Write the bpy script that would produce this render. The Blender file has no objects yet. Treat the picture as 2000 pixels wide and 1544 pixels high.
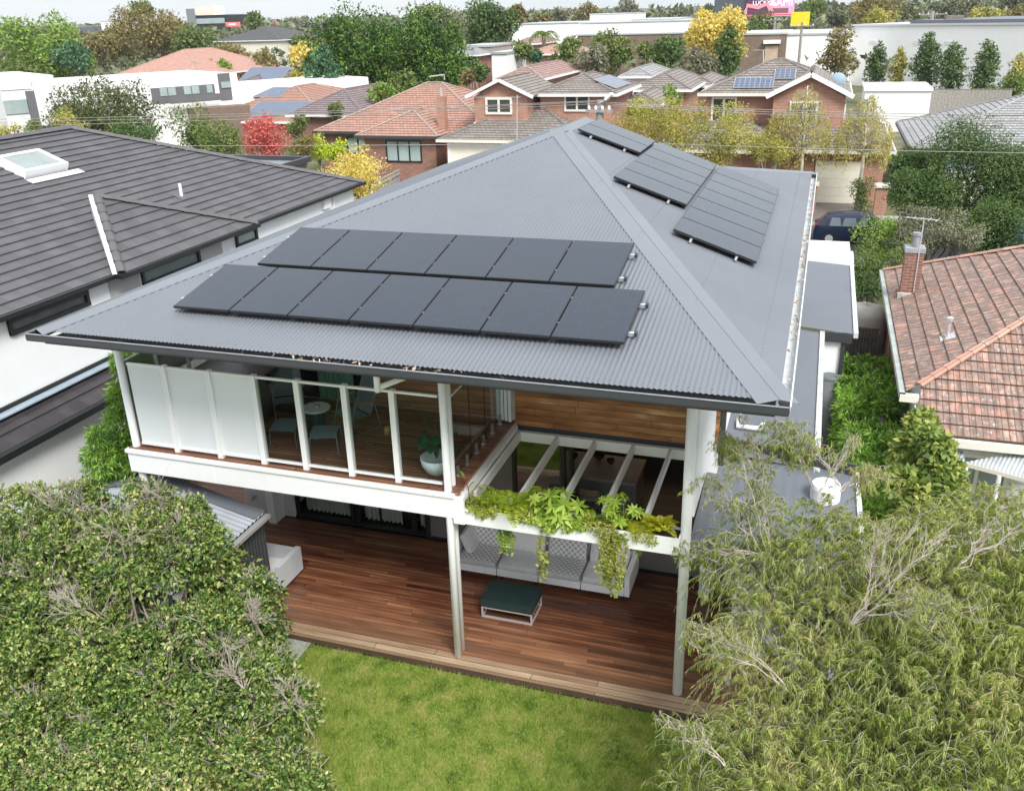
import bpy, math, random
import numpy as np
from mathutils import Vector, Matrix
S = bpy.context.scene
COL = S.collection
rng = np.random.default_rng(7)
random.seed(7)

# ------------------------------------------------------------------ camera
CAM = np.array([5.4859, -12.6385, 10.9212]); YAW, PITCH, ROLL, FPX = .3289, -.3964, -.0293, 1769.0
def cam_axes():
    cy, sy, cp, sp = math.cos(YAW), math.sin(YAW), math.cos(PITCH), math.sin(PITCH)
    fw = np.array([-sy*cp, cy*cp, sp]); r = np.array([cy, sy, 0.]); u = np.cross(r, fw)
    c, s = math.cos(ROLL), math.sin(ROLL)
    return c*r + s*u, -s*r + c*u, fw
CR, CU, CF = cam_axes()
cam = bpy.data.objects.new('camera', bpy.data.cameras.new('camera')); COL.objects.link(cam)
m = Matrix.Identity(4)
for i in range(3):
    m[i][0] = CR[i]; m[i][1] = CU[i]; m[i][2] = -CF[i]; m[i][3] = CAM[i]
cam.matrix_world = m
cam.data.sensor_width = 36; cam.data.lens = FPX*36/2000
cam.data.clip_start = .1; cam.data.clip_end = 3000
S.camera = cam
def P(u, v, x=None, y=None, z=None):
    """the world point on the plane x=, y= or z= that the survey photograph shows at (u, v)"""
    d = CF + CR*(u-1000)/FPX - CU*(v-772)/FPX
    t = (x-CAM[0])/d[0] if x is not None else (y-CAM[1])/d[1] if y is not None else (z-CAM[2])/d[2]
    return CAM + d*t

# ------------------------------------------------------------------ light
W = bpy.data.worlds.new('World'); S.world = W; W.use_nodes = True
nt = W.node_tree; nt.nodes.clear()
SUN_EL, SUN_AZ = math.radians(47), math.radians(138)
o_ = nt.nodes.new('ShaderNodeOutputWorld'); bg = nt.nodes.new('ShaderNodeBackground'); bg.inputs[1].default_value = .1
sky = nt.nodes.new('ShaderNodeTexSky'); sky.sky_type = 'NISHITA'; sky.sun_disc = False
sky.sun_elevation = SUN_EL; sky.sun_rotation = SUN_AZ
tc = nt.nodes.new('ShaderNodeTexCoord'); mp = nt.nodes.new('ShaderNodeMapping'); mp.inputs['Scale'].default_value = (1, 1, 5)
nz = nt.nodes.new('ShaderNodeTexNoise'); nz.inputs['Scale'].default_value = 2.2; nz.inputs['Detail'].default_value = 5
cr = nt.nodes.new('ShaderNodeValToRGB')
cr.color_ramp.elements[0].position = .3; cr.color_ramp.elements[0].color = (3.7, 4.0, 4.35, 1)
cr.color_ramp.elements[1].position = .7; cr.color_ramp.elements[1].color = (4.6, 4.75, 4.95, 1)
mx = nt.nodes.new('ShaderNodeMixRGB'); mx.inputs[0].default_value = .88
L = nt.links.new
L(tc.outputs['Generated'], mp.inputs[0]); L(mp.outputs[0], nz.inputs[0]); L(nz.outputs[0], cr.inputs[0])
# overcast sky: dimmer at the horizon, brighter overhead
sp_ = nt.nodes.new('ShaderNodeSeparateXYZ'); mr = nt.nodes.new('ShaderNodeMapRange'); mr.inputs[1].default_value = .04; mr.inputs[2].default_value = .8; mr.inputs[3].default_value = 1; mr.inputs[4].default_value = 1.75
vm = nt.nodes.new('ShaderNodeVectorMath'); vm.operation = 'SCALE'; L(tc.outputs['Generated'], sp_.inputs[0]); L(sp_.outputs[2], mr.inputs[0]); L(cr.outputs[0], vm.inputs[0]); L(mr.outputs[0], vm.inputs['Scale'])
L(sky.outputs[0], mx.inputs[1]); L(vm.outputs[0], mx.inputs[2]); L(mx.outputs[0], bg.inputs[0]); L(bg.outputs[0], o_.inputs[0])
sl = bpy.data.lights.new('sun', 'SUN'); sl.energy = 2.1; sl.angle = math.radians(22); sl.color = (1, .965, .9)
so = bpy.data.objects.new('sun', sl); COL.objects.link(so)
so.rotation_euler = (Vector((-math.sin(SUN_AZ)*math.cos(SUN_EL), -math.cos(SUN_AZ)*math.cos(SUN_EL), -math.sin(SUN_EL)))).to_track_quat('-Z', 'Y').to_euler()
S.view_settings.view_transform = 'Standard'; S.view_settings.look = 'None'
S.view_settings.exposure = 1.1; S.view_settings.gamma = 1; S.view_settings.use_curve_mapping = False
S.render.engine = 'CYCLES'
S.cycles.max_bounces = 6; S.cycles.diffuse_bounces = 3; S.cycles.glossy_bounces = 3; S.cycles.transmission_bounces = 4; S.cycles.transparent_max_bounces = 12
S.cycles.use_denoising = True; S.cycles.volume_bounces = 1
S.cycles.caustics_reflective = False; S.cycles.caustics_refractive = False

# ------------------------------------------------------------------ object helpers
ORG = {}
class MB:
    """collects polygons (world metres), builds ONE mesh object"""
    def __init__(s): s.v = []; s.f = []; s.uv = []; s.mi = []
    def poly(s, pts, uv=None, mi=0):
        pts = [tuple(map(float, p)) for p in pts]; b = len(s.v); s.v += pts; s.f.append(tuple(range(b, b+len(pts)))); s.mi.append(mi)
        if uv is None:
            a = np.array(pts); n = np.zeros(3)
            for i in range(len(a)): n += np.cross(a[i], a[(i+1) % len(a)])
            k = int(np.argmax(np.abs(n)))
            i, j = [(1, 2), (0, 2), (0, 1)][k]
            uv = [(p[i], p[j]) for p in pts]
        s.uv += uv
        return s
    def box(s, x0, x1, y0, y1, z0, z1, mi=0):
        if x0 > x1: x0, x1 = x1, x0
        if y0 > y1: y0, y1 = y1, y0
        p = [(x, y, z) for z in (z0, z1) for y in (y0, y1) for x in (x0, x1)]
        for q in ((0, 2, 3, 1), (4, 5, 7, 6), (0, 1, 5, 4), (2, 6, 7, 3), (0, 4, 6, 2), (1, 3, 7, 5)): s.poly([p[i] for i in q], mi=mi)
        return s
    def obox(s, c, ex, ey, ez, mi=0):
        """box of centre c and half axes ex, ey, ez"""
        c, ex, ey, ez = map(lambda a: np.array(a, float), (c, ex, ey, ez))
        p = [c + i*ex + j*ey + k*ez for k in (-1, 1) for j in (-1, 1) for i in (-1, 1)]
        lx, ly, lz = [2*np.linalg.norm(a) for a in (ex, ey, ez)]
        for q, a, b in (((0, 2, 3, 1), ly, lx), ((4, 5, 7, 6), lx, ly), ((0, 1, 5, 4), lx, lz), ((2, 6, 7, 3), lz, lx), ((0, 4, 6, 2), lz, ly), ((1, 3, 7, 5), ly, lz)):
            s.poly([p[i] for i in q], uv=[(0, 0), (a, 0), (a, b), (0, b)], mi=mi)
        return s
    def beam(s, a, b, w, h, mi=0, up=(0, 0, 1)):
        a, b = np.array(a, float), np.array(b, float); d = b-a; l = np.linalg.norm(d); d /= l
        sx = np.cross(d, up); 
        if np.linalg.norm(sx) < 1e-4: sx = np.array([1., 0, 0])
        sx /= np.linalg.norm(sx); u = np.cross(sx, d)
        return s.obox((a+b)/2, d*l/2, sx*w/2, u*h/2, mi)
    def tube(s, path, r, n=8, mi=0, caps=True):
        path = [np.array(p, float) for p in path]; rs = r if hasattr(r, '__len__') else [r]*len(path)
        rings = []
        for i, p in enumerate(path):
            d = path[min(i+1, len(path)-1)] - path[max(i-1, 0)]; d = d/(np.linalg.norm(d)+1e-9)
            a = np.cross(d, (0, 0, 1)) if abs(d[2]) < .9 else np.cross(d, (1, 0, 0)); a /= np.linalg.norm(a); b = np.cross(d, a)
            rings.append([p + rs[i]*(math.cos(t)*a + math.sin(t)*b) for t in [2*math.pi*k/n for k in range(n)]])
        b0 = len(s.v)
        for R_ in rings: s.v += [tuple(q) for q in R_]
        for i in range(len(path)-1):
            for k in range(n):
                k2 = (k+1) % n; s.f.append((b0+i*n+k, b0+i*n+k2, b0+(i+1)*n+k2, b0+(i+1)*n+k)); s.mi.append(mi); s.uv += [(k/n, i), ((k+1)/n, i), ((k+1)/n, i+1), (k/n, i+1)]
        if caps:
            for base, rev in ((b0, True), (b0+(len(path)-1)*n, False)):
                f = [base+k for k in range(n)]; f = f[::-1] if rev else f
                s.f.append(tuple(f)); s.mi.append(mi); s.uv += [(0, 0)]*n
        return s
    def lathe(s, c, prof, n=20, mi=0, ax=(1, 0), sy=1):
        """prof: list of (radius, height) round a vertical axis at c"""
        b0 = len(s.v); m_ = len(prof)
        for r, z in prof:
            for k in range(n): t = 2*math.pi*k/n; s.v.append((c[0]+r*math.cos(t), c[1]+sy*r*math.sin(t), c[2]+z))
        for i in range(m_-1):
            for k in range(n):
                k2 = (k+1) % n; s.f.append((b0+i*n+k, b0+i*n+k2, b0+(i+1)*n+k2, b0+(i+1)*n+k)); s.mi.append(mi); s.uv += [(0, 0)]*4
        return s
    def grid(s, fn, nu, nv, mi=0, uvs=1):
        b0 = len(s.v)
        for j in range(nv+1):
            for i in range(nu+1): s.v.append(tuple(map(float, fn(i/nu, j/nv))))
        for j in range(nv):
            for i in range(nu):
                a = b0+j*(nu+1)+i; s.f.append((a, a+1, a+nu+2, a+nu+1)); s.mi.append(mi)
                s.uv += [(i/nu*uvs, j/nv*uvs), ((i+1)/nu*uvs, j/nv*uvs), ((i+1)/nu*uvs, (j+1)/nv*uvs), (i/nu*uvs, (j+1)/nv*uvs)]
        return s
    def build(s, name, mats, parent=None, smooth=False, bevel=0, org=None):
        V = np.array(s.v, float)
        if parent is not None: o = np.array(ORG[parent.name])
        elif org is not None: o = np.array(org, float)
        else: o = np.array([(V[:, 0].min()+V[:, 0].max())/2, (V[:, 1].min()+V[:, 1].max())/2, V[:, 2].min()])
        me = bpy.data.meshes.new(name); me.from_pydata([tuple(p) for p in (V-o)], [], s.f)
        uvl = me.uv_layers.new(name='UVMap'); uvl.data.foreach_set('uv', np.array(s.uv, 'f').ravel())
        mats = mats if isinstance(mats, (list, tuple)) else [mats]
        for m_ in mats: me.materials.append(m_)
        if len(mats) > 1: me.polygons.foreach_set('material_index', s.mi)
        if smooth: me.polygons.foreach_set('use_smooth', [True]*len(s.f))
        me.validate(); me.update()
        ob = bpy.data.objects.new(name, me); COL.objects.link(ob); ORG[ob.name] = tuple(o)
        if parent is not None: ob.parent = parent
        else: ob.location = o
        if bevel:
            b = ob.modifiers.new('bevel', 'BEVEL'); b.width = bevel; b.segments = 2; b.limit_method = 'ANGLE'
        return ob
def tag(o, label, cat, group=None, kind=None):
    if kind: o['kind'] = kind
    if label: o['label'] = label
    if cat: o['category'] = cat
    if group: o['group'] = group
    return o
def thing(name, label, cat, loc, group=None):
    o = bpy.data.objects.new(name, None); COL.objects.link(o); o.location = loc; o.empty_display_size = .2
    ORG[o.name] = tuple(loc); return tag(o, label, cat, group)
def struct(o): o['kind'] = 'structure'; return o
def np_mesh(name, V, nper, mat, parent=None, org=(0, 0, 0), smooth=False):
    """V (N*nper, 3): N separate faces of nper corners"""
    o = np.array(ORG[parent.name]) if parent is not None else np.array(org, float)
    V = (V-o).astype('f'); N = len(V)//nper
    me = bpy.data.meshes.new(name); me.vertices.add(len(V)); me.vertices.foreach_set('co', V.ravel())
    me.loops.add(len(V)); me.loops.foreach_set('vertex_index', np.arange(len(V), dtype='i'))
    me.polygons.add(N); me.polygons.foreach_set('loop_start', np.arange(0, len(V), nper, dtype='i'))
    me.materials.append(mat); me.update(calc_edges=True)
    ob = bpy.data.objects.new(name, me); COL.objects.link(ob); ORG[ob.name] = tuple(o)
    if parent is not None: ob.parent = parent
    else: ob.location = o
    return ob
def copy_tree(o, parent=None):
    c = o.copy(); COL.objects.link(c); c.parent = parent
    ORG[c.name] = ORG.get(o.name, (0, 0, 0))
    for ch in list(o.children): copy_tree(ch, c)
    return c

# ------------------------------------------------------------------ material helpers
class NT:
    def __init__(s, name):
        s.m = bpy.data.materials.new(name); s.m.use_nodes = True; s.t = s.m.node_tree; s.t.nodes.clear()
        s.out = s.n('ShaderNodeOutputMaterial')
    def n(s, typ, **kw):
        x = s.t.nodes.new(typ)
        for k, v in kw.items():
            if k.startswith('i_'): x.inputs[k[2:].replace('_', ' ')].default_value = v
            else: setattr(x, k, v)
        return x
    def l(s, a, b): s.t.links.new(a, b)
    def bsdf(s, **kw):
        b = s.n('ShaderNodeBsdfPrincipled'); s.l(b.outputs[0], s.out.inputs[0])
        for k, v in kw.items(): b.inputs[k].default_value = v
        return b
    def noise(s, scale, detail=3, rough=.5, src='Object', vec=None, stretch=None):
        if vec is None:
            vec = s.n('ShaderNodeTexCoord').outputs[src]
        if stretch:
            mp = s.n('ShaderNodeMapping'); mp.inputs['Scale'].default_value = stretch; s.l(vec, mp.inputs[0]); vec = mp.outputs[0]
        x = s.n('ShaderNodeTexNoise'); x.inputs['Scale'].default_value = scale; x.inputs['Detail'].default_value = detail; x.inputs['Roughness'].default_value = rough
        s.l(vec, x.inputs['Vector']); return x.outputs[0]
    def ramp(s, fac, stops):
        r = s.n('ShaderNodeValToRGB'); e = r.color_ramp.elements
        while len(e) < len(stops): e.new(.5)
        for i, (p, c) in enumerate(stops): e[i].position = p; e[i].color = (*c, 1) if len(c) == 3 else c
        s.l(fac, r.inputs[0]); return r.outputs[0]
    def mix(s, fac, a, b, mode='MIX'):
        x = s.n('ShaderNodeMixRGB', blend_type=mode)
        for i, q in enumerate((fac, a, b)):
            if hasattr(q, 'is_linked'): s.l(q, x.inputs[i])
            elif isinstance(q, (int, float)): x.inputs[i].default_value = q
            else: x.inputs[i].default_value = (*q, 1)
        return x.outputs[0]
    def bump(s, b, h, strength=.3, dist=.01):
        x = s.n('ShaderNodeBump'); x.inputs['Strength'].default_value = strength; x.inputs['Distance'].default_value = dist
        s.l(h, x.inputs['Height']); s.l(x.outputs[0], b.inputs['Normal']); return x
def sc(c, k): return tuple(min(1, a*k) for a in c)
def plain(name, col, rough=.6, var=.12, scale=1.5, metal=0, spec=.5, bump=0, bscale=40, dirt=0):
    t = NT(name); b = t.bsdf(Roughness=rough, Metallic=metal); b.inputs['Specular IOR Level'].default_value = spec
    c = t.ramp(t.noise(scale, 5, .6), [(.3, sc(col, 1-var)), (.7, sc(col, 1+var))])
    if dirt: c = t.mix(t.ramp(t.noise(scale*.7, 6, .7, stretch=(1, 1, .25)), [(.52, (0, 0, 0)), (.75, (dirt,)*3)]), c, sc(col, .55))
    t.l(c, b.inputs['Base Color'])
    if bump: t.bump(b, t.noise(bscale, 3), bump, .01)
    return t.m
def brick(name, c1, c2, mortar=(.5, .46, .4), bw=.24, bh=.086, ms=.01, var=.2, rough=.85, bias=0, off=.5):
    t = NT(name); b = t.bsdf(Roughness=rough); uv = t.n('ShaderNodeTexCoord').outputs['UV']
    k = t.n('ShaderNodeTexBrick'); k.offset = off; k.inputs['Scale'].default_value = 1
    k.inputs['Brick Width'].default_value = bw; k.inputs['Row Height'].default_value = bh; k.inputs['Mortar Size'].default_value = ms; k.inputs['Mortar Smooth'].default_value = .1; k.inputs['Bias'].default_value = bias
    t.l(uv, k.inputs[0]); k.inputs['Color1'].default_value = (*c1, 1); k.inputs['Color2'].default_value = (*c2, 1); k.inputs['Mortar'].default_value = (*mortar, 1)
    c = t.mix(.7, k.outputs[0], t.ramp(t.noise(.8, 5, .7), [(.3, (1-var,)*3), (.7, (1+var*.6,)*3)]), 'MULTIPLY')
    t.l(c, b.inputs['Base Color']); return t.m
def planks(name, cols, length=2.4, width=.14, gap=.006, rough=.45, grain=1.0, spec=.4, coat=0):
    """UV in metres, boards along u"""
    t = NT(name); b = t.bsdf(Roughness=rough); b.inputs['Specular IOR Level'].default_value = spec; b.inputs['Coat Weight'].default_value = coat; b.inputs['Coat Roughness'].default_value = .25
    uv = t.n('ShaderNodeTexCoord').outputs['UV']
    sp = t.n('ShaderNodeSeparateXYZ'); t.l(uv, sp.inputs[0]); dv = t.n('ShaderNodeMath', operation='DIVIDE'); dv.inputs[1].default_value = width; t.l(sp.outputs[1], dv.inputs[0]); fl = t.n('ShaderNodeMath', operation='FLOOR'); t.l(dv.outputs[0], fl.inputs[0])
    wn = t.n('ShaderNodeTexWhiteNoise', noise_dimensions='1D'); t.l(fl.outputs[0], wn.inputs['W']); ad = t.n('ShaderNodeMath', operation='MULTIPLY_ADD'); ad.inputs[1].default_value = length*7; t.l(wn.outputs[0], ad.inputs[0]); t.l(sp.outputs[0], ad.inputs[2])
    cb = t.n('ShaderNodeCombineXYZ'); t.l(ad.outputs[0], cb.inputs[0]); t.l(sp.outputs[1], cb.inputs[1]); uv = cb.outputs[0]   # every row of boards gets its own butt joints
    k = t.n('ShaderNodeTexBrick'); k.offset = 0; k.inputs['Scale'].default_value = 1
    k.inputs['Brick Width'].default_value = length; k.inputs['Row Height'].default_value = width; k.inputs['Mortar Size'].default_value = gap; k.inputs['Mortar Smooth'].default_value = 0
    t.l(uv, k.inputs[0]); k.inputs['Color1'].default_value = (0, 0, 0, 1); k.inputs['Color2'].default_value = (1, 1, 1, 1); k.inputs['Mortar'].default_value = (.5, .5, .5, 1)
    g = t.noise(1, 5, .65, vec=uv, stretch=(.55, 14, 1)); g2 = t.noise(1, 3, .5, vec=uv, stretch=(.9, 3.2, 1))
    f = t.mix(.5, k.outputs[0], t.ramp(g, [(.3, (0, 0, 0)), (.7, (1, 1, 1))])); f = t.mix(.3*grain, f, t.ramp(g2, [(.3, (0, 0, 0)), (.7, (1, 1, 1))]))
    n = len(cols); c = t.ramp(f, [(.12+.76*i/(n-1), cc) for i, cc in enumerate(cols)])
    c = t.mix(k.outputs['Fac'], c, sc(cols[0], .25)); t.l(c, b.inputs['Base Color'])
    t.bump(b, t.mix(k.outputs['Fac'], g, (0, 0, 0)), .25, .004); return t.m
def foliage(name, cols, trans=.3, rough=.5, nscale=.7, spec=.35, nmix=.4, gain=1.45):
    cols = [sc(c_, gain) for c_ in cols]
    t = NT(name); geo = t.n('ShaderNodeNewGeometry'); f = geo.outputs['Random Per Island']
    nz_ = t.ramp(t.noise(nscale, 3), [(.3, (0, 0, 0)), (.7, (1, 1, 1))])
    ff = t.mix(nmix, f, nz_); n = len(cols)
    c = t.ramp(ff, [(.08+.84*i/(n-1), cc) for i, cc in enumerate(cols)])
    b = t.bsdf(Roughness=rough); b.inputs['Specular IOR Level'].default_value = spec; t.l(c, b.inputs['Base Color'])
    tr = t.n('ShaderNodeBsdfTranslucent'); t.l(t.mix(1, c, (1.3, 1.25, .6), 'MULTIPLY'), tr.inputs[0])
    mixs = t.n('ShaderNodeMixShader'); mixs.inputs[0].default_value = trans
    t.l(b.outputs[0], mixs.inputs[1]); t.l(tr.outputs[0], mixs.inputs[2]); t.l(mixs.outputs[0], t.out.inputs[0]); return t.m
def glassy(name, tint=(.8, .88, .86), refl=1.0, rough=.0, trans=1.0, body=(.6, .65, .65)):
    t = NT(name); tr = t.n('ShaderNodeBsdfTransparent'); tr.inputs[0].default_value = (*tint, 1)
    first = tr.outputs[0]
    if trans < 1:
        d = t.n('ShaderNodeBsdfDiffuse'); d.inputs[0].default_value = (*body, 1); a = t.n('ShaderNodeMixShader'); a.inputs[0].default_value = 1-trans
        t.l(first, a.inputs[1]); t.l(d.outputs[0], a.inputs[2]); first = a.outputs[0]
    g = t.n('ShaderNodeBsdfGlossy'); g.inputs['Roughness'].default_value = rough; g.inputs[0].default_value = (1, 1, 1, 1)
    lw = t.n('ShaderNodeLayerWeight'); lw.inputs[0].default_value = .5; pw = t.n('ShaderNodeMath', operation='POWER'); pw.inputs[1].default_value = 5; t.l(lw.outputs['Facing'], pw.inputs[0])
    mm = t.n('ShaderNodeMath', operation='MULTIPLY_ADD'); mm.inputs[1].default_value = .9; mm.inputs[2].default_value = .07*refl; mm.use_clamp = True; t.l(pw.outputs[0], mm.inputs[0])
    ms = t.n('ShaderNodeMixShader'); t.l(mm.outputs[0], ms.inputs[0]); t.l(first, ms.inputs[1]); t.l(g.outputs[0], ms.inputs[2]); t.l(ms.outputs[0], t.out.inputs[0]); return t.m
def emit(name, col, k=1):
    t = NT(name); e = t.n('ShaderNodeEmission'); e.inputs[0].default_value = (*col, 1); e.inputs[1].default_value = k; t.l(e.outputs[0], t.out.inputs[0]); return t.m
def tilemat(name, cols, tw=.3, th=.33, ms=.012, moss=None, mossamt=.5, rough=.75, wave=0, var=.25):
    """UV = (along eave, up slope) in metres; per-tile colour, lichen patches, optional pan profile"""
    t = NT(name); b = t.bsdf(Roughness=rough); uv = t.n('ShaderNodeTexCoord').outputs['UV']
    k = t.n('ShaderNodeTexBrick'); k.offset = .5 if not wave else 0; k.inputs['Scale'].default_value = 1; k.inputs['Bias'].default_value = 0
    k.inputs['Brick Width'].default_value = tw; k.inputs['Row Height'].default_value = th; k.inputs['Mortar Size'].default_value = ms; k.inputs['Mortar Smooth'].default_value = .3
    t.l(uv, k.inputs[0]); k.inputs['Color1'].default_value = (0, 0, 0, 1); k.inputs['Color2'].default_value = (1, 1, 1, 1); k.inputs['Mortar'].default_value = (.5, .5, .5, 1)
    f = t.mix(.45, k.outputs[0], t.ramp(t.noise(1.3, 4, .6, vec=uv), [(.3, (0, 0, 0)), (.7, (1, 1, 1))]))
    n = len(cols); c = t.ramp(f, [(.1+.8*i/(n-1), cc) for i, cc in enumerate(cols)])
    if moss:
        s1 = t.noise(3.2, 8, .72, vec=uv); c = t.mix(t.ramp(s1, [(.62-mossamt*.3, (0, 0, 0)), (.72-mossamt*.2, (.85,)*3)]), c, moss[0])
        s2 = t.noise(9, 6, .7, vec=uv, stretch=(1, .6, 1)); c = t.mix(t.ramp(s2, [(.56, (0, 0, 0)), (.64, (.8,)*3)]), c, moss[1])
    c = t.mix(t.ramp(k.outputs['Fac'], [(0, (0, 0, 0)), (1, (.75,)*3)]), c, sc(cols[0], .35))
    t.l(c, b.inputs['Base Color'])
    if wave:
        w = t.n('ShaderNodeTexWave', wave_type='BANDS', bands_direction='X', wave_profile='SIN'); w.inputs['Scale'].default_value = 1/wave*.314; t.l(uv, w.inputs[0]); t.bump(b, w.outputs[1], .9, .04)
    else: t.bump(b, t.noise(12, 4, vec=uv), .15, .01)
    return t.m

# ------------------------------------------------------------------ geometry helpers
def vec(*a): return np.array(a, float)
def unit(a): return np.asarray(a, float)/np.linalg.norm(a)
def clip(poly, c, lo=True):
    """clip 2D polygon (list of (s,t)) to t>=c (lo) or t<=c"""
    out = []
    for i in range(len(poly)):
        a, b = poly[i], poly[(i+1) % len(poly)]; ia, ib = ((a[1] >= c), (b[1] >= c)) if lo else ((a[1] <= c), (b[1] <= c))
        if ia: out.append(a)
        if ia != ib: k = (c-a[1])/(b[1]-a[1]); out.append((a[0]+k*(b[0]-a[0]), c))
    return out
def tiled(mb, corners, course=.33, step=.028, thick=.06, wob=.0):
    """stepped tile courses on a planar face; corners[0]->corners[1] is the eave"""
    c = [np.array(p, float) for p in corners]; e = unit(c[1]-c[0]); n = np.zeros(3)
    for i in range(len(c)): n += np.cross(c[i]-c[0], c[(i+1) % len(c)]-c[0])
    n = unit(n); n = n if n[2] > 0 else -n; u = np.cross(n, e); u = u if u[2] > 0 else -u
    pl = [((p-c[0])@e, (p-c[0])@u) for p in c]; top = max(t for _, t in pl); k = 0; t0 = 0
    while t0 < top-1e-3:
        t1 = min(t0+course, top); q = clip(clip(pl, t0), t1, False)
        if len(q) >= 3:
            h = lambda t: step*(1-(t-t0)/course)+.01
            P3 = [c[0]+e*s+u*t+n*h(t) for s, t in q]; mb.poly(P3, uv=[(s+100, t+.001) for s, t in q])
            b = sorted([s for s, t in q if t < t0+1e-6])
            if len(b) >= 2: mb.poly([c[0]+e*b[0]+u*t0+n*0., c[0]+e*b[-1]+u*t0+n*0., c[0]+e*b[-1]+u*t0+n*(step+.01), c[0]+e*b[0]+u*t0+n*(step+.01)], uv=[(100, t0)]*4)
        t0 = t1
    return e, u, n
def capping(mb, a, b, r=.09, lift=.03, seg=.4):
    """half-round ridge tiles from a to b"""
    a, b = vec(*a), vec(*b); l = np.linalg.norm(b-a); d = (b-a)/l; n = max(1, int(l/seg)); sx = unit(np.cross(d, (0, 0, 1))); up = np.cross(sx, d)
    for i in range(n):
        p, q = a+d*l*i/n, a+d*l*(i+1.06)/n
        for t0, t1 in ((0, 60), (60, 120), (120, 180)):
            f = lambda o, t, rr: o+sx*rr*math.cos(math.radians(t))+up*(rr*.7*math.sin(math.radians(t))+lift)
            mb.poly([f(p, t0, r*1.1), f(q, t0, r*.92), f(q, t1, r*.92), f(p, t1, r*1.1)], uv=[(i*.7, 0), (i*.7+.2, 0), (i*.7+.2, .1), (i*.7, .1)])
def hip_faces(x0, x1, y0, y1, z, pitch, gable=''):
    """faces (eave first) of a hip roof; gable: any of 'W','E','S','N' makes that end vertical"""
    t = math.tan(pitch); w, d = x1-x0, y1-y0
    if w >= d:
        h = d/2; ym = (y0+y1)/2; a = (x0+(0 if 'W' in gable else h), ym, z+h*t); b = (x1-(0 if 'E' in gable else h), ym, z+h*t)
        F = [[(x0, y0, z), (x1, y0, z), b, a], [(x1, y1, z), (x0, y1, z), a, b], [(x1, y0, z), (x1, y1, z), b], [(x0, y1, z), (x0, y0, z), a]]
        G = [('E', 2), ('W', 3)]
    else:
        h = w/2; xm = (x0+x1)/2; a = (xm, y0+(0 if 'S' in gable else h), z+h*t); b = (xm, y1-(0 if 'N' in gable else h), z+h*t)
        F = [[(x1, y0, z), (x1, y1, z), b, a], [(x0, y1, z), (x0, y0, z), a, b], [(x0, y0, z), (x1, y0, z), a], [(x1, y1, z), (x0, y1, z), b]]
        G = [('S', 2), ('N', 3)]
    gf = [F[i] for g, i in G if g in gable]; F = [f for i, f in enumerate(F) if not any(g in gable and i == j for g, j in G)]
    caps = [(a, b)]
    for f in F:
        if len(f) == 3: caps += [(f[0], f[2]), (f[1], f[2])]
    return F, gf, caps
# ------------------------------------------------------------------ materials
M = {}
M['roof'] = plain('roof steel', (.15, .162, .182), .42, .08, .35, spec=.5, dirt=.14)
M['cap'] = plain('roof capping', (.172, .185, .206), .45, .05, .6)
M['charcoal'] = plain('charcoal steel', (.045, .048, .055), .4, .1)
M['gutter'] = plain('gutter grey', (.2, .22, .24), .4, .15, 3)
M['gutter_pale'] = plain('gutter inside pale', (.55, .56, .56), .5, .15, 4, dirt=.8)
M['lip_glint'] = plain('gutter lip glint', (.28, .3, .33), .35, .15, 5)  # paler than the charcoal body: the lip's reflection is put into its colour
M['white'] = plain('white paint', (.85, .855, .865), .45, .04, .7)
M['offwhite'] = plain('off white render', (.82, .83, .84), .8, .04, .4, dirt=.08)
M['frost'] = plain('frosted screen', (.76, .79, .81), .25, .03, .4)
M['taupe'] = plain('taupe wall', (.17, .15, .15), .5, .06)
M['blockwall'] = brick('pale grey block wall', (.68, .66, .67), (.72, .7, .71), (.6, .58, .59), 1.2, .1, .006, .08)
M['black'] = plain('black metal', (.012, .014, .014), .4, .1)
M['soffit'] = plain('soffit', (.7, .7, .7), .7, .05)
M['deck'] = planks('deck boards', [(.04, .013, .007), (.105, .035, .018), (.2, .076, .038), (.34, .17, .09)], 2.4, .1, .005, .3, .8, .5)
M['deckpale'] = planks('bleached deck edge', [(.17, .1, .06), (.28, .18, .11), (.38, .27, .18), (.5, .38, .27)], 3.1, .15, .006, .6)
M['deckup'] = planks('upper deck boards', [(.12, .05, .032), (.22, .1, .06), (.33, .165, .1), (.48, .28, .18)], 2.6, .1, .009, .4)
M['clad'] = planks('timber cladding', [(.1, .035, .014), (.26, .1, .038), (.4, .17, .07), (.52, .27, .12), (.85, .6, .34)], 2.3, .135, .004, .45, 1.7)
M['cladx'] = planks('timber lining with painted shade', [(.14, .065, .03), (.26, .13, .06), (.38, .2, .1), (.5, .31, .17)], 2.1, .135, .004, .45, 1.2)  # eave shade and boards mirrored in the glass are put into this colour
M['glass'] = glassy('clear glass', (.78, .84, .82))
M['doorglass'] = glassy('door glass', (.86, .9, .88), .15)
M['fenceglass'] = glassy('fence glass', (.86, .9, .9), .06)
M['curtain'] = plain('curtain linen', (.58, .54, .49), .9, .1, 2)
M['greencurtain'] = plain('green tinted curtain', (.12, .26, .19), .9, .1, 2)
M['plaster'] = plain('interior plaster', (.5, .48, .46), .8, .03)
M['floorboards'] = planks('interior floor', [(.05, .04, .03), (.08, .06, .045), (.11, .085, .06)], 1.8, .18, .002, .4)
M['stone'] = plain('stone bench', (.34, .33, .31), .35, .3, 1.2)
M['steel'] = plain('brushed steel', (.55, .56, .57), .3, .05, metal=.9)
M['pv'] = None
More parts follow.
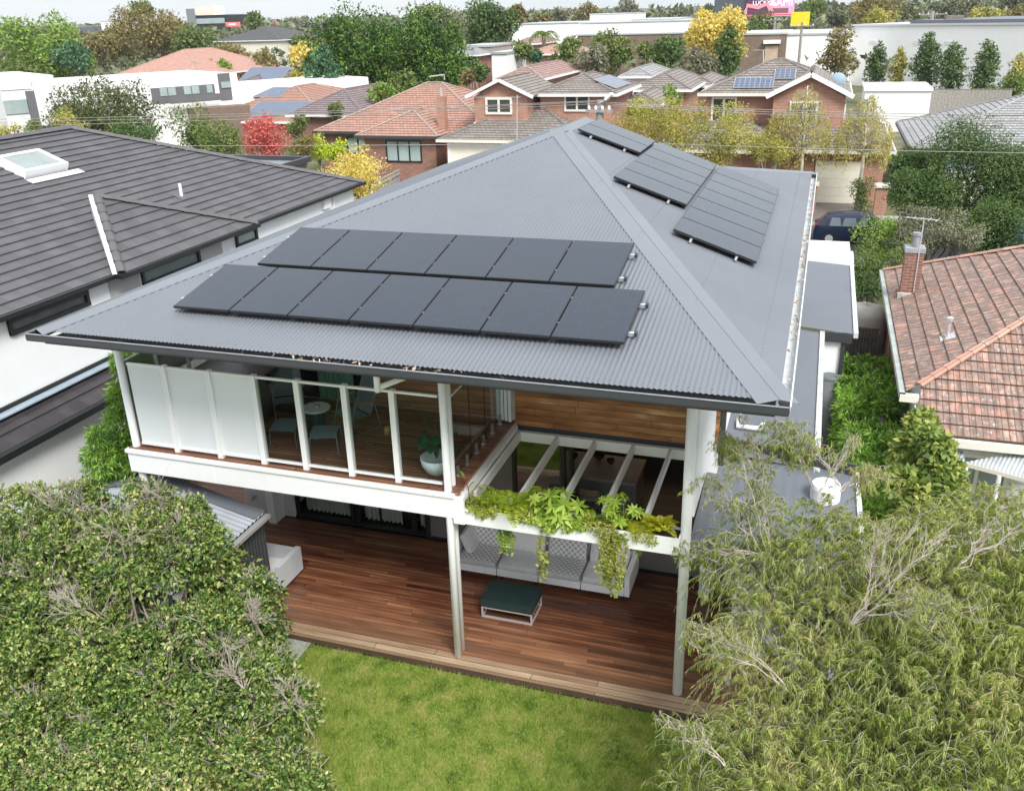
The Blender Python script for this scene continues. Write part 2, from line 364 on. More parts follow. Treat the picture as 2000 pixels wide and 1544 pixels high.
def pvmat():
    t = NT('solar glass'); b = t.bsdf(Roughness=.09); b.inputs['IOR'].default_value = 1.5; b.inputs['Specular IOR Level'].default_value = .5
    uv = t.n('ShaderNodeTexCoord').outputs['UV']; k = t.n('ShaderNodeTexBrick'); k.offset = 0
    k.inputs['Scale'].default_value = 1; k.inputs['Brick Width'].default_value = .166; k.inputs['Row Height'].default_value = .083; k.inputs['Mortar Size'].default_value = .0025
    t.l(uv, k.inputs[0]); k.inputs['Color1'].default_value = (.014, .022, .034, 1); k.inputs['Color2'].default_value = (.017, .027, .041, 1); k.inputs['Mortar'].default_value = (.031, .04, .053, 1)
    t.l(k.outputs[0], b.inputs['Base Color']); t.l(t.ramp(t.noise(.9, 4), [(.3, (.08,)*3), (.7, (.2,)*3)]), b.inputs['Roughness']); return t.m
M['pv'] = pvmat()
def pvblue():
    t = NT('blue solar cells'); b = t.bsdf(Roughness=.2); uv = t.n('ShaderNodeTexCoord').outputs['UV']; k = t.n('ShaderNodeTexBrick'); k.offset = 0
    k.inputs['Scale'].default_value = 1; k.inputs['Brick Width'].default_value = .33; k.inputs['Row Height'].default_value = .33; k.inputs['Mortar Size'].default_value = .02
    t.l(uv, k.inputs[0]); k.inputs['Color1'].default_value = (.05, .07, .12, 1); k.inputs['Color2'].default_value = (.07, .09, .15, 1); k.inputs['Mortar'].default_value = (.22, .25, .3, 1); t.l(k.outputs[0], b.inputs['Base Color']); return t.m
M['pvb'] = pvblue()
M['alu'] = plain('black aluminium', (.02, .02, .022), .35, .05)
M['clamp'] = plain('dull clamp', (.2, .21, .22), .45, .1, metal=.5)
M['silver'] = plain('silver aluminium', (.7, .7, .72), .35, .05, metal=.6)

# ------------------------------------------------------------------ ground
def ground():
    t = NT('garden ground'); b = t.bsdf(Roughness=.95)
    c = t.ramp(t.noise(.25, 8, .65), [(.3, (.06, .075, .03)), (.5, (.1, .11, .045)), (.62, (.17, .14, .09)), (.75, (.22, .2, .16))]); t.l(c, b.inputs['Base Color'])
    mb = MB(); mb.grid(lambda u, v: (-1500+3000*u, -200+2600*v, -.32), 12, 12); return struct(mb.build('ground', t.m, org=(0, 0, -.32)))
ground()
def lawn():
    t = NT('lawn turf'); b = t.bsdf(Roughness=.95)
    a = t.noise(1.1, 6, .65); c = t.ramp(a, [(.3, (.12, .19, .03)), (.5, (.21, .29, .05)), (.62, (.37, .33, .11)), (.72, (.46, .37, .2))])
    c = t.mix(.5, c, t.ramp(t.noise(7, 6, .7), [(.35, (.12, .17, .03)), (.65, (.42, .42, .12))])); c = t.mix(.5, c, t.ramp(t.noise(45, 4, .7), [(.3, (.1, .15, .03)), (.7, (.38, .44, .1))])); t.l(c, b.inputs['Base Color']); t.bump(b, t.noise(60, 4, .7), .8, .03)
    mb = MB(); mb.poly([(-9, -12, -.2), (8.5, -12, -.2), (8.5, -.33, -.2), (-9, -.33, -.2)]); struct(mb.build('lawn', t.m, org=(0, -5, -.2)))
    N = 240000; x = rng.uniform(-4.5, 6.2, N); y = rng.uniform(-5.6, -.34, N)
    h = rng.uniform(.03, .075, N); a = rng.uniform(0, 6.283, N); w = .0065
    B = np.stack([x, y, np.full(N, -.2)], 1); T = B + np.stack([np.cos(a*1.7)*h*.7, np.sin(a*1.7)*h*.7, h], 1); sx = np.stack([np.cos(a)*w, np.sin(a)*w, 0*a], 1)
    V = np.stack([B-sx, B+sx, T], 1).reshape(-1, 3)
    g = foliage('grass blades', [(.04, .085, .01), (.11, .19, .025), (.2, .28, .045), (.3, .32, .1), (.4, .33, .18)], .35, .6, 2.6, .2, .55, 1.5)
    tag(np_mesh('grass', V, 3, g, org=(0, -4, -.2)), 'short mown green lawn grass with dry yellowish patches', None, None, 'stuff')
lawn()

# ------------------------------------------------------------------ timber deck
dk = thing('timber_deck', 'wide low deck of reddish brown boards in front of the modern house', 'deck', (-3, 2, -.2))
def weather(m_):
    nt_ = m_.node_tree; b = [n for n in nt_.nodes if n.type == 'BSDF_PRINCIPLED'][0]; src = b.inputs['Base Color'].links[0].from_socket
    tc_ = nt_.nodes.new('ShaderNodeTexCoord'); sx_ = nt_.nodes.new('ShaderNodeSeparateXYZ'); nt_.links.new(tc_.outputs['UV'], sx_.inputs[0])
    mp_ = nt_.nodes.new('ShaderNodeMapping'); mp_.inputs['Scale'].default_value = (.5, 5, 1); nt_.links.new(tc_.outputs['UV'], mp_.inputs[0]); nz_ = nt_.nodes.new('ShaderNodeTexNoise'); nz_.inputs['Scale'].default_value = 1.6; nz_.inputs['Detail'].default_value = 5; nt_.links.new(mp_.outputs[0], nz_.inputs[0])
    ma = nt_.nodes.new('ShaderNodeMath'); ma.operation = 'MULTIPLY_ADD'; ma.inputs[1].default_value = -2.6; nt_.links.new(nz_.outputs[0], ma.inputs[0]); nt_.links.new(sx_.outputs[1], ma.inputs[2])
    mr_ = nt_.nodes.new('ShaderNodeMapRange'); mr_.inputs[1].default_value = -1.35; mr_.inputs[2].default_value = .1; mr_.inputs[3].default_value = .75; mr_.inputs[4].default_value = 0; nt_.links.new(ma.outputs[0], mr_.inputs[0])
    mx_ = nt_.nodes.new('ShaderNodeMixRGB'); nt_.links.new(mr_.outputs[0], mx_.inputs[0]); nt_.links.new(src, mx_.inputs[1]); sc_ = nt_.nodes.new('ShaderNodeMixRGB'); sc_.blend_type = 'ADD'; sc_.inputs[0].default_value = 1; sc_.inputs[2].default_value = (.12, .085, .052, 1); nt_.links.new(src, sc_.inputs[1]); nt_.links.new(sc_.outputs[0], mx_.inputs[2]); nt_.links.new(mx_.outputs[0], b.inputs['Base Color'])
weather(M['deck'])   # sun and rain worn boards near the open edge
mb = MB(); mb.box(-13, 6.4, 0, 5.6, -.06, 0); mb.build('board_floor', M['deck'], dk)
mb = MB(); mb.box(-13, 6.4, -.31, -.004, -.07, -.012); mb.build('pale_edge_board', M['deckpale'], dk, bevel=.004)['label'] = 'sun bleached outer edge boards'
mb = MB(); mb.box(-13, 6.4, -.3, 5.6, -.2, -.075); mb.build('deck_skirt', plain('deck skirt', (.08, .045, .03), .8, .3, 2), dk)
mb = MB(); mb.box(-3.6, -2.98, -1.0, -.32, -.2, -.17); tag(mb.build('stepping_stone', plain('grey stone paver', (.35, .36, .37), .8, .15, 5), None), 'light grey stone paver beside the deck at the edge of the round bush', 'paver')

# ------------------------------------------------------------------ modern house
H = thing('modern_house', 'two storey modern house with large grey corrugated hip roof and balcony', 'house', (-1, 8, -.2))
ZE = 6.3; FL, FR, BR, BL = vec(-6.67, -1.5, ZE), vec(5.29, -1.5, ZE), vec(5.29, 16.8, ZE), vec(-6.67, 16.8, ZE)
A1, A2, PB = vec(-.57, 9.3, 8.38), vec(-.57, 11.8, 8.38), vec(2.98, 12.2, 7.11)
def corrugated(name, c, mat, parent, pitch=.076, amp=.009, per=6, label=None, cut=0):
    """c[0]->c[1] eave; others clockwise up the slope; ribs run up the slope"""
    c = [np.array(p, float) for p in c]; e = unit(c[1]-c[0]); n = np.zeros(3)
    for i in range(len(c)): n += np.cross(c[i]-c[0], c[(i+1) % len(c)]-c[0])
    n = unit(n); n = n if n[2] > 0 else -n; u = np.cross(n, e); u = u if u[2] > 0 else -u
    pl = [((p-c[0])@e, (p-c[0])@u) for p in c]; up = sorted([pl[0]]+pl[2:]+[pl[1]], key=lambda q: q[0])
    xs = [q[0] for q in up]; ys = [q[1] for q in up]; N = int((xs[-1]-xs[0])/pitch*per); mb = MB(); s = np.linspace(xs[0], xs[-1], N+1)
    for i in range(N+1):
        t = max(0, np.interp(s[i], xs, ys)-cut); o = n*amp*math.sin(2*math.pi*s[i]/pitch)
        mb.v.append(tuple(c[0]+e*s[i]+o)); mb.v.append(tuple(c[0]+e*s[i]+u*t+o))
        if i: k = 2*i; mb.f.append((k-2, k, k+1, k-1)); mb.mi.append(0); mb.uv += [(s[i-1], 0), (s[i], 0), (s[i], t), (s[i-1], t)]
    o = mb.build(name, mat, parent, smooth=True)
    if label: o['label'] = label
    return o, e, u, n
r1, eF, uF, nF = corrugated('roof_sheet', [FL, FR, A1], M['roof'], H)
r2, eR, uR, nR = corrugated('roof_sheet', [FR, BR, PB, A2, A1], M['roof'], H, per=4)
corrugated('roof_sheet', [BL, FL, A1, A2], M['roof'], H, per=4)
mb = MB(); mb.poly([BL, A2, PB, BR]); mb.build('roof_sheet', M['roof'], H)
def flash(mb, a, b, nl, nr_, w=.27, lift=.016, taper=0):
    """folded metal hip or ridge capping: two flat wings"""
    a, b = vec(*a), vec(*b); d = unit(b-a)
    for n in (nl, nr_):
        side = unit(np.cross(n, d)); other = nr_ if n is nl else nl
        if side @ other < 0: side = -side   # wing lies on its own face, away from the other one
        side = -side
        q = [a+n*lift, b+n*lift, b+side*w+n*(lift-.004), a+side*w+n*(lift-.004)]
        mb.poly(q); mb.poly([q[2], q[3], q[3]-n*.012, q[2]-n*.012])
nL = unit(vec(-nR[0], 0, nR[2])); nB = unit(np.cross(PB-BR, BL-BR)); nB = nB if nB[2] > 0 else -nB
mb = MB(); flash(mb, FR, A1, nF, nR, .3); flash(mb, FL, A1, nF, nL, .3); flash(mb, A1, A2, nL, nR, .28); mb.build('ridge_capping', M['cap'], H)
mb = MB(); flash(mb, BR, PB, nR, nB, .2); flash(mb, PB, A2, nR, nB, .2); mb.build('ridge_capping', M['cap'], H)
# screw lines
mb = MB()
for y in np.arange(-1.1, 16, .152):
    for s in (.35, 1.5, 2.9, 4.3):
        x = 5.29-s*math.cos(.3378)
        if (y > A1[1]*s/6.3-1.2) and (y < 16.2-s*.7 or s < 2.4): mb.obox(FR+uR*s+vec(0, y+1.5, 0)+nR*.012, eR*.008, uR*.008, nR*.004)
for x in np.arange(-5.6, 4.6, .152):
    s = .12
    if True: mb.obox(vec(x, -1.5, ZE)+uF*s+nF*.012, eF*.008, uF*.008, nF*.004)
mb.build('roof_screws', M['gutter'], H)
def gutter(name, a, b, out, mat, w=.13, h=.12, lip=.012, mat2=None):
    """open box gutter from a to b (its inner top edge); out = unit vector pointing away from the roof"""
    a, b, out = vec(*a), vec(*b), vec(*out); mb = MB(); d = unit(b-a); z = vec(0, 0, 1)
    c = (a+b)/2; hl = np.linalg.norm(b-a)/2
    mb.obox(c+out*w-z*h/2, d*hl, out*lip/2, z*h/2); mb.obox(c+out*w/2-z*h, d*hl, out*w/2, z*.005); mb.obox(c-z*(h/2+.02), d*hl, out*.006, z*(h/2-.02))
    mb.obox(c+out*(w+.004)+z*.004, d*hl, out*.011, z*.005, mi=1)
    o = mb.build(name, [mat, mat2 or M['gutter']], H)
    return o
g = gutter('gutter', (-6.8, -1.49, 6.265), (5.42, -1.49, 6.265), (0, -1, 0), M['charcoal'], mat2=M['lip_glint'])
mb = MB(); mb.box(-6.8, 5.43, -1.634, -1.626, 6.165, 6.235); mb.box(-6.55, 5.25, -1.5, -1.46, 6.07, 6.16); mb.build('fascia_board', M['charcoal'], H)
gutter('gutter', (5.28, -1.6, 6.265), (5.28, 16.9, 6.265), (1, 0, 0), M['gutter_pale'], w=.15, mat2=M['gutter_pale'])  # pale material holds the light reflected inside this gutter, as well as dirt
gutter('gutter', (-6.66, -1.6, 6.265), (-6.66, 16.9, 6.265), (-1, 0, 0), M['charcoal'])
gutter('gutter', (-6.8, 16.79, 6.265), (5.42, 16.79, 6.265), (0, 1, 0), M['gutter'])
mb = MB(); mb.box(-6.6, 5.24, -1.45, 16.75, 6.08, 6.11); mb.build('soffit', M['soffit'], H)
# leaf litter in the gutters
V = []
for k in range(300):
    if k < 200: p = vec(5.31+rng.uniform(0, .1), rng.choice([1.2, 3.4, 6, 8.2, 10.6, 13.4])+rng.normal(0, .8), 6.262+rng.uniform(-.03, .012))
    else: p = vec(rng.choice([-1.3, .2])+rng.normal(0, .55), -1.5-rng.uniform(-.12, .1), 6.272+rng.uniform(0, .012))
    a, b = rng.normal(0, .012, 3), rng.normal(0, .018, 3); V += [p-a, p+b, p+a, p-b]
o = np_mesh('leaf_litter', np.array(V), 4, foliage('leaf litter', [(.12, .08, .05), (.3, .22, .15), (.6, .55, .48)], .1), H); o['kind'] = 'stuff'

# walls
mb = MB(); mb.box(-6.0, 4.05, 3.02, 3.2, 3.3, 6.08); mb.box(-6.1, -5.9, 3.2, 16, -.2, 6.08); mb.box(4.0, 4.2, 3.0, 16, -.2, 6.08); mb.box(-6.1, 4.2, 15.8, 16, -.2, 6.08)
mb.build('outer_wall', M['offwhite'], H)
mb = MB(); mb.box(-6.1, 4.1, 3.6, 15.8, 3.1, 3.3); mb.box(-6.1, 4.1, 9.0, 9.1, 0, 3.1); mb.build('inner_ceiling', M['plaster'], H)
mb = MB(); mb.box(-6.1, 4.0, 3.55, 9, -.05, .0); mb.build('inner_floor', M['floorboards'], H)
# ground floor front (y 3.6)
mb = MB(); mb.box(-6.98, -5.62, 3.6, 3.82, 0, 3.0); bw = mb.build('wall_panel', M['blockwall'], H, bevel=.004)
mb = MB(); mb.box(-6.71, -6.65, 3.5, 3.6, .38, .44); mb.box(-6.69, -6.67, 3.46, 3.5, .33, .45); mb.box(-6.16, -6.08, 3.54, 3.6, .28, .36); mb.build('wall_tap', M['steel'], bw)
mb = MB(); mb.box(-7.02, -2.2, 3.82, 3.9, 0, 3.05)
mb = MB(); mb.box(-5.62, -2.2, 3.74, 3.76, .05, 3.0); mb.build('sliding_door_glass', M['doorglass'], H)
mb = MB()
for x in (-5.6, -4.12, -3.98, -2.55, -2.22): mb.box(x-.04, x+.04, 3.66, 3.78, 0, 3.0)
mb.box(-5.62, -2.2, 3.62, 3.82, 0, .05); mb.build('door_frame', M['black'], H)
def curtain(mb, x0, x1, y, z0, z1, n, amp=.05):
    k = n*8; mb.grid(lambda u, v: (x0+(x1-x0)*u, y+amp*math.sin(u*n*6.283+.6*math.sin(u*17))*(1-.3*v), z0+(z1-z0)*v), k, 1)
for x0, x1, n in ((-5.5, -4.2, 11), (-3.92, -3.55, 3), (-3.5, -2.95, 5), (-2.5, -2.25, 2)):
    mb = MB(); curtain(mb, x0, x1, 3.95, .05, 2.95, n); mb.build('curtain', M['curtain'], H, smooth=True)
mb = MB(); mb.box(-5.62, -2.2, 4.2, 4.24, 0, 3.1); mb.build('room_shade_sheet', plain('painted room shade', (.06, .055, .05), .9), H)  # added dark sheet, the shade of the room is in its colour
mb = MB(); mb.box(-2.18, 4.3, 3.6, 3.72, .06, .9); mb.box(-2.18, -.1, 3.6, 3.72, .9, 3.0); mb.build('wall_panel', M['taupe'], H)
mb = MB(); mb.box(-2.18, 4.3, 3.57, 3.74, 0, .05); mb.box(-2.2, -2.1, 3.55, 3.74, .05, 3.0); mb.box(-.1, 4.1, 3.57, 3.74, .9, .95); mb.box(-.1, 4.1, 3.57, 3.74, 2.95, 3.05)
for x in (-.06, 1.02, 1.18): mb.box(x-.035, x+.035, 3.57, 3.74, .95, 2.95)
mb.build('window_frame', M['black'], H)
mb = MB(); mb.box(-.02, 1.0, 3.64, 3.645, .95, 2.95); mb.build('kitchen_window', glassy('reflecting window', (.5, .55, .54), 1.6), H)
mb = MB(); mb.box(-6.1, 4.1, 3.6, 3.8, 3.05, 3.3); mb.build('floor_edge_beam', M['black'], H)
# upper floor behind the balcony
mb = MB(); mb.box(-2.9, -.02, 2.98, 3.01, 3.5, 6.05); mb.build('timber_lining', M['cladx'], H)['label'] = 'timber lined wall behind the balcony with eave shade in its colour'
mb = MB(); mb.box(.22, 4.02, 2.96, 3.01, P(1016, 828, y=3)[2], 6.05); mb.box(4.07, 4.2, 2.9, 2.99, 3.5, 6.05); mb.build('timber_cladding', M['clad'], H)['label'] = 'warm striped timber boards above the pergola'
mb = MB(); mb.box(.22, 4.02, 2.985, 3.0, 3.24, 3.38); mb.box(4.2, 4.3, 2.95, 3.1, 3.3, 6.05); mb.build('flashing', M['charcoal'], H)
mb = MB(); mb.box(-5.9, -4.72, 3.0, 3.015, 3.5, 6.05); mb.box(-4.6, -2.92, 3.0, 3.015, 3.5, 6.05); mb.build('balcony_door_glass', M['doorglass'], H)
for x0, x1, m_, n in ((-5.85, -4.8, 'curtain', 9), (-4.15, -3.3, 'greencurtain', 7)):
    mb = MB(); curtain(mb, x0, x1, 2.93 if m_ == 'greencurtain' else 2.95, 3.52, 6.0, n, .035); mb.build('curtain', M[m_], H, smooth=True)
mb = MB(); mb.box(-4.74, -4.6, 2.9, 3.02, 3.5, 6.05); mb.build('door_post', M['white'], H)
mb = MB(); mb.box(-4.6, -2.92, 2.99, 3.005, 3.5, 6.05); mb.build('room_shade_sheet', M['black'], H)  # added black sheet, paints the darkness seen through the balcony glass
mb = MB()
for i in range(4): mb.box(-.13+i*.085, -.07+i*.085, 2.86-i*.02, 2.95, 3.52, 6.05)
mb.build('sliding_screen_stack', M['white'], H)
# balcony
mb = MB(); mb.box(-6.6, .2, -.12, 3.0, 3.42, 3.48); mb.build('balcony_floor', M['deckup'], H)
mb = MB(); mb.box(-6.62, .12, -.15, -.06, 2.99, 3.4); mb.box(-6.62, -6.54, -.06, 3, 2.99, 3.4); mb.box(.12, .24, -.02, 3.0, 3.0, 3.43)
for x in (-4.7, -3.2, -1.7): mb.box(x-.004, x+.004, -.154, -.15, 2.99, 3.4)
mb.build('balcony_beam', M['white'], H, bevel=.006)
mb = MB(); mb.box(-6.64, .14, -.19, -.06, 3.4, 3.465); mb.build('balcony_edge_trim', M['white'], H, bevel=.006)
mb = MB(); mb.box(-6.5, .1, 0, 3.0, 3.3, 3.38); mb.build('balcony_underside', M['soffit'], H)
mb = MB(); mb.tube([(0, -.08, -.01), (0, -.08, 6.1)], .068, 14); mb.build('column', M['white'], H, smooth=True)
mb = MB(); mb.tube([(.0, .14, 0), (.0, .14, 6.1)], .05, 12); mb.build('downpipe', M['white'], H, smooth=True)
mb = MB(); mb.tube([(4.02, .08, 0), (4.02, .08, 6.1)], .085, 16); mb.build('column', M['white'], H, smooth=True)
mb = MB(); mb.tube([(-6.5, .0, 0), (-6.5, .0, 6.1)], .075, 14); mb.build('column', M['white'], H, smooth=True)
mb = MB(); mb.tube([(-.55, -1.25, 6.1), (-.55, -1.25, 5.72)], .05, 10); mb.tube([(-.55, -1.25, 5.78), (-.05, -.12, 5.78)], .045, 10); mb.build('downpipe', M['white'], H, smooth=True)
# right hand translucent blade wall beside the column
mb = MB(); mb.box(4.08, 4.13, .12, 2.9, 3.5, 6.1); mb.build('side_screen', M['white'], H)
# pergola
mb = MB(); mb.box(.24, 4.0, 2.85, 2.95, 3.1, 3.3); mb.build('pergola_ledger', M['white'], H)
for x in (.34, 1.12, 1.87, 2.62, 3.33):
    mb = MB(); mb.box(x-.028, x+.028, .28, 2.85, 3.13, 3.31); mb.build('pergola_rafter', M['white'], H, bevel=.004)
# planter
pl = thing('planter_box', 'long white planter box between two columns overflowing with green plants', 'planter', (2, 0, 2.9))
mb = MB(); x0, x1, y0, y1, z0, z1 = .1, 3.95, -.1, .26, 2.88, 3.19
mb.box(x0, x1, y0, y0+.02, z0, z1); mb.box(x0, x1, y1-.02, y1, z0, z1); mb.box(x0, x0+.02, y0+.02, y1-.02, z0, z1); mb.box(x1-.02, x1, y0+.02, y1-.02, z0, z1); mb.box(x0+.02, x1-.02, y0+.02, y1-.02, z0, z0+.02)
mb.build('trough', M['white'], pl, bevel=.004)
mb = MB(); mb.box(x0+.02, x1-.02, y0+.02, y1-.02, z0+.02, z1-.04); mb.build('soil', plain('soil', (.03, .02, .014), .95), pl)
mb = MB(); mb.box(.1, .3, -.16, -.1, 2.9, 3.42); mb.box(.24, .3, -.1, 2.85, 3.33, 3.43); mb.build('bracket_beam', M['white'], H)
# balustrade
bl = thing('glass_balustrade', 'white framed glass balustrade with frosted and clear panes along the balcony front', 'balustrade', (-3.2, 0, 3.48))
xs = [-6.4, -5.53, -4.57, -3.64, -2.77, -1.85, -.95, -.08]
for i, x in enumerate(xs[1:-1]):
    mb = MB(); mb.box(x-.05, x+.05, -.05, .05, 3.47, 5.22); mb.box(x-.05, x-.02, -.056, -.05, 3.47, 5.22); mb.build('post', M['white'], bl, bevel=.006)
for i in range(7):
    a, b = xs[i]+.05, xs[i+1]-.05
    mb = MB(); mb.box(a, b, -.02, .03, 5.16, 5.2); mb.build('top_rail', M['white'], bl)
    mb = MB(); mb.box(a, b, -.02, .03, 3.54, 3.585); mb.build('bottom_rail', M['white'], bl)
    mb = MB(); mb.box(a, b, 0, .01, 3.585, 5.16); o = mb.build('glass_pane', M['frost'] if i < 3 else M['fenceglass'], bl); o['label'] = 'frosted white pane' if i < 3 else 'clear glass pane'
sg = thing('side_balustrade', 'smoky glass side balustrade stepping back behind the left column of the balcony', 'balustrade', (-6.45, 1.6, 3.48))
for y0, y1, zt in ((.06, .86, 5.2), (.92, 1.78, 5.0), (1.84, 2.9, 4.85)):
    mb = MB(); mb.box(-6.455, -6.445, y0, y1, 3.55, zt); mb.build('glass_pane', glassy('grey glass', (.7, .74, .7), 1, .02, .6, (.3, .33, .3)), sg)
    mb = MB(); mb.box(-6.48, -6.42, y1, y1+.05, 3.48, zt+.02); mb.box(-6.46, -6.44, y0, y1, zt, zt+.03); mb.build('post', M['white'], sg)
fg = thing('frameless_glass_fence', 'frameless clear glass fence on small steel spigots along the right edge of the balcony', 'glass fence', (-.03, 1.5, 3.48))
for y0, y1 in ((.3, 1.12), (1.15, 1.9), (1.93, 2.85)):
    mb = MB(); mb.box(-.035, -.023, y0, y1, 3.53, 5.12); mb.build('glass_pane', M['fenceglass'], fg)
    mb = MB(); mb.box(-.036, -.022, y1+.002, y1+.016, 3.53, 5.12); mb.build('pane_edge', M['black'], fg)
for y in (.47, .92, 1.4, 1.78, 2.28, 2.72):
    mb = MB(); mb.box(-.055, -.003, y-.02, y+.02, 3.5, 3.68); mb.lathe((-.03, y, 3.48), [(0, .02), (.055, .018), (.055, 0)], 12); mb.build('spigot', M['steel'], fg)
mb = MB(); mb.tube([(.03, .1, 5.12), (.03, 1.4, 5.12)], .016, 8); mb.build('handrail', M['white'], fg)

# ------------------------------------------------------------------ solar panels
Wp, Lp = 1.0928, 1.6404
def solar(o, ew, el, n, par):
    """one panel: o lower near corner on the mounting plane; ew along the row, el up the slope"""
    g = .011; c = o+ew*Wp/2+el*Lp/2; w, l = Wp/2-g, Lp/2-g
    mb = MB(); mb.obox(c-n*.02, ew*w, el*l, n*.02); t = mb.build('solar_panel', M['alu'], par)
    mb = MB(); mb.poly([c+i*ew*(w-.012)+j*el*(l-.012)+n*.003 for i, j in ((-1, -1), (1, -1), (1, 1), (-1, 1))], uv=[(0, 0), (1.07, 0), (1.07, 1.62), (0, 1.62)]); mb.build('glass_face', M['pv'], t)
    for k in (-.5, .5): mb = MB(); mb.obox(c-ew*w+k*el*l+n*.004, ew*.012, el*.02, n*.004); mb.build('clamp', M['clamp'], t)
def array(label, org, ew, el, n, rows, endlab=False):
    """rows of panels clipped on two rails"""
    t = thing('solar_array', label, 'solar panels', tuple(org), 'black solar arrays on the modern house roof')
    for i in range(rows): solar(org+ew*i*Wp, ew, el, n, t)
    for q in (.38, 1.26):
        a = org+el*q-n*.07-ew*.09; b = a+ew*(rows*Wp+.18); mb = MB(); mb.beam(a, b, .045, .055, up=tuple(n)); rt = mb.build('mounting_rail', M['silver'], t)
        mb = MB(); mb.obox(b+n*.01, ew*.02, el*.04, n*.035); mb.build('end_clamp', M['charcoal'], rt)
off = .14; pF = .1944; uFf = vec(0, math.cos(pF), math.sin(pF)); nFf = vec(0, -math.sin(pF), math.cos(pF)); eX = vec(1, 0, 0); eY = vec(0, 1, 0)
array('lower row of seven black solar panels above the balcony eave', vec(-4.5488, -1.52, 6.295)+uFf*.91+nFf*off, eX, uFf, nFf, 7)
array('upper row of six black solar panels on the face above the balcony', vec(-3.9625, -1.52, 6.295)+uFf*(.91+Lp+.084)+nFf*off, eX, uFf, nFf, 6)
pR = .3378; uRr = vec(-math.cos(pR), 0, math.sin(pR)); nRr = vec(math.sin(pR), 0, math.cos(pR))
for k, (n_, lab) in enumerate(((7, 'lowest array of seven dark solar panels on the right roof face'), (5, 'middle array of five dark solar panels on the right roof face'), (2, 'pair of dark solar panels nearest the roof peak'))):
    array(lab, vec(5.29, 11.617-n_*Wp, 6.295)+uRr*(.7925+k*(Lp+.0587))+nRr*off, eY, uRr, nRr, n_)
# ------------------------------------------------------------------ more of the modern house: low side roofs
M['metalflat'] = plain('low roof steel', (.145, .16, .185), .55, .06, .5)
r1_ = [(5.2, 12.0, 2.86), (5.2, 19.0, 2.86)]
corrugated('side_roof', [(6.78, 11.9, 2.86), (6.78, 19.2, 2.86), (5.25, 19.2, 2.98), (5.25, 11.9, 2.98)], M['metalflat'], H, amp=.006, per=4)
corrugated('side_roof', [(5.93, 3.6, 2.84), (5.93, 11.9, 2.84), (4.2, 11.9, 3.0), (4.2, 3.6, 3.0)], M['metalflat'], H, amp=.006, per=4)
corrugated('side_roof', [(4.02, .5, 2.7), (6.72, .5, 2.7), (6.66, 3.55, 2.86), (4.02, 4.1, 2.89)], M['metalflat'], H, amp=.004, per=4, pitch=.2)
mb = MB(); mb.box(6.78, 6.9, 11.85, 19.2, 2.76, 2.9); mb.build('gutter', M['gutter_pale'], H)
mb = MB(); mb.box(5.93, 6.05, 3.5, 11.98, 2.74, 2.88); mb.build('gutter', M['gutter_pale'], H)
mb = MB(); mb.beam((4.08, .46, 2.62), (6.78, .46, 2.62), .05, .16); mb.beam((6.77, .44, 2.66), (6.7, 3.6, 2.8), .08, .2); mb.build('fascia_board', M['white'], H)
mb = MB(); mb.beam((4.1, 4.12, 2.98), (6.66, 3.52, 2.98), .06, .22); mb.build('flashing', M['charcoal'], H)
mb = MB(); mb.box(5.0, 6.6, 12.0, 12.1, -.2, 2.7); mb.box(6.55, 6.62, 12.0, 19, -.2, 2.76); mb.build('outer_wall', M['white'], H)
mb = MB(); mb.box(4.2, 5.85, 3.8, 11.9, -.2, 2.8); mb.build('outer_wall', M['white'], H)
mb = MB(); mb.box(6.08, 6.76, 11.86, 11.92, 2.6, 2.86); mb.box(6.5, 6.62, 11.93, 12.0, -.2, 2.65); mb.build('fascia_board', M['charcoal'], H)
mb = MB(); mb.box(4.8, 4.88, .5, .58, -.2, 2.6); mb.box(4.85, 6.6, 1.2, 3.5, -.2, 2.55); mb.build('outer_wall', M['offwhite'], H)
mb = MB(); p = vec(4.42, 4.75, 3.05); mb.tube([p+vec(-.02, .35, 0), p, p+vec(.3, .02, 0), p+vec(.42, .03, .0), p+vec(.5, .35, .0)], .05, 10); mb.tube([p+vec(.0, .2, .0), p+vec(.06, 2.2, 1.2)], .008, 5); mb.build('downpipe', M['white'], H, smooth=True)
mb = MB(); mb.box(4.2, 4.3, 3.0, 3.12, 3.0, 6.05); mb.build('downpipe', M['charcoal'], H)
t = tag(MB().lathe((6.15, 2.6, 2.78), [(.26, 0), (.26, .26), (.24, .32), (.19, .32), (.18, .2), (0, .2)], 24).build('roof_vent', M['white'], smooth=False), 'wide round white vent cowl on the low grey roof beside the feathery tree', 'roof vent')
hw = thing('water_heater', 'tall grey hot water cylinder with rounded lid against the white side wall', 'water heater', (6.3, 11.5, -.2))
MB().lathe((6.3, 11.5, -.2), [(0, 0), (.27, 0), (.27, 1.9), (0, 1.9)], 20).build('cylinder', plain('tank grey', (.22, .23, .25), .4), hw, smooth=False)
MB().lathe((6.3, 11.5, 1.7), [(.28, 0), (.28, .06), (.2, .1), (0, .11)], 20).build('lid', plain('tank lid', (.12, .14, .16), .4), hw)
fr = thing('front_porch_roof', 'white flat porch roof at the street end of the modern house', 'porch', (6, 20, 0))
mb = MB(); mb.box(5.2, 6.9, 19.3, 20.9, 2.75, 2.95); mb.build('roof', M['white'], fr, bevel=.02)
for i in range(4): MB().box(5.2, 6.8, 21.1+i*.35, 21.16+i*.35, 2.8, 2.98).build('batten', M['white'], fr)
for x, y in ((5.3, 20.8), (6.8, 20.8), (6.8, 22.2)): MB().box(x-.05, x+.05, y-.05, y+.05, -.2, 2.75).build('post', M['white'], fr)
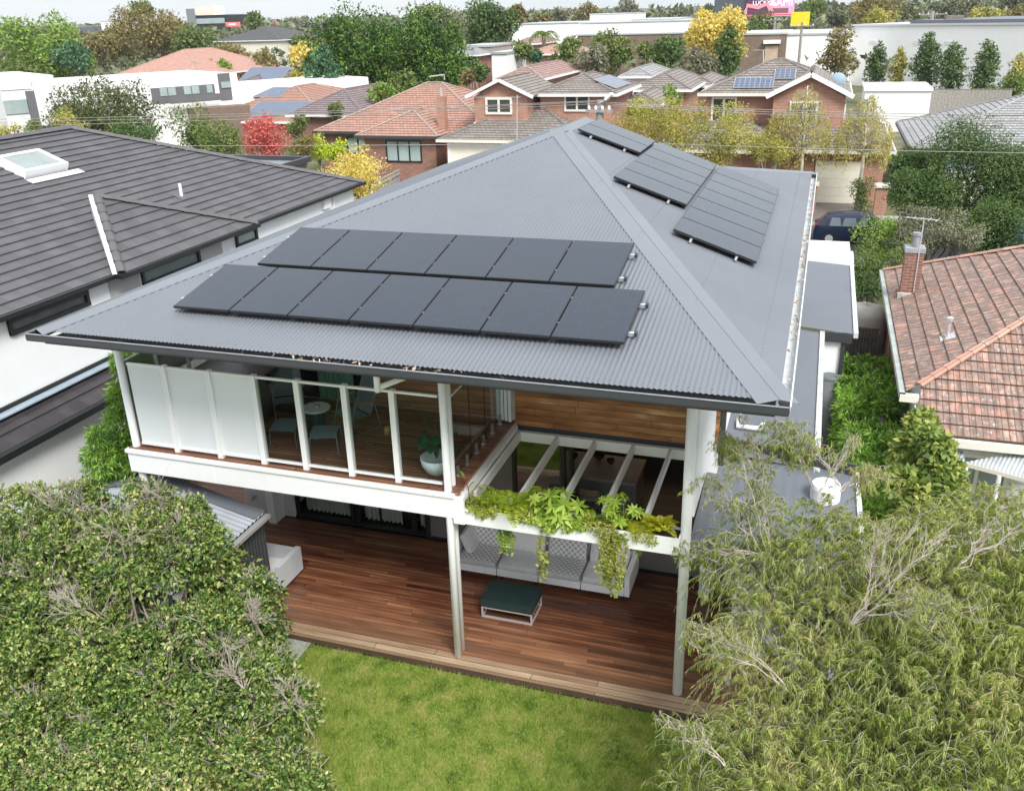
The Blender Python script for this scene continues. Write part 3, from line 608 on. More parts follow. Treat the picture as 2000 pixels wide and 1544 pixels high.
tk = thing('rainwater_tank', 'beige domed rainwater tank behind the dark timber side fence', 'water tank', (7.3, 17.2, -.3))
MB().lathe((7.3, 17.2, -.3), [(.75, 0), (.75, 2.15), (.7, 2.3), (.3, 2.42), (.08, 2.44), (.08, 2.5), (0, 2.5)], 24).build('shell', plain('beige poly', (.5, .47, .42), .6), tk, smooth=True)

def fence(name, label, a, b, h, mat, pw=.1, rail=True, z=-.25, parent=None):
    a, b = vec(*a, z), vec(*b, z); t = thing(name, label, 'fence', tuple((a+b)/2)); d = unit(b-a); l = np.linalg.norm(b-a); mb = MB(); n = int(l/pw); s = np.cross(d, (0, 0, 1))
    for i in range(n): mb.obox(a+d*(i+.5)*pw+vec(0, 0, h/2+rng.uniform(-.01, .01))+s*rng.uniform(-.004, .004), d*pw*.47, s*.008, vec(0, 0, h/2))
    mb.build('palings', mat, t)
    if rail:
        for q in (.3, h-.25):
            mb = MB(); mb.beam(a+s*.05+vec(0, 0, q), b+s*.05+vec(0, 0, q), .05, .09); mb.build('rail', mat, t)
            mb = MB(); mb.beam(a-s*.05+vec(0, 0, q), b-s*.05+vec(0, 0, q), .05, .09); mb.build('rail', mat, t)
    mb = MB(); mb.beam(a+vec(0, 0, h+.015), b+vec(0, 0, h+.015), .1, .03); mb.build('capping', mat, t)
    return t
M['paling'] = plain('weathered palings', (.1, .085, .075), .9, .4, 6, bump=.3)
M['palelight'] = plain('grey weathered palings', (.3, .28, .26), .9, .25, 5, bump=.3)
fence('paling_fence', 'dark weathered timber gate fence between the white side wall and the old house', (6.7, 15.9), (7.75, 15.9), 2.0, M['paling'])
fence('boundary_fence', 'dark paling boundary fence behind the bamboo beside the old house', (7.55, 2.5), (7.55, 12.0), 1.7, M['paling'])

# ------------------------------------------------------------------ house helpers
M['darktile'] = tilemat('dark flat tiles', [(.066, .063, .069), (.085, .082, .089), (.104, .101, .107)], .42, .33, .006, rough=.6)
M['lowtile'] = tilemat('dark brown tiles', [(.03, .026, .03), (.045, .04, .045), (.07, .065, .07)], .35, .33, .006, rough=.3)
M['oldtile'] = tilemat('old terracotta tiles', [(.26, .13, .1), (.46, .22, .155), (.58, .29, .21), (.66, .41, .32)], .125, .34, .012, ((.17, .145, .125), (.5, .46, .41)), .95, wave=.23)
M['oldcap'] = tilemat('old ridge tiles', [(.42, .22, .16), (.52, .27, .2), (.6, .35, .27)], .7, .5, .03, ((.27, .24, .2), (.5, .45, .4)), .4)
M['redtile'] = tilemat('red mottled tiles', [(.27, .13, .1), (.42, .19, .13), (.52, .24, .17)], .3, .34, .02, ((.26, .21, .17), (.36, .33, .3)), .62)
M['browntile'] = tilemat('brown grey tiles', [(.17, .145, .13), (.22, .19, .17), (.27, .235, .215)], .33, .34, .02, ((.15, .14, .13), (.3, .28, .26)), .2)
M['pinktile'] = tilemat('pinkish tiles', [(.25, .15, .13), (.34, .2, .17), (.4, .27, .23)], .3, .34, .02, ((.2, .17, .15), (.36, .33, .3)), .4)
M['greytile'] = tilemat('pale grey tiles', [(.24, .24, .24), (.3, .3, .3), (.35, .35, .35)], .33, .34, .02, ((.2, .2, .19), (.4, .4, .39)), .2)
M['orangetile'] = tilemat('orange roof tiles', [(.42, .22, .17), (.5, .28, .22), (.56, .33, .27)], .3, .34, .02, ((.35, .25, .2), (.5, .4, .35)), .2)
M['purpletile'] = tilemat('purple brown tiles', [(.15, .11, .115), (.2, .15, .155), (.24, .19, .19)], .3, .34, .02, ((.14, .12, .12), (.25, .22, .22)), .2)
M['darkcap'] = plain('dark ridge', (.1, .095, .1), .6, .15, 3)
M['browncap'] = plain('brown ridge', (.19, .165, .15), .8, .2, 3)
M['redcap'] = plain('red ridge', (.33, .26, .22), .8, .25, 3)
M['greycap'] = plain('grey ridge', (.3, .3, .3), .8, .2, 3)
M['redbrick'] = brick('red brick', (.34, .13, .085), (.44, .19, .12), (.42, .36, .31))
M['brownbrick'] = brick('brown brick', (.15, .1, .075), (.22, .15, .11), (.2, .16, .13))
M['darkbrick'] = brick('dark red brick', (.2, .08, .055), (.3, .12, .08), (.3, .25, .22))
M['cream'] = plain('cream paint', (.74, .7, .6), .6, .05)
M['creamtrim'] = plain('cream trim', (.74, .7, .62), .5, .05)
M['whitewall'] = plain('white painted concrete', (.84, .84, .84), .8, .05, .15, dirt=.12)
M['winglass'] = plain('far window glass', (.05, .06, .065), .08, .3, .4, spec=.8)
M['winpale'] = plain('window with blind', (.33, .4, .4), .15, .15, .6)
M['ncurt'] = plain('dim curtained window', (.09, .09, .095), .2, .3, 3); M['ngreen'] = plain('grey green blind window', (.14, .18, .17), .2, .1)
M['midgrey'] = plain('mid grey cladding', (.13, .13, .14), .6, .06)
def roofpart(t, faces, caps, tm, cm, course=.34, step=.03, name='roof', ridge_r=.1):
    mb = MB()
    for f in faces: tiled(mb, f, course, step)
    r = mb.build(name, tm, t); mb = MB()
    for a, b in caps: capping(mb, a, b, ridge_r)
    if caps: mb.build('ridge_tiles', cm, r)
    return r
def eaves(t, x0, x1, y0, y1, z, mat, sides='SEWN', h=.16, name='gutter'):
    for s in sides:
        mb = MB()
        if s == 'S': mb.box(x0-.1, x1+.1, y0-.12, y0, z-h, z+.02)
        if s == 'N': mb.box(x0-.1, x1+.1, y1, y1+.12, z-h, z+.02)
        if s == 'W': mb.box(x0-.12, x0, y0, y1, z-h, z+.02)
        if s == 'E': mb.box(x1, x1+.12, y0, y1, z-h, z+.02)
        mb.build(name, mat, t)
    mb = MB(); mb.box(x0+.01, x1-.01, y0+.01, y1-.01, z-.06, z-.03); mb.build('soffit', M['soffit'], t)
def win(t, a, b, z0, z1, n=2, fm='creamtrim', gm='winglass', fw=.07, out=(0, -1, 0), name='window'):
    """window on a vertical wall from plan point a to b; out = outward normal"""
    a, b, out = vec(*a, 0), vec(*b, 0), vec(*out); d = unit(b-a); l = np.linalg.norm(b-a); c = (a+b)/2+vec(0, 0, (z0+z1)/2); hz = (z1-z0)/2; Z = vec(0, 0, 1); mb = MB()
    for k in range(n+1): mb.obox(a+d*(l*k/n)+vec(0, 0, (z0+z1)/2)+out*.02, d*fw/2, out*.05, Z*hz)
    for zz in (z0, z1): mb.obox(vec(c[0], c[1], zz)+out*.023, d*(l/2+fw/2), out*.055, Z*fw/2)
    f = mb.build(name, M[fm], t); mb = MB(); mb.obox(c-out*.01, d*l/2, out*.02, Z*hz); g = mb.build('pane', M[gm], f)
    return f
def pvarray(t, o, e, u, w, l, label=None, n=None, split=1):
    """blue-grey array lying on a roof plane (a thing of its own); o = lower corner"""
    e, u = unit(e), unit(u); n = np.cross(e, u); n = n if n[2] > 0 else -n; o = np.array(o)+n*.12
    a = thing('solar_array', label, 'solar panels', tuple(o)); mb = MB(); c = o+e*w/2+u*l/2
    mb.obox(c, e*w/2, u*l/2, n*.02); mb.build('frame', M['silver'], a); mb = MB(); q = [c+i*e*(w/2-.02)+j*u*(l/2-.02)+n*.023 for i, j in ((-1, -1), (1, -1), (1, 1), (-1, 1))]
    mb.poly(q, uv=[(0, 0), (w, 0), (w, l), (0, l)]); mb.build('cells', M['pvb'], a); return a

# ------------------------------------------------------------------ left neighbour (dark tiled, white rendered)
N1 = thing('white_rendered_house', 'white rendered house with dark flat tiled roof on the left', 'house', (-14, 3, -.2))
tp = math.tan(.375); apx = vec(-16.7, 10.7, 5.5+6.5*tp)
fE = [(-10.2, -14, 5.5), (-10.2, 17.2, 5.5), tuple(apx), (-16.7, -14, 5.5+6.5*tp)]
roofpart(N1, [fE, [(-10.2, 17.2, 5.5), (-23.2, 17.2, 5.5), tuple(apx)], [(-23.2, 17.2, 5.5), (-23.2, -14, 5.5), fE[3], tuple(apx)]], [(fE[1], fE[2]), (fE[2], fE[3]), ((-23.2, 17.2, 5.5), tuple(apx))], M['darktile'], M['darkcap'], .32, .034, ridge_r=.13)
v1, v2 = vec(-9.98, 4.3, 5.52), vec(-9.98, 10.0, 5.52); d_ = CF+CR*(190-1000)/FPX-CU*(385-772)/FPX; n_ = vec(tp, 0, 1); v3 = CAM+d_*((vec(-10.2, 0, 6.05)-CAM)@n_)/(d_@n_)
roofpart(N1, [[tuple(v1), tuple(v2), tuple(v3)]], [(v1, v3), (v2, v3)], M['darktile'], M['darkcap'], .32, .034, 'roof_wing', .12)
mb = MB(); dd_ = unit(v3-v1); nn = unit(np.cross(dd_, (0, 0, 1))); nn = -nn if nn[1] > 0 else nn; L3 = np.linalg.norm(v3-v1)
q0, q1 = v1+nn*.2-dd_*.05, v3+nn*.2+dd_*.05; mb.poly([q0-vec(0, 0, .12), q1-vec(0, 0, .62), q1+vec(0, 0, .05), q0+vec(0, 0, .06)]); mb.poly([q0+vec(0, 0, .06), q1+vec(0, 0, .05), q1+vec(0, 0, .05)-nn*.1, q0+vec(0, 0, .06)-nn*.1]); mb.build('barge_board', M['white'], N1)
mb = MB(); mb.box(-10.2, -10.08, -14, 4.18, 5.43, 5.53); mb.box(-9.98, -9.86, 4.31, 10.05, 5.44, 5.55); mb.box(-10.2, -10.08, 10.06, 17.3, 5.43, 5.53); mb.box(-10.2, -9.86, 4.19, 4.3, 5.435, 5.54); mb.build('gutter', M['black'], N1)
WX = -10.38
mb = MB(); mb.box(-22.5, WX, -14, 16.8, 3.4, 5.36); mb.box(-22.5, -10.9, -14, 16.8, -.2, 3.4); mb.build('outer_wall', M['offwhite'], N1)
def wq(u0, v0, u1, v1, u2, v2): a, b, c_ = P(u0, v0, x=WX), P(u1, v1, x=WX), P(u2, v2, x=WX); return a[1], b[1], c_[2], (a[2]+b[2])/2
mb = MB(); y0 = P(212, 560, x=WX)[1]; y1 = P(268, 530, x=WX)[1]; mb.box(WX, WX+.03, y0, y1, 3.62, 5.34); mb.build('wall_panel', plain('pinkish render', (.42, .4, .4), .8, .05), N1); mb = MB(); y0 = P(388, 490, x=WX)[1]; y1 = P(430, 470, x=WX)[1]; mb.box(WX, WX+.03, y0, y1, 3.62, 5.34); mb.build('wall_panel', bpy.data.materials['pinkish render'], N1)
for k, m_ in (((8, 600, 160, 545, 20, 640), 'ncurt'), ((272, 512, 382, 474, 275, 548), 'ngreen'), ((457, 445, 495, 432, 458, 474), 'winpale')):
    y0, y1, z0, z1 = wq(*k); win(N1, (WX, y0), (WX, y1), z0-.12, min(5.3, z1), 1, 'black', m_, .09, (1, 0, 0))
p = P(633, 395, x=WX); mb = MB(); mb.box(WX, WX+.12, p[1]-.2, p[1]+.25, p[2]-.2, p[2]+.2); mb.box(WX, WX+.08, p[1]+.5, p[1]+.56, 3.6, 5.34); mb.build('meter_box', M['white'], N1)
# lower tiled roof over the garage
lt = unit(vec(-1.3, 0, .36))
roofpart(N1, [[(-9.5, -14, 3.1), (-9.5, 5.6, 3.1), (-10.4, 5.6, 3.5), (-10.4, -14, 3.5)]], [], M['lowtile'], M['darkcap'], .42, .03, 'lower_roof')
mb = MB(); mb.box(-10.38, -10.1, -14, 5.6, 3.5, 3.53); mb.build('flashing', plain('blue grey lead', (.3, .36, .42), .5, .2, 2), N1)
mb = MB(); mb.box(-10.38, -10.33, -14, 5.6, 3.53, 3.62); mb.box(-9.5, -9.36, -14, 5.7, 2.98, 3.13); mb.build('gutter', M['black'], N1)
mb = MB(); mb.box(-10.8, -9.7, -14, 5.4, -.2, 2.98); mb.build('lower_wall', M['offwhite'], N1)
uN = unit(vec(-6.5, 0, 6.5*tp)); nN = unit(vec(tp, 0, 1))
sk = thing('skylight', 'raised white framed skylight on the dark tiled roof', 'skylight', (-15, 7.5, 7.4))
c = vec(-15.1, 7.35, 5.5+4.9*tp); mb = MB(); hx, hy = .46, .72
for s in (-1, 1): mb.obox(c+uN*s*hx+nN*.12, uN*.05, eY*(hy+.05), nN*.12); mb.obox(c+eY*s*hy+nN*.12, uN*(hx-.05), eY*.05, nN*.12)
mb.build('frame', M['white'], sk); mb = MB(); mb.obox(c+nN*.2, uN*hx, eY*hy, nN*.01); mb.build('pane', plain('skylight glass', (.24, .28, .27), .1), sk)
mb = MB(); mb.obox(c-uN*.72+nN*.045+eY*.1, uN*.12, eY*.95, nN*.008); mb.build('flashing', plain('pale lead', (.6, .6, .62), .5), sk)
vp = thing('roof_vent_pipe', 'small white vent pipe standing on the dark tiled roof', 'vent pipe', (-12.2, 9.7, 6.3))
MB().tube([(-12.18, 9.69, 6.25), (-12.18, 9.69, 6.68)], .045, 10).build('pipe', M['white'], vp); MB().obox((-12.18, 9.69, 6.31), uN*.2, eY*.2, nN*.02).build('flashing', M['darkcap'], vp)
db = thing('flat_roofed_annex', 'charcoal flat roofed annex behind the dark tiled roof', 'annex', (-13, 21, -.2))
a, b = P(430, 303, y=26), P(596, 306, y=26); z = b[2]
mb = MB(); mb.box(a[0], b[0], 19.5, 26, -.2, z-.25); mb.build('wall', M['midgrey'], db); mb = MB(); mb.box(a[0]-.2, b[0]+.2, 19.2, 19.35, z-.25, z); mb.box(b[0]+.05, b[0]+.2, 19.35, 26, z-.25, z); mb.box(a[0]-.2, b[0]+.2, 26, 26.2, z-.25, z); mb.build('parapet', M['charcoal'], db)
mb = MB(); mb.box(a[0], b[0], 19.35, 26, z-.24, z-.2); mb.build('roof', M['gutter'], db)

# ------------------------------------------------------------------ right neighbour (old terracotta)
N2 = thing('old_terracotta_house', 'old weatherboard house under a lichen stained terracotta tile roof on the right', 'house', (12, 12, -.2))
kk = 6; tq = .42
hipt = (8.1+kk, 7.9+kk, 3.126+kk*tq)
fl = [(7.8, 18.2, 3.0), (7.8, 7.6, 3.0), hipt, (7.8+kk+.3, 13.3+.6, 3+(kk+.3)*tq), ]
far = (7.8+5, 18.2-3.2, 3+5*tq)
roofpart(N2, [[(7.8, 7.62, 3.0), (7.8, 18.2, 3.0), far, hipt]], [((7.8, 18.2, 3.0), far), (far, hipt)], M['oldtile'], M['oldcap'], .34, .03, 'roof')
ft = [(8.02, 6.5, 2.54), (20, 6.5, 2.54), (20, 13.9, 2.54+7.4*tq), hipt, (8.1, 7.9, 3.13)]
roofpart(N2, [ft], [((8.05, 7.8, 3.1), hipt)], M['oldtile'], M['oldcap'], .34, .03, 'roof')
mb = MB(); mb.poly([far, (18, 18.4, 3), (20, 13.9, 2.54+7.4*tq), hipt]); mb.poly([(7.8, 18.2, 3.0), (18, 18.4, 3), far]); mb.build('roof', M['oldtile'], N2)
mb = MB(); mb.box(7.66, 7.78, 7.5, 18.3, 2.86, 3.0); mb.build('gutter', plain('pale green grey gutter', (.35, .38, .36), .6, .2, 3), N2)
mb = MB(); mb.box(7.66, 8.05, 7.45, 7.6, 2.84, 3.0); mb.box(7.98, 8.0, 6.4, 7.5, 2.38, 2.8); mb.box(7.98, 20, 6.36, 6.48, 2.36, 2.52); mb.build('fascia_board', M['creamtrim'], N2)
wb = brick('white weatherboards', (.66, .66, .64), (.7, .7, .68), (.3, .3, .3), 6, .16, .008, .05)
mb = MB(); mb.box(8.1, 19, 6.9, 7.0, -.2, 2.4); mb.box(8.25, 8.35, 7.6, 18, -.2, 2.85); mb.build('wall', wb, N2)
mb = MB(); mb.box(8.0, 8.36, 12.5, 17.6, -.2, 2.85); mb.build('wall', M['darkbrick'], N2)
mb = MB(); mb.obox((8.3, 15.1, 1.5), eX*.33, eY*.32, vec(0, 0, 1.7)); mb.obox((8.3, 15.1, 3.75), eX*.24, eY*.24, vec(0, 0, .75)); ch = mb.build('chimney', M['darkbrick'], N2)
mb = MB(); mb.box(8.03, 8.57, 14.83, 15.37, 4.42, 4.55); mb.lathe((8.3, 15.1, 4.55), [(.11, 0), (.09, .3), (.12, .32), (.12, .4), (0, .4)], 12); mb.build('chimney_pot', plain('grey pot', (.3, .3, .32), .7, .2, 4), ch)
mb = MB(); mb.box(7.98, 8.62, 14.72, 14.86, 3.0, 3.25); mb.build('flashing', plain('old lead', (.45, .43, .4), .7, .3, 5), ch)
an = thing('tv_antenna', 'old grey television antenna on the brick chimney of the terracotta roof', 'antenna', (8.35, 15, 4.6)); MB().tube([(8.4, 14.84, 3.2), (8.4, 14.84, 5.4)], .018, 6).build('mast', M['silver'], an)
def aerial(p, n, boom, d, w, mat, par):
    d = unit(d); sd = unit(np.cross(d, (0, 0, 1))); mb = MB(); mb.beam(p-d*boom/2, p+d*boom/2, .025, .025)
    for i in range(n): q = p-d*boom/2+d*boom*i/(n-1); mb.tube([q-sd*w*(.4+.6*i/n), q+sd*w*(.4+.6*i/n)], .01, 5)
    mb.build('element_boom', mat, par)
aerial(vec(8.35, 14.84, 5.4), 5, .8, vec(1, -.3, 0), .28, M['silver'], an)
vt = thing('roof_vent_pipe', 'galvanised vent pipe with cowl on the terracotta roof', 'vent pipe', (8.8, 10.4, 3.4)); q = vec(8.83, 10.37, 3.43)
MB().tube([q, q+vec(0, 0, .45)], .04, 10).build('pipe', M['silver'], vt); MB().lathe(q+vec(0, 0, .42), [(.07, 0), (.08, .1), (0, .14)], 12).build('cowl', M['silver'], vt); MB().obox(q+vec(0, 0, .03), unit(vec(1, 0, tq))*.17, eY*.17, vec(0, 0, .01)).build('flashing', plain('zinc', (.5, .52, .54), .5), vt)
aw = thing('corrugated_awning', 'grey corrugated iron awning over the window of the old weatherboard house', 'awning', (9.5, 5.6, 2))
cr_ = [P(1885, 902, z=2.1), P(2090, 955, z=2.1), P(2090, 868, z=2.42), P(1873, 836, z=2.42)]
corrugated('sheet', [tuple(p) for p in cr_], plain('galvanised iron', (.42, .45, .46), .4, .15, 3), aw, amp=.01)
mb = MB(); mb.beam(cr_[0]-vec(0, 0, .05), cr_[1]-vec(0, 0, .05), .04, .09); mb.build('edge_beam', M['creamtrim'], aw)
for s in (.02, .35): q = cr_[0]+(cr_[1]-cr_[0])*s; MB().tube([q-vec(0, 0, .1), (q[0], q[1], -.2)], .045, 8).build('post', M['white'], aw)
win(N2, (8.75, 6.88), (9.9, 6.88), .9, 2.0, 2, 'creamtrim', 'winpale', .07)
mb = MB(); mb.box(8.1, 8.9, 4.6, 6.85, -.2, 1.0); mb.build('porch_wall', plain('dirty white render', (.5, .48, .44), .9, .2, 2, dirt=.5), N2)
for i, (u, v, s) in enumerate(((1748, 800, .34), (1768, 838, .42))):
    q = P(u, v, z=.75); t = thing('heater_unit', ['small beige outdoor heater unit under the terracotta eave', 'larger grey outdoor heater unit in front of the small beige unit'][i], 'heater unit', (q[0], q[1], -.2))
    MB().box(q[0]-s/2, q[0]+s/2, q[1]-s/2, q[1]+s/2, -.2, .75).build('casing', plain('beige steel', (.4, .36, .3), .6) if not i else plain('taupe steel', (.28, .25, .22), .6), t, bevel=.02)
    MB().box(q[0]-s*.35, q[0]+s*.35, q[1]-s/2-.01, q[1]-s/2, .35, .6).build('grille', M['black'], t)

# ------------------------------------------------------------------ houses across the street
def hiphouse(name, label, x0, x1, y0, y1, z, pitch, tm, cm, wm, gm='white', gable='', oh=.45, zb=-.3, gmat=None, course=.34, cat='house'):
    t = thing(name, label, cat, ((x0+x1)/2, y0, zb)); add_hip(t, x0, x1, y0, y1, z, pitch, tm, cm, wm, gm, gable, oh, zb, course); return t
def add_hip(t, x0, x1, y0, y1, z, pitch, tm, cm, wm, gm='white', gable='', oh=.45, zb=-.3, course=.34, name='roof'):
    F, G, caps = hip_faces(x0, x1, y0, y1, z, pitch, gable); roofpart(t, F, caps, M[tm], M[cm], course, .03, name)
    sides = ''.join(s for s in 'SEWN' if s not in gable); eaves(t, x0, x1, y0, y1, z, M[gm], sides)
    mb = MB(); mb.box(x0+oh, x1-oh, y0+oh, y1-oh, zb, z-.05)
    for f in G:
        c = np.mean(np.array(f), 0); q = [tuple(c+(np.array(p)-c)*np.array([.95, .95, .93])+(vec(c[0], c[1], 0)-vec(c[0], c[1], 0))) for p in f]
        q = [tuple(np.array(p)+(vec(0, oh*.8, -.02) if c[1] < (y0+y1)/2 and abs(f[0][1]-f[1][1]) < .01 else vec(0, 0, -.02))) for p in f]; mb.poly(q)
        a, b, k = map(np.array, f)
        m2 = MB(); 
        for s_, e_ in ((a, k), (b, k)): m2.beam(s_-vec(0, .03, .06), e_-vec(0, .03, .06), .05, .22)
        m2.build('barge_board', M[gm], t)
    mb.build('wall', M[wm] if isinstance(wm, str) else wm, t)
# H1 red tiles
h1 = hiphouse('red_tiled_house', 'single storey brick house with mottled red tile roof and brick chimney', -32.4, -17.3, 52.2, 66.0, 3.0, .42, 'redtile', 'redcap', 'darkbrick', 'charcoal')
add_hip(h1, -27.6, -20.9, 49.9, 60, 3.0, .42, 'redtile', 'redcap', 'darkbrick', 'charcoal', name='roof_bay')
a, b = P(754, 275, y=50.35), P(824, 316, y=50.35); win(h1, (a[0], 50.35), (b[0], 50.35), b[2], a[2], 3, 'black', 'winpale', .09)
a, b = P(678, 268, y=52.6), P(722, 300, y=52.6); win(h1, (a[0], 52.6), (b[0], 52.6), b[2], a[2], 2, 'black', 'winpale', .09)
p = P(865, 240, y=52.5); q = P(865, 188, y=52.5); mb = MB(); mb.box(p[0]-.3, p[0]+.3, 52.2, 52.8, 2.5, q[2]); ch = mb.build('chimney', M['redbrick'], h1); MB().tube([(p[0], 52.5, q[2]), (p[0], 52.5, q[2]+.6)], .1, 8).build('flue', M['silver'], ch)
# H2 two storey brick
h2 = thing('two_storey_brick_house', 'two storey red brick house with white gable window and brown tile roof', 'house', (-14, 50, -.3))
add_hip(h2, -20.3, -9.4, 48.3, 62, 3.0, .38, 'browntile', 'browncap', 'redbrick', 'creamtrim', name='lower_roof')
add_hip(h2, -14.4, -8.3, 52.0, 60.5, 5.75, .36, 'browntile', 'browncap', 'redbrick', 'white', zb=2.5)
F, G, caps = hip_faces(-18.95, -13.9, 50.6, 58, 5.72, .42, 'SN'); roofpart(h2, F, caps, M['browntile'], M['browncap'], name='gable_roof')
mb = MB(); mb.box(-18.44, -14.45, 51.0, 57, 3.4, 5.66); mb.poly([(-18.44, 50.99, 5.66), (-14.45, 50.99, 5.66), (-16.42, 50.99, 6.75)]); mb.build('gable_wall', M['redbrick'], h2)
mb = MB()
for s_, e_ in (((-18.95, 50.58, 5.66), (-16.42, 50.58, 6.8)), ((-13.9, 50.58, 5.66), (-16.42, 50.58, 6.8))): mb.beam(s_, e_, .1, .2)
mb.box(-18.5, -14.4, 50.9, 51.0, 3.82, 3.92); mb.build('barge_board', M['white'], h2)
win(h2, (-17.5, 50.98), (-15.65, 50.98), 4.55, 5.55, 2, 'creamtrim', 'winglass', .16)
a, b = P(1104, 190, y=52.4), P(1150, 216, y=52.4); win(h2, (a[0], 52.42), (b[0], 52.42), b[2], a[2]+.1, 2, 'creamtrim', 'winglass', .14)
a = P(878, 283, y=48.72); b = P(985, 320, y=48.72); mb = MB(); mb.box(a[0], b[0], 48.66, 48.74, -.3, a[2]); mb.build('garage_door', M['cream'], h2)
mb = MB(); mb.box(a[0]-.12, b[0]+.12, 48.6, 48.66, a[2], a[2]+.12); mb.box(a[0]-.12, a[0], 48.6, 48.66, -.3, a[2]); mb.build('door_frame', M['white'], h2)
h2t = math.tan(.36); o = vec(-8.3-.4, 53.5, 5.75+.4*h2t); pvarray(None, o, eY, unit(vec(-1, 0, h2t)), 5.0, 1.7, 'row of black solar panels on the side of the two storey brick roof')
# H3 two storey brick right
h3 = thing('gabled_brick_house', 'two storey brick house with white arched gable half hidden by weeping birches', 'house', (2, 52, -.3))
add_hip(h3, -2.45, 6.9, 50.3, 59, 5.9, .4, 'browntile', 'browncap', 'redbrick', 'creamtrim', zb=2.6)
F, G, caps = hip_faces(1.95, 7.0, 48.4, 57, 5.85, .5, 'SN'); roofpart(h3, F, caps, M['browntile'], M['browncap'], name='gable_roof')
mb = MB(); mb.box(2.35, 6.6, 48.8, 55, 2.8, 5.8); mb.poly([(2.35, 48.79, 5.8), (6.6, 48.79, 5.8), (4.47, 48.79, 7.0)]); mb.build('gable_wall', M['redbrick'], h3)
mb = MB()
for s_, e_ in (((1.9, 48.38, 5.85), (4.47, 48.38, 7.15)), ((7.05, 48.38, 5.85), (4.47, 48.38, 7.15))): mb.beam(s_, e_, .12, .26)
mb.build('barge_board', M['white'], h3)
win(h3, (3.4, 48.78), (5.0, 48.78), 4.1, 5.5, 2, 'white', 'winglass', .12); win(h3, (-1.6, 50.72), (-.1, 50.72), 4.0, 5.6, 2, 'creamtrim', 'winglass', .14); win(h3, (6.62, 49.6), (6.62, 50.4), 4.3, 5.4, 1, 'white', 'winglass', .1, (1, 0, 0))
add_hip(h3, -4.5, 4.0, 45.6, 60, 2.95, .38, 'browntile', 'browncap', 'redbrick', 'creamtrim', name='lower_roof')
add_hip(h3, 2.9, 9.6, 46.2, 60, 2.95, .38, 'browntile', 'browncap', 'redbrick', 'creamtrim', name='garage_roof')
a, b = P(1590, 312, y=46.6), P(1676, 363, y=46.6); mb = MB()
for i in range(5): mb.box(5.25, 7.9, 46.56-.004*(i % 2), 46.7, -.3+i*.52, -.3+i*.52+.51)
mb.build('garage_door', M['cream'], h3)
tt = math.tan(.4); uu = unit(vec(0, 1, tt)); pvarray(None, vec(-.35, 50.3, 5.9)+uu*.55, eX, uu, 2.5, 1.35, 'lower blue grey solar panels on the brick house behind the birches'); pvarray(None, vec(2.15-.05, 50.3, 5.9)+uu*1.75, eX, uu, 1.35, 1.3, 'small upper pair of blue grey solar panels behind the birches')
tl = math.tan(.38); pvarray(None, vec(-1.9, 45.6, 2.95)+unit(vec(0, 1, tl))*.9, eX, unit(vec(0, 1, tl)), 1.6, 1.3, 'blue grey solar panels on the low front roof seen through yellow leaves')
# H4 grey hip right
h4 = hiphouse('grey_roofed_house', 'cream house with pale grey tiled hip roof at the right edge', 10.6, 24, 47.6, 62, 2.95, .34, 'greytile', 'greycap', 'cream', 'charcoal')
win(h4, (12.2, 48.03), (14.6, 48.03), 1.6, 2.55, 2, 'white', 'winpale', .1)
# middle distance houses: (name,label,u0,u1 of eave, v eave, y0, depth, pitch, mats)
def midhouse(name, label, u0, u1, v, y0, d, pitch, tm, cm, wm, gable='', gm='white', zmin=1.2):
    a, b = P(u0, v, y=y0), P(u1, v, y=y0); z = max(zmin, (a[2]+b[2])/2); return hiphouse(name, label, a[0], b[0], y0, y0+d, z, pitch, tm, cm, wm, gm, gable)
midhouse('brown_tiled_house', 'brown tiled hip roof between the two brick houses, nearer one', 1200, 1290, 205, 58, 9, .4, 'browntile', 'browncap', 'redbrick')
midhouse('brown_tiled_house', 'wide brown tiled hip roof behind the yellow street tree', 1225, 1350, 176, 66, 12, .42, 'browntile', 'browncap', 'redbrick')
midhouse('brown_tiled_house', 'brown tiled roof just left of the brick house with solar panels', 1330, 1400, 168, 74, 10, .4, 'browntile', 'browncap', 'brownbrick')
midhouse('bluish_metal_house', 'pale blue grey metal roofed house behind the brown tiled roofs', 1208, 1275, 150, 82, 11, .42, 'greytile', 'greycap', 'offwhite')
midhouse('pink_tiled_house', 'pinkish tiled roof with small white vents behind the two storey brick house', 968, 1062, 155, 74, 16, .4, 'pinktile', 'redcap', 'redbrick')
midhouse('purple_tiled_house', 'purple brown tiled hip roof left of the red tiled house', 560, 712, 225, 62, 16, .45, 'purpletile', 'browncap', 'darkbrick')
h7 = midhouse('solar_tiled_house', 'pink brown tiled house carrying several blue grey solar arrays', 385, 640, 238, 66, 22, .36, 'redtile', 'redcap', 'redbrick')
a = P(385, 238, y=66); tz = math.tan(.36); uu = unit(vec(0, 1, tz))
for u_, w_, l_, s_, lab in ((468, 7.5, 3.0, 1.2, 'largest lower solar array on the pink brown tiled house'), (395, 3.2, 2.4, .9, 'left solar array on the pink brown tiled house'), (445, 3.2, 2.2, 5.2, 'upper solar array on the pink brown tiled house')):
    x = P(u_, 238, y=66)[0]; pvarray(None, vec(x, 66, max(1.2, a[2]))+uu*s_, eX, uu, w_, l_, lab)
hh = midhouse('orange_tiled_house', 'pale orange tiled house beyond the long white apartments', 215, 392, 149, 122, 26, .4, 'orangetile', 'orangetile', 'redbrick', zmin=2)
p = P(318, 140, y=124); pvarray(None, p, eX, unit(vec(0, 1, .42)), 5, 3.2, 'solar array on the pale orange tiled house')
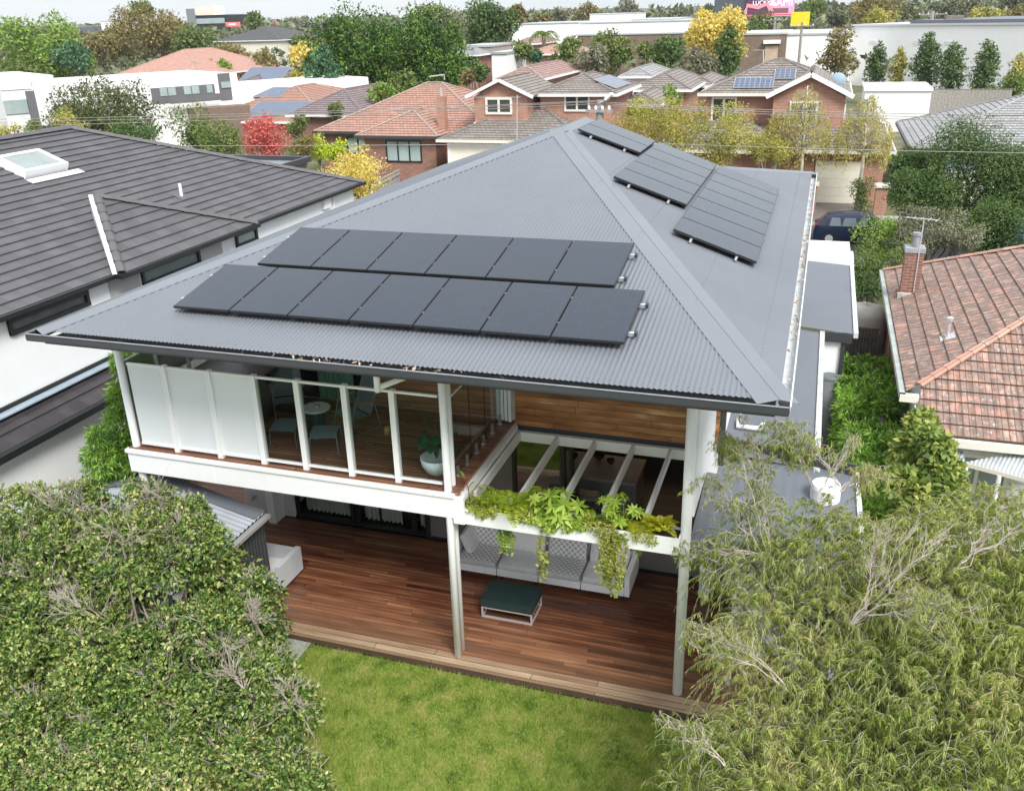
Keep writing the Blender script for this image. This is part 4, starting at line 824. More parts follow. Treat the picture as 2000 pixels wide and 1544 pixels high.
midhouse('grey_tiled_house', 'dark grey roofed house with a broad solar array beyond the white apartments', 452, 520, 168, 100, 14, .42, 'purpletile', 'darkcap', 'offwhite', zmin=2)
p = P(462, 164, y=101); pvarray(None, p, eX, unit(vec(0, 1, .44)), 6.5, 4.5, 'broad solar array on the dark grey roof')
midhouse('grey_flat_house', 'low pale grey roofed house beside the timber roof frame', 500, 560, 168, 96, 9, .2, 'greytile', 'greycap', 'offwhite', zmin=2)
midhouse('long_dark_roof_house', 'long two storey cream house with dark roof in the left distance', 415, 545, 80, 200, 26, .3, 'darktile', 'darkcap', 'cream', zmin=3)
midhouse('distant_brick_house', 'brick house with red tile roof and chimney below the tall dark cypress', 1000, 1048, 86, 130, 14, .4, 'pinktile', 'redcap', 'redbrick', zmin=3)
midhouse('distant_brick_house', 'brick house with small roof solar panel near the palm', 1020, 1110, 106, 112, 14, .3, 'orangetile', 'redcap', 'redbrick', zmin=2.4)
hx = midhouse('red_block_house', 'grey roofed house with red brick wall and dark window beside the conifers', 868, 934, 108, 100, 16, .3, 'greytile', 'greycap', 'redbrick', zmin=3)
a, b = P(902, 116, y=100.4), P(922, 128, y=100.4); win(hx, (a[0], 100.4), (b[0], 100.4), b[2], a[2], 1, 'black', 'winglass', .1)
# timber roof frame under construction
tf = thing('timber_roof_frame', 'bare timber roof frame of a house being built beside the conifers', 'roof frame', tuple(P(580, 185, y=88)))
a, b, k = P(545, 172, y=88), P(625, 180, y=88), P(602, 144, y=92); wd = plain('new pine', (.6, .45, .28), .7, .2)
for i in range(9):
    s = i/8; mb = MB(); mb.beam(a+(b-a)*s, a+(k-a)*s*.98 if s < .7 else k+(b-k)*(s-.7)/.3, .12, .12); mb.build('rafter', wd, tf)
mb = MB(); mb.beam(a, b, .15, .2); mb.beam(a, k, .15, .2); mb.beam(k, b, .15, .2); mb.build('plate', wd, tf)

# generic slab building in a local frame
def slab(name, label, A, B, z0, z1, depth, mat, cat='building'):
    A, B = vec(A[0], A[1], 0), vec(B[0], B[1], 0); e = unit(B-A); bk = vec(-e[1], e[0], 0); bk = bk if bk[1] > 0 else -bk; l = np.linalg.norm(B-A)
    t = thing(name, label, cat, tuple((A+B)/2+vec(0, 0, z0)))
    def bx(nm, s0, s1, y0, y1, za, zb, m_, par=None):
        mb = MB(); mb.obox(A+e*(s0+s1)/2+bk*(y0+y1)/2+vec(0, 0, (za+zb)/2), e*(s1-s0)/2, bk*(y1-y0)/2, vec(0, 0, (zb-za)/2)); return mb.build(nm, m_ if not isinstance(m_, str) else M[m_], par or t)
    bx('wall', 0, l, 0, depth, z0, z1, mat); return t, bx, l, e, bk, A
ap_a, ap_b = P(0, 172, z=6.5), P(462, 143, z=6.5)
def lsq(u, z=None, A=None, e=None):
    """distance along the facade seen at column u"""
    d = CF + CR*(u-1000)/FPX - CU*((172-29*u/462)-772)/FPX; n = np.array([-e[1], e[0]]); t = ((A[:2]-CAM[:2])@n)/(d[:2]@n); return float((CAM[:2]+d[:2]*t-A[:2])@e[:2])
T, bx, l, e, bk, A = slab('white_apartment_row', 'long low row of white modern apartments with grey window bands', ap_a-vec(12, 4, 0)*0, ap_b, -.3, 6.5, 12, 'whitewall')
S_ = lambda u: lsq(u, A=A, e=e)
zz = lambda u, v: float(P(u, v, x=(A+e*S_(u))[0])[2])
bx('roof_parapet', 0, S_(60), -.1, 12, 6.3, 6.9, 'whitewall'); bx('roof_parapet', S_(62), S_(104), -.5, 12, 3.2, 7.3, 'whitewall')
bx('grey_panel', S_(46), S_(66), -.35, 0, -.3, zz(50, 178), 'midgrey'); bx('window', 0, S_(45), -.12, 0, zz(20, 224), zz(20, 196), 'winpale')
bx('window', S_(80), S_(96), -.1, 0, zz(90, 222), zz(90, 192), 'winpale')
w0, w1 = S_(290), S_(415); g = bx('window_band', w0, w1, -.06, 0, zz(350, 200), zz(350, 169), 'midgrey')
for ua, ub in ((307, 321), (323, 338), (354, 368), (370, 384), (399, 410)): bx('pane', S_(ua), S_(ub), -.12, -.06, zz(350, 186), zz(350, 170), 'winpale', g)
bx('balcony_rail', S_(316), S_(418), -1.1, -1.0, zz(350, 201), zz(350, 187), 'midgrey')
bx('grey_panel', S_(424), S_(447), -.1, 0, zz(435, 196), zz(435, 143), 'midgrey'); bx('window', S_(428), S_(447), -.2, -.1, zz(437, 172), zz(437, 160), 'winpale')
bx('lower_wall', S_(355), l, -2, -.0, -.3, zz(450, 205), 'brownbrick'); bx('lower_block', l, l+16, 2, 10, -.3, zz(462, 172), 'whitewall')
# big white walls and sheds on the right
wa, wb_ = P(1665, 52, y=143), P(2060, 47, y=124)
T, bx, l, e, bk, A = slab('white_warehouse', 'huge blank white warehouse wall behind a row of slim trees', wa, wb_, -.3, 8.1, 30, 'whitewall', 'warehouse')
bx('roof_edge', -.2, l, -.15, 30.2, 8.1, 8.35, 'silver'); bx('roof_edge', l*.3, l, 1, 25, 8.2, 8.8, 'metalflat')
for u in (1708, 1806, 1868): s = (u-1665)/395*l; bx('wall_vent', s, s+1.2, -.05, 0, 5.6, 6.1, plain('vent grey', (.68, .68, .68), .9))  # vents in one even pale grey
p = P(1846, 48, y=137); mb = MB(); q = P(1884, 30, y=137); mb.box(p[0], q[0], 137, 140, 8, q[2]); tag(mb.build('rooftop_plant', M['browncap'], bevel=.05), 'brown louvred plant box on the white warehouse roof', 'plant box')
def yb(name, label, u0, u1, vt, y, depth, mat, cat='building', zb=-.3, roof=None):
    a, b = P(u0, vt, y=y), P(u1, vt, y=y); zt = (a[2]+b[2])/2; t = thing(name, label, cat, ((a[0]+b[0])/2, y, zb))
    MB().box(a[0], b[0], y, y+depth, zb, zt).build('wall', M[mat] if isinstance(mat, str) else mat, t)
    MB().box(a[0]-.1, b[0]+.1, y-.15, y+depth, zt, zt+.25).build('roof_edge', M[roof or 'silver'], t); return t, a[0], b[0], zt
bb, x0, x1, zt = yb('brown_brick_building', 'plain brown brick commercial building with a cream roller door', 1448, 1537, 68, 135, 20, 'brownbrick')
a, b = P(1495, 90, y=134.9), P(1518, 112, y=134.9); MB().box(a[0], b[0], 134.85, 135, -.3, a[2]).build('roller_door', plain('tan door', (.5, .38, .28), .7), bb); MB().box(a[0]-.3, b[0]+.3, 134.3, 135, a[2]+.3, a[2]+.8).build('door_canopy', M['white'], bb)
yb('white_concrete_building', 'plain white concrete building between brown brick and the warehouse', 1537, 1668, 68, 136, 25, 'whitewall')
yb('long_white_shed', 'long white commercial shed beyond the palm', 1000, 1130, 47, 210, 30, 'whitewall'); yb('long_white_shed', 'taller stepped white commercial shed right of the palm', 1128, 1345, 44, 212, 30, 'whitewall')
yb('white_upper_block', 'white rooftop block set on the long white shed', 1152, 1232, 28, 225, 20, 'whitewall', zb=3); yb('white_upper_block', 'wider white rooftop block behind the yellow tree', 1235, 1330, 38, 226, 20, 'whitewall', zb=3)
yb('low_brick_building', 'low brown brick commercial building in front of the white shed', 1128, 1345, 68, 170, 15, M['brownbrick'])
yb('concrete_block', 'plain beige concrete block behind the grey roofed house', 905, 962, 92, 106, 8, plain('beige concrete', (.3, .27, .24), .8), zb=-.3)
yb('white_carport', 'small white roofed carport left of the round bushes', 960, 990, 106, 100, 8, 'white')
bo, x0, x1, zt = yb('black_office_building', 'black glass office building under a large billboard on the horizon', 372, 444, 30, 420, 30, 'black')
for i in range(3): MB().box(x0+3, x1-2, 419.6, 420, zt-4-i*6, zt-1.5-i*6).build('window_band', M['winpale'], bo)
yb('white_apartment_block', 'white apartment block with small windows on the left horizon', 196, 236, 42, 420, 20, 'whitewall'); yb('grey_apartment_block', 'low blue grey apartment block beside the white one on the horizon', 146, 196, 52, 420, 20, 'midgrey')
yb('distant_slab', 'small pale slab building on the horizon beside the far pink sign', 520, 545, 50, 460, 20, plain('pale slab', (.4, .42, .45), .8)); yb('white_cottage', 'low white roofed building among trees in the left distance', 385, 425, 113, 150, 12, 'whitewall')
# white lean-to shed by the warehouse, timber yard fence
yb('white_flat_shed', 'white roofed flat shed in front of the warehouse trees', 1690, 1820, 178, 84, 8, 'whitewall', roof='white')
a = P(1810, 176, y=92); b = P(1980, 196, y=92); fence('long_paling_fence', 'tall grey paling fence at the foot of the white warehouse', (a[0], 92), (b[0], 92), a[2]+.3, M['palelight'], .3, False)
fence('front_paling_fence', 'grey timber fence on the driveway side of the red tiled house', (P(778, 345, z=1)[0], 40), (P(862, 305, z=1)[0], 46.5), 1.4, M['palelight'], .18)

# ------------------------------------------------------------------ billboards and signs
def text(s, loc, size, mat, parent, name='lettering', rot=0):
    c = bpy.data.curves.new(name, 'FONT'); c.body = s; c.size = size; c.extrude = .02; c.align_x = 'CENTER'; o = bpy.data.objects.new(name, c); COL.objects.link(o)
    me = bpy.data.meshes.new_from_object(o.evaluated_get(bpy.context.evaluated_depsgraph_get())); bpy.data.objects.remove(o); me.materials.clear(); me.materials.append(mat)
    o = bpy.data.objects.new(name, me); COL.objects.link(o); o.rotation_euler = (math.pi/2, 0, rot); o.parent = parent; o.location = vec(*loc)-vec(*ORG[parent.name]); return o
def board(name, label, u0, u1, v0, v1, y, col, post=True, dark=False):
    a, b = P(u0, v0, y=y), P(u1, v1, y=y); t = thing(name, label, 'billboard', ((a[0]+b[0])/2, y, -.3)); MB().box(a[0], b[0], y, y+.8, b[2], a[2]).build('panel', col, t)
    if post: MB().box((a[0]+b[0])/2-.7, (a[0]+b[0])/2+.7, y+.9, y+2, -.3, b[2]+.5).build('post', M['black'], t)
    return t, a, b
t, a, b = board('pink_billboard', 'big pink and dark billboard with white lettering above the brown brick building', 1462, 1550, -22, 31, 230, emit('pink panel', (.55, .28, .42), .9))
w, h = b[0]-a[0], a[2]-b[2]
MB().box(a[0], a[0]+w*.48, 229.9, 230, b[2], a[2]).build('dark_artwork', emit('dark violet panel', (.09, .04, .08), 1), t); MB().box(a[0]+w*.45, b[0]-w*.12, 229.85, 229.9, b[2]+h*.1, b[2]+h*.28).build('dark_strip', emit('brown strip', (.16, .08, .08), 1), t)
MB().box(a[0], b[0]-w*.04, 229.8, 229.86, b[2]+h*.02, b[2]+h*.07).build('red_strip', emit('red strip', (.7, .08, .14), 1), t)
mb = MB(); cx_, cz_ = a[0]+w*.24, b[2]+h*.25; mb.tube([(cx_-3, 229.8, cz_-.6), (cx_-2.6, 229.8, cz_+1), (cx_, 229.8, cz_+.5), (cx_+2, 229.8, cz_+1.2), (cx_+3.2, 229.8, cz_-.6)], .5, 6); mb.build('pink_shape', emit('salmon', (.6, .22, .25), 1), t)
text('LUCKY', (a[0]+w*.3, 229.7, b[2]+h*.42), 1.3, emit('white letters', (.9, .85, .9), 1), t); text('AAMI', (a[0]+w*.72, 229.7, b[2]+h*.36), 2.3, bpy.data.materials['white letters'], t); text('with', (a[0]+w*.53, 229.7, b[2]+h*.38), 1.1, bpy.data.materials['white letters'], t)
board('dark_billboard', 'dark unlit back panel of the billboard frame next to the pink one', 1397, 1461, -25, 34, 231, plain('dark panel', (.07, .085, .1), .6), post=False)
t, a, b = board('yellow_sign', 'bright yellow square sign right of the pink billboard', 1546, 1580, 24, 50, 190, plain('sign yellow', (.85, .62, .02), .5), post=False); MB().box((a[0]+b[0])/2-.4, (a[0]+b[0])/2+.4, 190.9, 191.5, -.3, b[2]).build('post', bpy.data.materials['sign yellow'], t)
t, a, b = board('horizon_billboard', 'orange and white glowing billboard on top of the black office building', 381, 437, 13, 28, 419, emit('warm white screen', (1, .85, .75), 1), post=False); MB().box(a[0], a[0]+(b[0]-a[0])*.65, 418.8, 419, b[2], a[2]).build('artwork', emit('coral artwork', (.95, .45, .35), 1), t); MB().box(a[0]+1, a[0]+(b[0]-a[0])*.5, 418.6, 418.8, b[2]+1.6, a[2]-1).build('artwork', emit('lilac artwork', (.8, .65, .85), 1), t)
MB().box(a[0]-6, a[0]-1, 419, 419.6, b[2]-10, a[2]-1).build('side_frame', M['gutter'], t)
t, a, b = board('red_sign', 'small red and white sign on the horizon beside the black office', 440, 468, 44, 52, 400, emit('coral red', (.8, .16, .18), .9)); MB().box(a[0]+2, b[0]-2, 399.8, 400, b[2]+.7, a[2]-.6).build('white_band', emit('pale pink band', (.95, .6, .6), .9), t)
board('magenta_sign', 'tiny magenta sign on the far left horizon', 532, 543, 44, 51, 450, emit('magenta', (.75, .1, .25), .9))
p = P(1018, 4, y=300); mb = MB(); mb.tube([(p[0], 300, -.3), (p[0], 300, p[2])], [.5, .25], 8); tag(mb.build('mast', M['gutter']), 'slim grey telecom mast standing above the horizon trees', 'mast')
# ------------------------------------------------------------------ street
def sheet(name, pts, z, mat): mb = MB(); mb.poly([(x, y, z) for x, y in pts]); return struct(mb.build(name, mat))
M['asphalt'] = plain('asphalt', (.07, .07, .072), .9, .2, 1.2, bump=.2)
M['concrete'] = plain('concrete path', (.36, .34, .31), .85, .15, .8, dirt=.5)
M['drive'] = plain('brown grey driveway', (.15, .13, .12), .8, .2, .6, dirt=.5)
sheet('road', [(-140, 31.5), (160, 31.5), (160, 40.2), (-140, 40.2)], -.3, M['asphalt'])
mb = MB(); mb.box(-140, 160, 31.2, 31.5, -.32, -.18); mb.box(-140, 160, 40.2, 40.5, -.32, -.18); struct(mb.build('kerb', M['concrete']))
sheet('footpath', [(-140, 41.6), (160, 41.6), (160, 43.2), (-140, 43.2)], -.2, M['concrete'])
sheet('driveway', [(5.3, 40.5), (9.2, 40.5), (8.6, 41.6), (8.4, 46.5), (5.2, 46.5), (5.2, 41.6)], -.19, M['drive'])
sheet('driveway', [(-20.2, 40.5), (-15, 40.5), (-15, 48.6), (-20.2, 48.6)], -.19, M['concrete'])
sheet('side_path', [(6.6, 1.5), (7.5, 1.5), (7.5, 20), (6.6, 20)], -.25, plain('brown path', (.13, .11, .1), .9, .2))
gm_ = plain('verge grass', (.12, .15, .05), .95, .3, 1)
sheet('nature_strip', [(-140, 40.5), (160, 40.5), (160, 41.6), (-140, 41.6)], -.21, gm_); sheet('nature_strip', [(-140, 27.5), (160, 27.5), (160, 31.2), (-140, 31.2)], -.21, gm_)
for x, nm in ((5.15, 'left'), (9.0, 'right')):
    t = thing('brick_gate_pillar', f'red brick gate pillar with pale cap on the {nm} of the driveway', 'gate pillar', (x, 43.6, -.3), 'gate pillars at the driveway')
    MB().box(x-.33, x+.33, 43.3, 43.95, -.3, 1.35).build('shaft', M['redbrick'], t); MB().box(x-.42, x+.42, 43.2, 44.05, 1.35, 1.5).build('cap', M['creamtrim'], t, bevel=.02)

# ------------------------------------------------------------------ foliage machinery
def rnd_dir(n, up=0.):
    d = rng.normal(0, 1, (n, 3)); d[:, 2] += up; return d/np.linalg.norm(d, axis=1, keepdims=True)
def nrm(a): return a/(np.linalg.norm(a, axis=1, keepdims=True)+1e-9)
def quads(Pn, ax, nr, Ls, Ws, fold=.12):
    """leaf rhombi: Pn base, ax axis, nr normal"""
    ax = nrm(ax); sd = nrm(np.cross(ax, nr)); nn = np.cross(sd, ax); Ls = np.reshape(Ls, (-1, 1))*np.ones((len(Pn), 1)); Ws = np.reshape(Ws, (-1, 1))*np.ones((len(Pn), 1))
    m_ = Pn+ax*Ls*.45+nn*Ls*fold
    return np.stack([Pn, m_+sd*Ws/2, Pn+ax*Ls, m_-sd*Ws/2], 1).reshape(-1, 3)
def ribbons(P0, P1, w):
    """thin twigs as two crossed tapering blades"""
    d = nrm(P1-P0); a = nrm(np.cross(d, rnd_dir(len(P0)))); b = np.cross(d, a); w = np.reshape(w, (-1, 1))*np.ones((len(P0), 1)); o = []
    for s in (a, b): o.append(np.stack([P0-s*w/2, P0+s*w/2, P1+s*w*.25, P1-s*w*.25], 1))
    return np.concatenate(o, 1).reshape(-1, 3)
def in_ell(n, c, r, lo=.45, flat=0):
    d = rnd_dir(n); k = rng.uniform(lo**2, 1, (n, 1))**.5; p = d*k; 
    if flat: p[:, 2] = np.abs(p[:, 2])*1.0-(.25)
    return np.array(c)+p*np.array(r)
def clump_leaves(C, n, L, W, up=.25, down=.3, lo=.55, jit=.35, fan=1):
    """C: (k,4) clump spheres; n leaves on and inside each clump's outer shell, in sprays of fan leaves"""
    w = C[:, 3]**2; m_ = n//fan; idx = rng.choice(len(C), m_, p=w/w.sum()); d = rnd_dir(m_, up); rr = C[idx, 3]*(lo+(1.08-lo)*rng.random(m_)**.6)
    p = C[idx, :3]+d*rr[:, None]; od = nrm(d*.9+rnd_dir(m_)*.6) if fan > 1 else d*.6
    p, d, od = (np.repeat(q, fan, 0) for q in (p, d, od)); m_ = len(p)
    if fan > 1: p = p+od*rng.uniform(-.6, .6, (m_, 1))*L
    ax = rnd_dir(m_)*.8+od*(.75 if fan > 1 else 1); ax[:, 2] -= down; nr = d+rnd_dir(m_)*jit+np.array([0, 0, .5])
    s = rng.uniform(.5, 1.3, m_); return quads(p, ax, nr, L*s, W*s)
M['bark'] = plain('grey bark', (.17, .14, .12), .9, .25, 4, bump=.3); M['palebark'] = plain('pale bark', (.42, .38, .34), .85, .2, 5); M['whitebark'] = plain('white birch bark', (.6, .57, .52), .8, .25, 3)
F_ = {}
F_['bright'] = foliage('bright green leaves', [(.04, .09, .015), (.1, .18, .03), (.19, .27, .05), (.3, .36, .09)])
F_['mid'] = foliage('mid green leaves', [(.03, .055, .014), (.07, .11, .028), (.13, .17, .045), (.2, .23, .07)])
F_['dark'] = foliage('dark green leaves', [(.015, .035, .01), (.035, .07, .02), (.07, .115, .03), (.13, .18, .05)], gain=1.6)
F_['conifer'] = foliage('conifer needles', [(.006, .024, .004), (.03, .085, .008), (.09, .19, .016), (.24, .34, .045)], .15, gain=1.0, nscale=.45, nmix=.5)  # wide clump contrast also paints bright highlights and dark gaps into the needles
F_['bluish'] = foliage('bluish needles', [(.015, .045, .02), (.035, .09, .045), (.07, .15, .07), (.12, .2, .09)], .15)
F_['olive'] = foliage('olive gum leaves', [(.055, .052, .02), (.12, .105, .038), (.2, .165, .058), (.28, .23, .09)])
F_['oliv2'] = foliage('dark olive leaves', [(.02, .032, .01), (.05, .068, .02), (.1, .12, .035), (.18, .18, .07)], gain=1.3)
F_['grey'] = foliage('grey green leaves', [(.06, .06, .045), (.12, .12, .085), (.19, .19, .13), (.26, .26, .19)])
F_['yellow'] = foliage('golden autumn leaves', [(.26, .2, .04), (.42, .34, .08), (.55, .46, .14), (.62, .56, .26)], .35)
F_['ylgreen'] = foliage('yellow green leaves', [(.09, .11, .02), (.2, .21, .045), (.34, .31, .08), (.48, .42, .15)], .35)
F_['lime'] = foliage('lime leaves', [(.14, .2, .01), (.26, .34, .015), (.38, .45, .02), (.5, .55, .04)], .3)
F_['red'] = foliage('red autumn leaves', [(.2, .03, .04), (.36, .07, .08), (.5, .14, .13), (.55, .25, .2)], .35)
F_['birch'] = foliage('birch leaves', [(.13, .14, .03), (.26, .26, .06), (.4, .36, .1), (.5, .42, .17)], .4)
F_['hill'] = foliage('far woodland leaves', [(.04, .05, .03), (.07, .085, .045), (.11, .12, .065), (.16, .15, .08)], .1, nscale=.03, nmix=.7)
def depth(p): return float((np.array(p)-CAM)@CF)
def finish_tree(name, label, base, C, V, fm, trunk_r, bark='bark', limbs=6, cat='tree', group=None, twigV=None):
    t = thing(name, label, cat, tuple(base), group); base = np.array(base, float)
    np_mesh('crown', V, 4, F_[fm] if isinstance(fm, str) else fm, t)
    cm = np.average(C[:, :3], axis=0, weights=C[:, 3]); top = C[:, 2].max(); fork = base*(1-.45)+np.array([cm[0], cm[1], cm[2]])*.45
    mb = MB(); mb.tube([base, (base+fork)/2+vec(trunk_r*.4, 0, 0), fork], [trunk_r, trunk_r*.8, trunk_r*.65], 7)
    for i in np.argsort(-C[:, 3]*rng.uniform(.6, 1.4, len(C)))[:limbs]:
        q = C[i, :3]; mid = (fork+q)/2+vec(*rng.normal(0, .08, 3))*np.linalg.norm(q-fork); mb.tube([fork, mid, q], [trunk_r*.5, trunk_r*.3, trunk_r*.1], 5, caps=False)
    mb.build('trunk', M[bark], t, smooth=True)
    if twigV is not None: np_mesh('twigs', twigV, 4, M[bark], t)
    return t
def clumps(c, r, k, rc, lo=.5, seed=None):
    p = in_ell(k, c, np.array(r)*(1-rc*.45), lo); rm = (r[0]*r[2])**.5*rc*1.2; return np.concatenate([p, (rm*rng.uniform(.65, 1.25, (k, 1)))], 1)
def bgtree(name, label, u, vt, vb, w, y, fm, k=14, rc=.38, shape='round', bark='bark', tr=None, lo=.45, dens=1., lf=3.0, asp=.6, group='trees beyond the street', cat='tree', zb=-.3, z0=None):
    """tree whose crown spans rows vt..vb and w columns of the photograph, standing at depth y"""
    ct, cb = P(u, vt, y=y), P(u, vb, y=y); c = (ct+cb)/2; D = depth(c); rx = w/2*D/FPX; rz = (ct[2]-cb[2])/2
    if shape == 'round': C = clumps(c, (rx, rx*.85, rz), k, rc, lo)
    elif shape == 'cone':
        s = rng.random(k)**.8; a = rng.uniform(0, 6.28, k); R_ = rx*(1-s*.93)*(.5+.45*rng.random(k)); C = np.stack([c[0]+np.cos(a)*R_, y+np.sin(a)*R_, cb[2]+2*rz*s, rx*(.36-.27*s)], 1)
    elif shape == 'spindle':
        s = np.linspace(.03, .97, k); R_ = rx*np.sin(np.pi*(s*.85+.12))**.8; a = rng.uniform(0, 6.28, k); C = np.stack([c[0]+np.cos(a)*R_*.35, y+np.sin(a)*R_*.35, cb[2]+2*rz*s, R_*.95+.02], 1)
    L_ = lf*D/906; n = int(min(26000, max(1200, w*(vb-vt)/3.8*2.1*dens))); upk = .5 if shape != 'round' else .25
    V = clump_leaves(C, n, L_, L_*asp, upk, -.5 if shape == 'cone' else .3, .4, .4, 3)
    return finish_tree(name, label, (c[0], y, zb), C, V, fm, tr or max(.12, rx*.07), bark, 6, cat, group)

# ------------------------------------------------------------------ background trees
T_ = bgtree
T_('spreading_tree', 'large bright green spreading tree behind the left end of the white apartments', 88, 34, 158, 195, 128, 'bright', 22, .34)
T_('round_tree', 'smaller darker green round tree right of the large bright green tree', 150, 88, 152, 76, 122, 'bluish', 10, .4)
T_('olive_tree', 'olive tree at the left edge in front of the large bright green tree', 20, 118, 172, 110, 112, 'mid', 12, .4)
T_('gum_tree', 'huge brown olive gum tree left of the black office building', 305, 20, 118, 205, 185, 'olive', 24, .32, lf=2.6)
T_('gum_tree', 'small grey gum tree poking up above the huge brown olive gum', 275, 3, 42, 66, 240, 'mid', 8, .4)
T_('olive_tree', 'olive tree between the bright green tree and the brown olive gum', 190, 66, 122, 90, 165, 'olive', 12, .38)
T_('gum_tree', 'ochre tree half hidden behind the left flank of the brown gum', 225, 58, 118, 80, 190, 'olive', 9, .4)
T_('gum_tree', 'green brown tree on the right flank of the brown gum', 392, 60, 128, 95, 175, 'mid', 12, .38)
T_('round_tree', 'dark rounded trees clump behind the apartments, leftmost one', 445, 90, 150, 90, 150, 'olive', 12, .36)
T_('round_tree', 'dark rounded tree behind the apartments near the grey roof', 510, 95, 152, 90, 145, 'olive', 12, .36)
T_('round_tree', 'green bush just above the right end of the apartments', 425, 120, 145, 62, 132, 'bright', 8, .4)
T_('gum_tree', 'open crowned gum tree standing on the horizon right of the office building', 502, 30, 65, 42, 320, 'mid', 7, .42)
T_('round_tree', 'green horizon tree left of the big conifers', 560, 48, 82, 60, 260, 'mid', 8)
T_('round_tree', 'green tree mass above the golden bushes, left of the conifers', 585, 62, 100, 80, 210, 'mid', 9)
T_('golden_tree', 'pale golden tree left of the conifers', 585, 88, 140, 62, 150, 'yellow', 9, .4)
T_('golden_tree', 'dull straw coloured tree behind the conifers on the left', 630, 78, 120, 60, 160, 'ylgreen', 9, .4)
T_('small_conifer', 'small dark green conifer beside the pale golden tree', 604, 98, 150, 34, 120, 'conifer', 12, shape='cone')
T_('weeping_shrub', 'yellow green shrub below the small conifer', 575, 140, 175, 46, 105, 'ylgreen', 8)
# conifer mass
T_('conifer', 'bluish young conifer at the left of the big conifer group', 634, 90, 210, 120, 82, 'bluish', 44, shape='cone', lf=2.6, dens=1.2)
T_('conifer', 'tall left conifer of the big dark green group', 700, 20, 205, 185, 92, 'conifer', 110, .3, lf=2.7, dens=1.2, lo=.3)
T_('conifer', 'middle conifer of the big dark green group', 768, 48, 200, 150, 98, 'conifer', 90, .3, lf=2.7, dens=1.2, lo=.3)
T_('conifer', 'tallest right conifer of the big dark green group', 822, 14, 195, 185, 90, 'conifer', 110, .3, lf=2.7, dens=1.2, lo=.3)
T_('conifer', 'lower right conifer branches reaching toward the red brick wall', 868, 95, 178, 80, 86, 'conifer', 18, .35, lf=2.8)
T_('bushy_shrub', 'olive green bushy shrub at the foot of the conifers', 778, 150, 195, 115, 72, 'mid', 12)
T_('bushy_shrub', 'pale green shrub above the red tiled roof', 742, 165, 200, 50, 66, 'bright', 7)
T_('cypress', 'very tall dark cypress standing above the tile roofs', 955, -8, 100, 112, 140, 'dark', 26, .32, lf=2.8, dens=1.3)
T_('gum_tree', 'grey green gum on the skyline right of the conifers', 855, -2, 62, 78, 190, 'grey', 10, .38)
T_('gum_tree', 'dull green tree under the grey green gum', 880, 48, 96, 62, 160, 'mid', 8)
T_('gum_tree', 'small tree right of the tall cypress on the skyline', 1008, 14, 46, 34, 220, 'olive', 6)
T_('round_shrub', 'clipped pale green shrub near the small carport', 1016, 84, 118, 36, 104, 'mid', 6, .45)
T_('round_shrub', 'clipped blue green ball shrub left of the palm', 1044, 95, 118, 28, 108, 'bluish', 5, .5)
T_('dark_shrub', 'dark shrub between the conifers and the gable house', 935, 122, 160, 62, 76, 'dark', 8)
T_('dark_shrub', 'brown tipped shrub beside the dark shrub near the gable', 912, 138, 165, 34, 74, 'olive', 6)
T_('green_tree', 'light green tree behind the two storey brick roof, left one', 1110, 80, 135, 75, 96, 'mid', 12)
T_('green_tree', 'rounded grey green tree behind the two storey brick roof', 1150, 92, 148, 80, 88, 'grey', 12)
T_('green_tree', 'tall rounded green tree behind the two storey brick roof', 1190, 65, 148, 90, 98, 'mid', 14)
T_('dark_tree', 'dark green tree in front of the golden tree, left side', 1303, 66, 138, 66, 96, 'dark', 12)
T_('golden_tree', 'large golden yellow autumn tree in front of the brick building', 1388, 20, 128, 140, 112, 'yellow', 22, .34, dens=1.2)
T_('dark_tree', 'narrow dark green tree in front of the golden tree, right side', 1420, 50, 148, 48, 100, 'dark', 14, shape='spindle')
T_('grey_shrub', 'grey green shrub at the foot of the golden tree', 1372, 84, 142, 72, 98, 'grey', 10)
T_('green_tree', 'small green tree at the right foot of the golden tree', 1262, 88, 118, 40, 110, 'mid', 6)
T_('brownish_tree', 'tall thin brown green tree at the left end of the white warehouse', 1640, 50, 165, 70, 118, 'olive', 16, .33, dens=.7)
for i, (u, vt, vb, w, fm, lab) in enumerate(((1712, 84, 172, 36, 'dark', 'slim green tree, first from the left against the white warehouse'), (1755, 92, 172, 28, 'ylgreen', 'slim yellowing tree, second from the left against the white warehouse'),
    (1808, 63, 182, 46, 'dark', 'tallest slim green tree, third against the white warehouse'), (1859, 84, 186, 48, 'dark', 'slim green tree, fourth against the white warehouse'), (1921, 80, 188, 46, 'dark', 'slim green tree, fifth against the white warehouse'), (1987, 106, 186, 34, 'ylgreen', 'slim yellow green tree at the right edge against the white warehouse'))):
    T_('slim_tree', lab, u, vt, vb, w, 112-i*2.2, fm, 16, shape='spindle', lf=2.4, dens=1.6, group='slim trees along the white warehouse')
T_('green_shrub', 'spreading green shrub at the foot of the right slim trees', 1965, 150, 195, 90, 96, 'mid', 9)
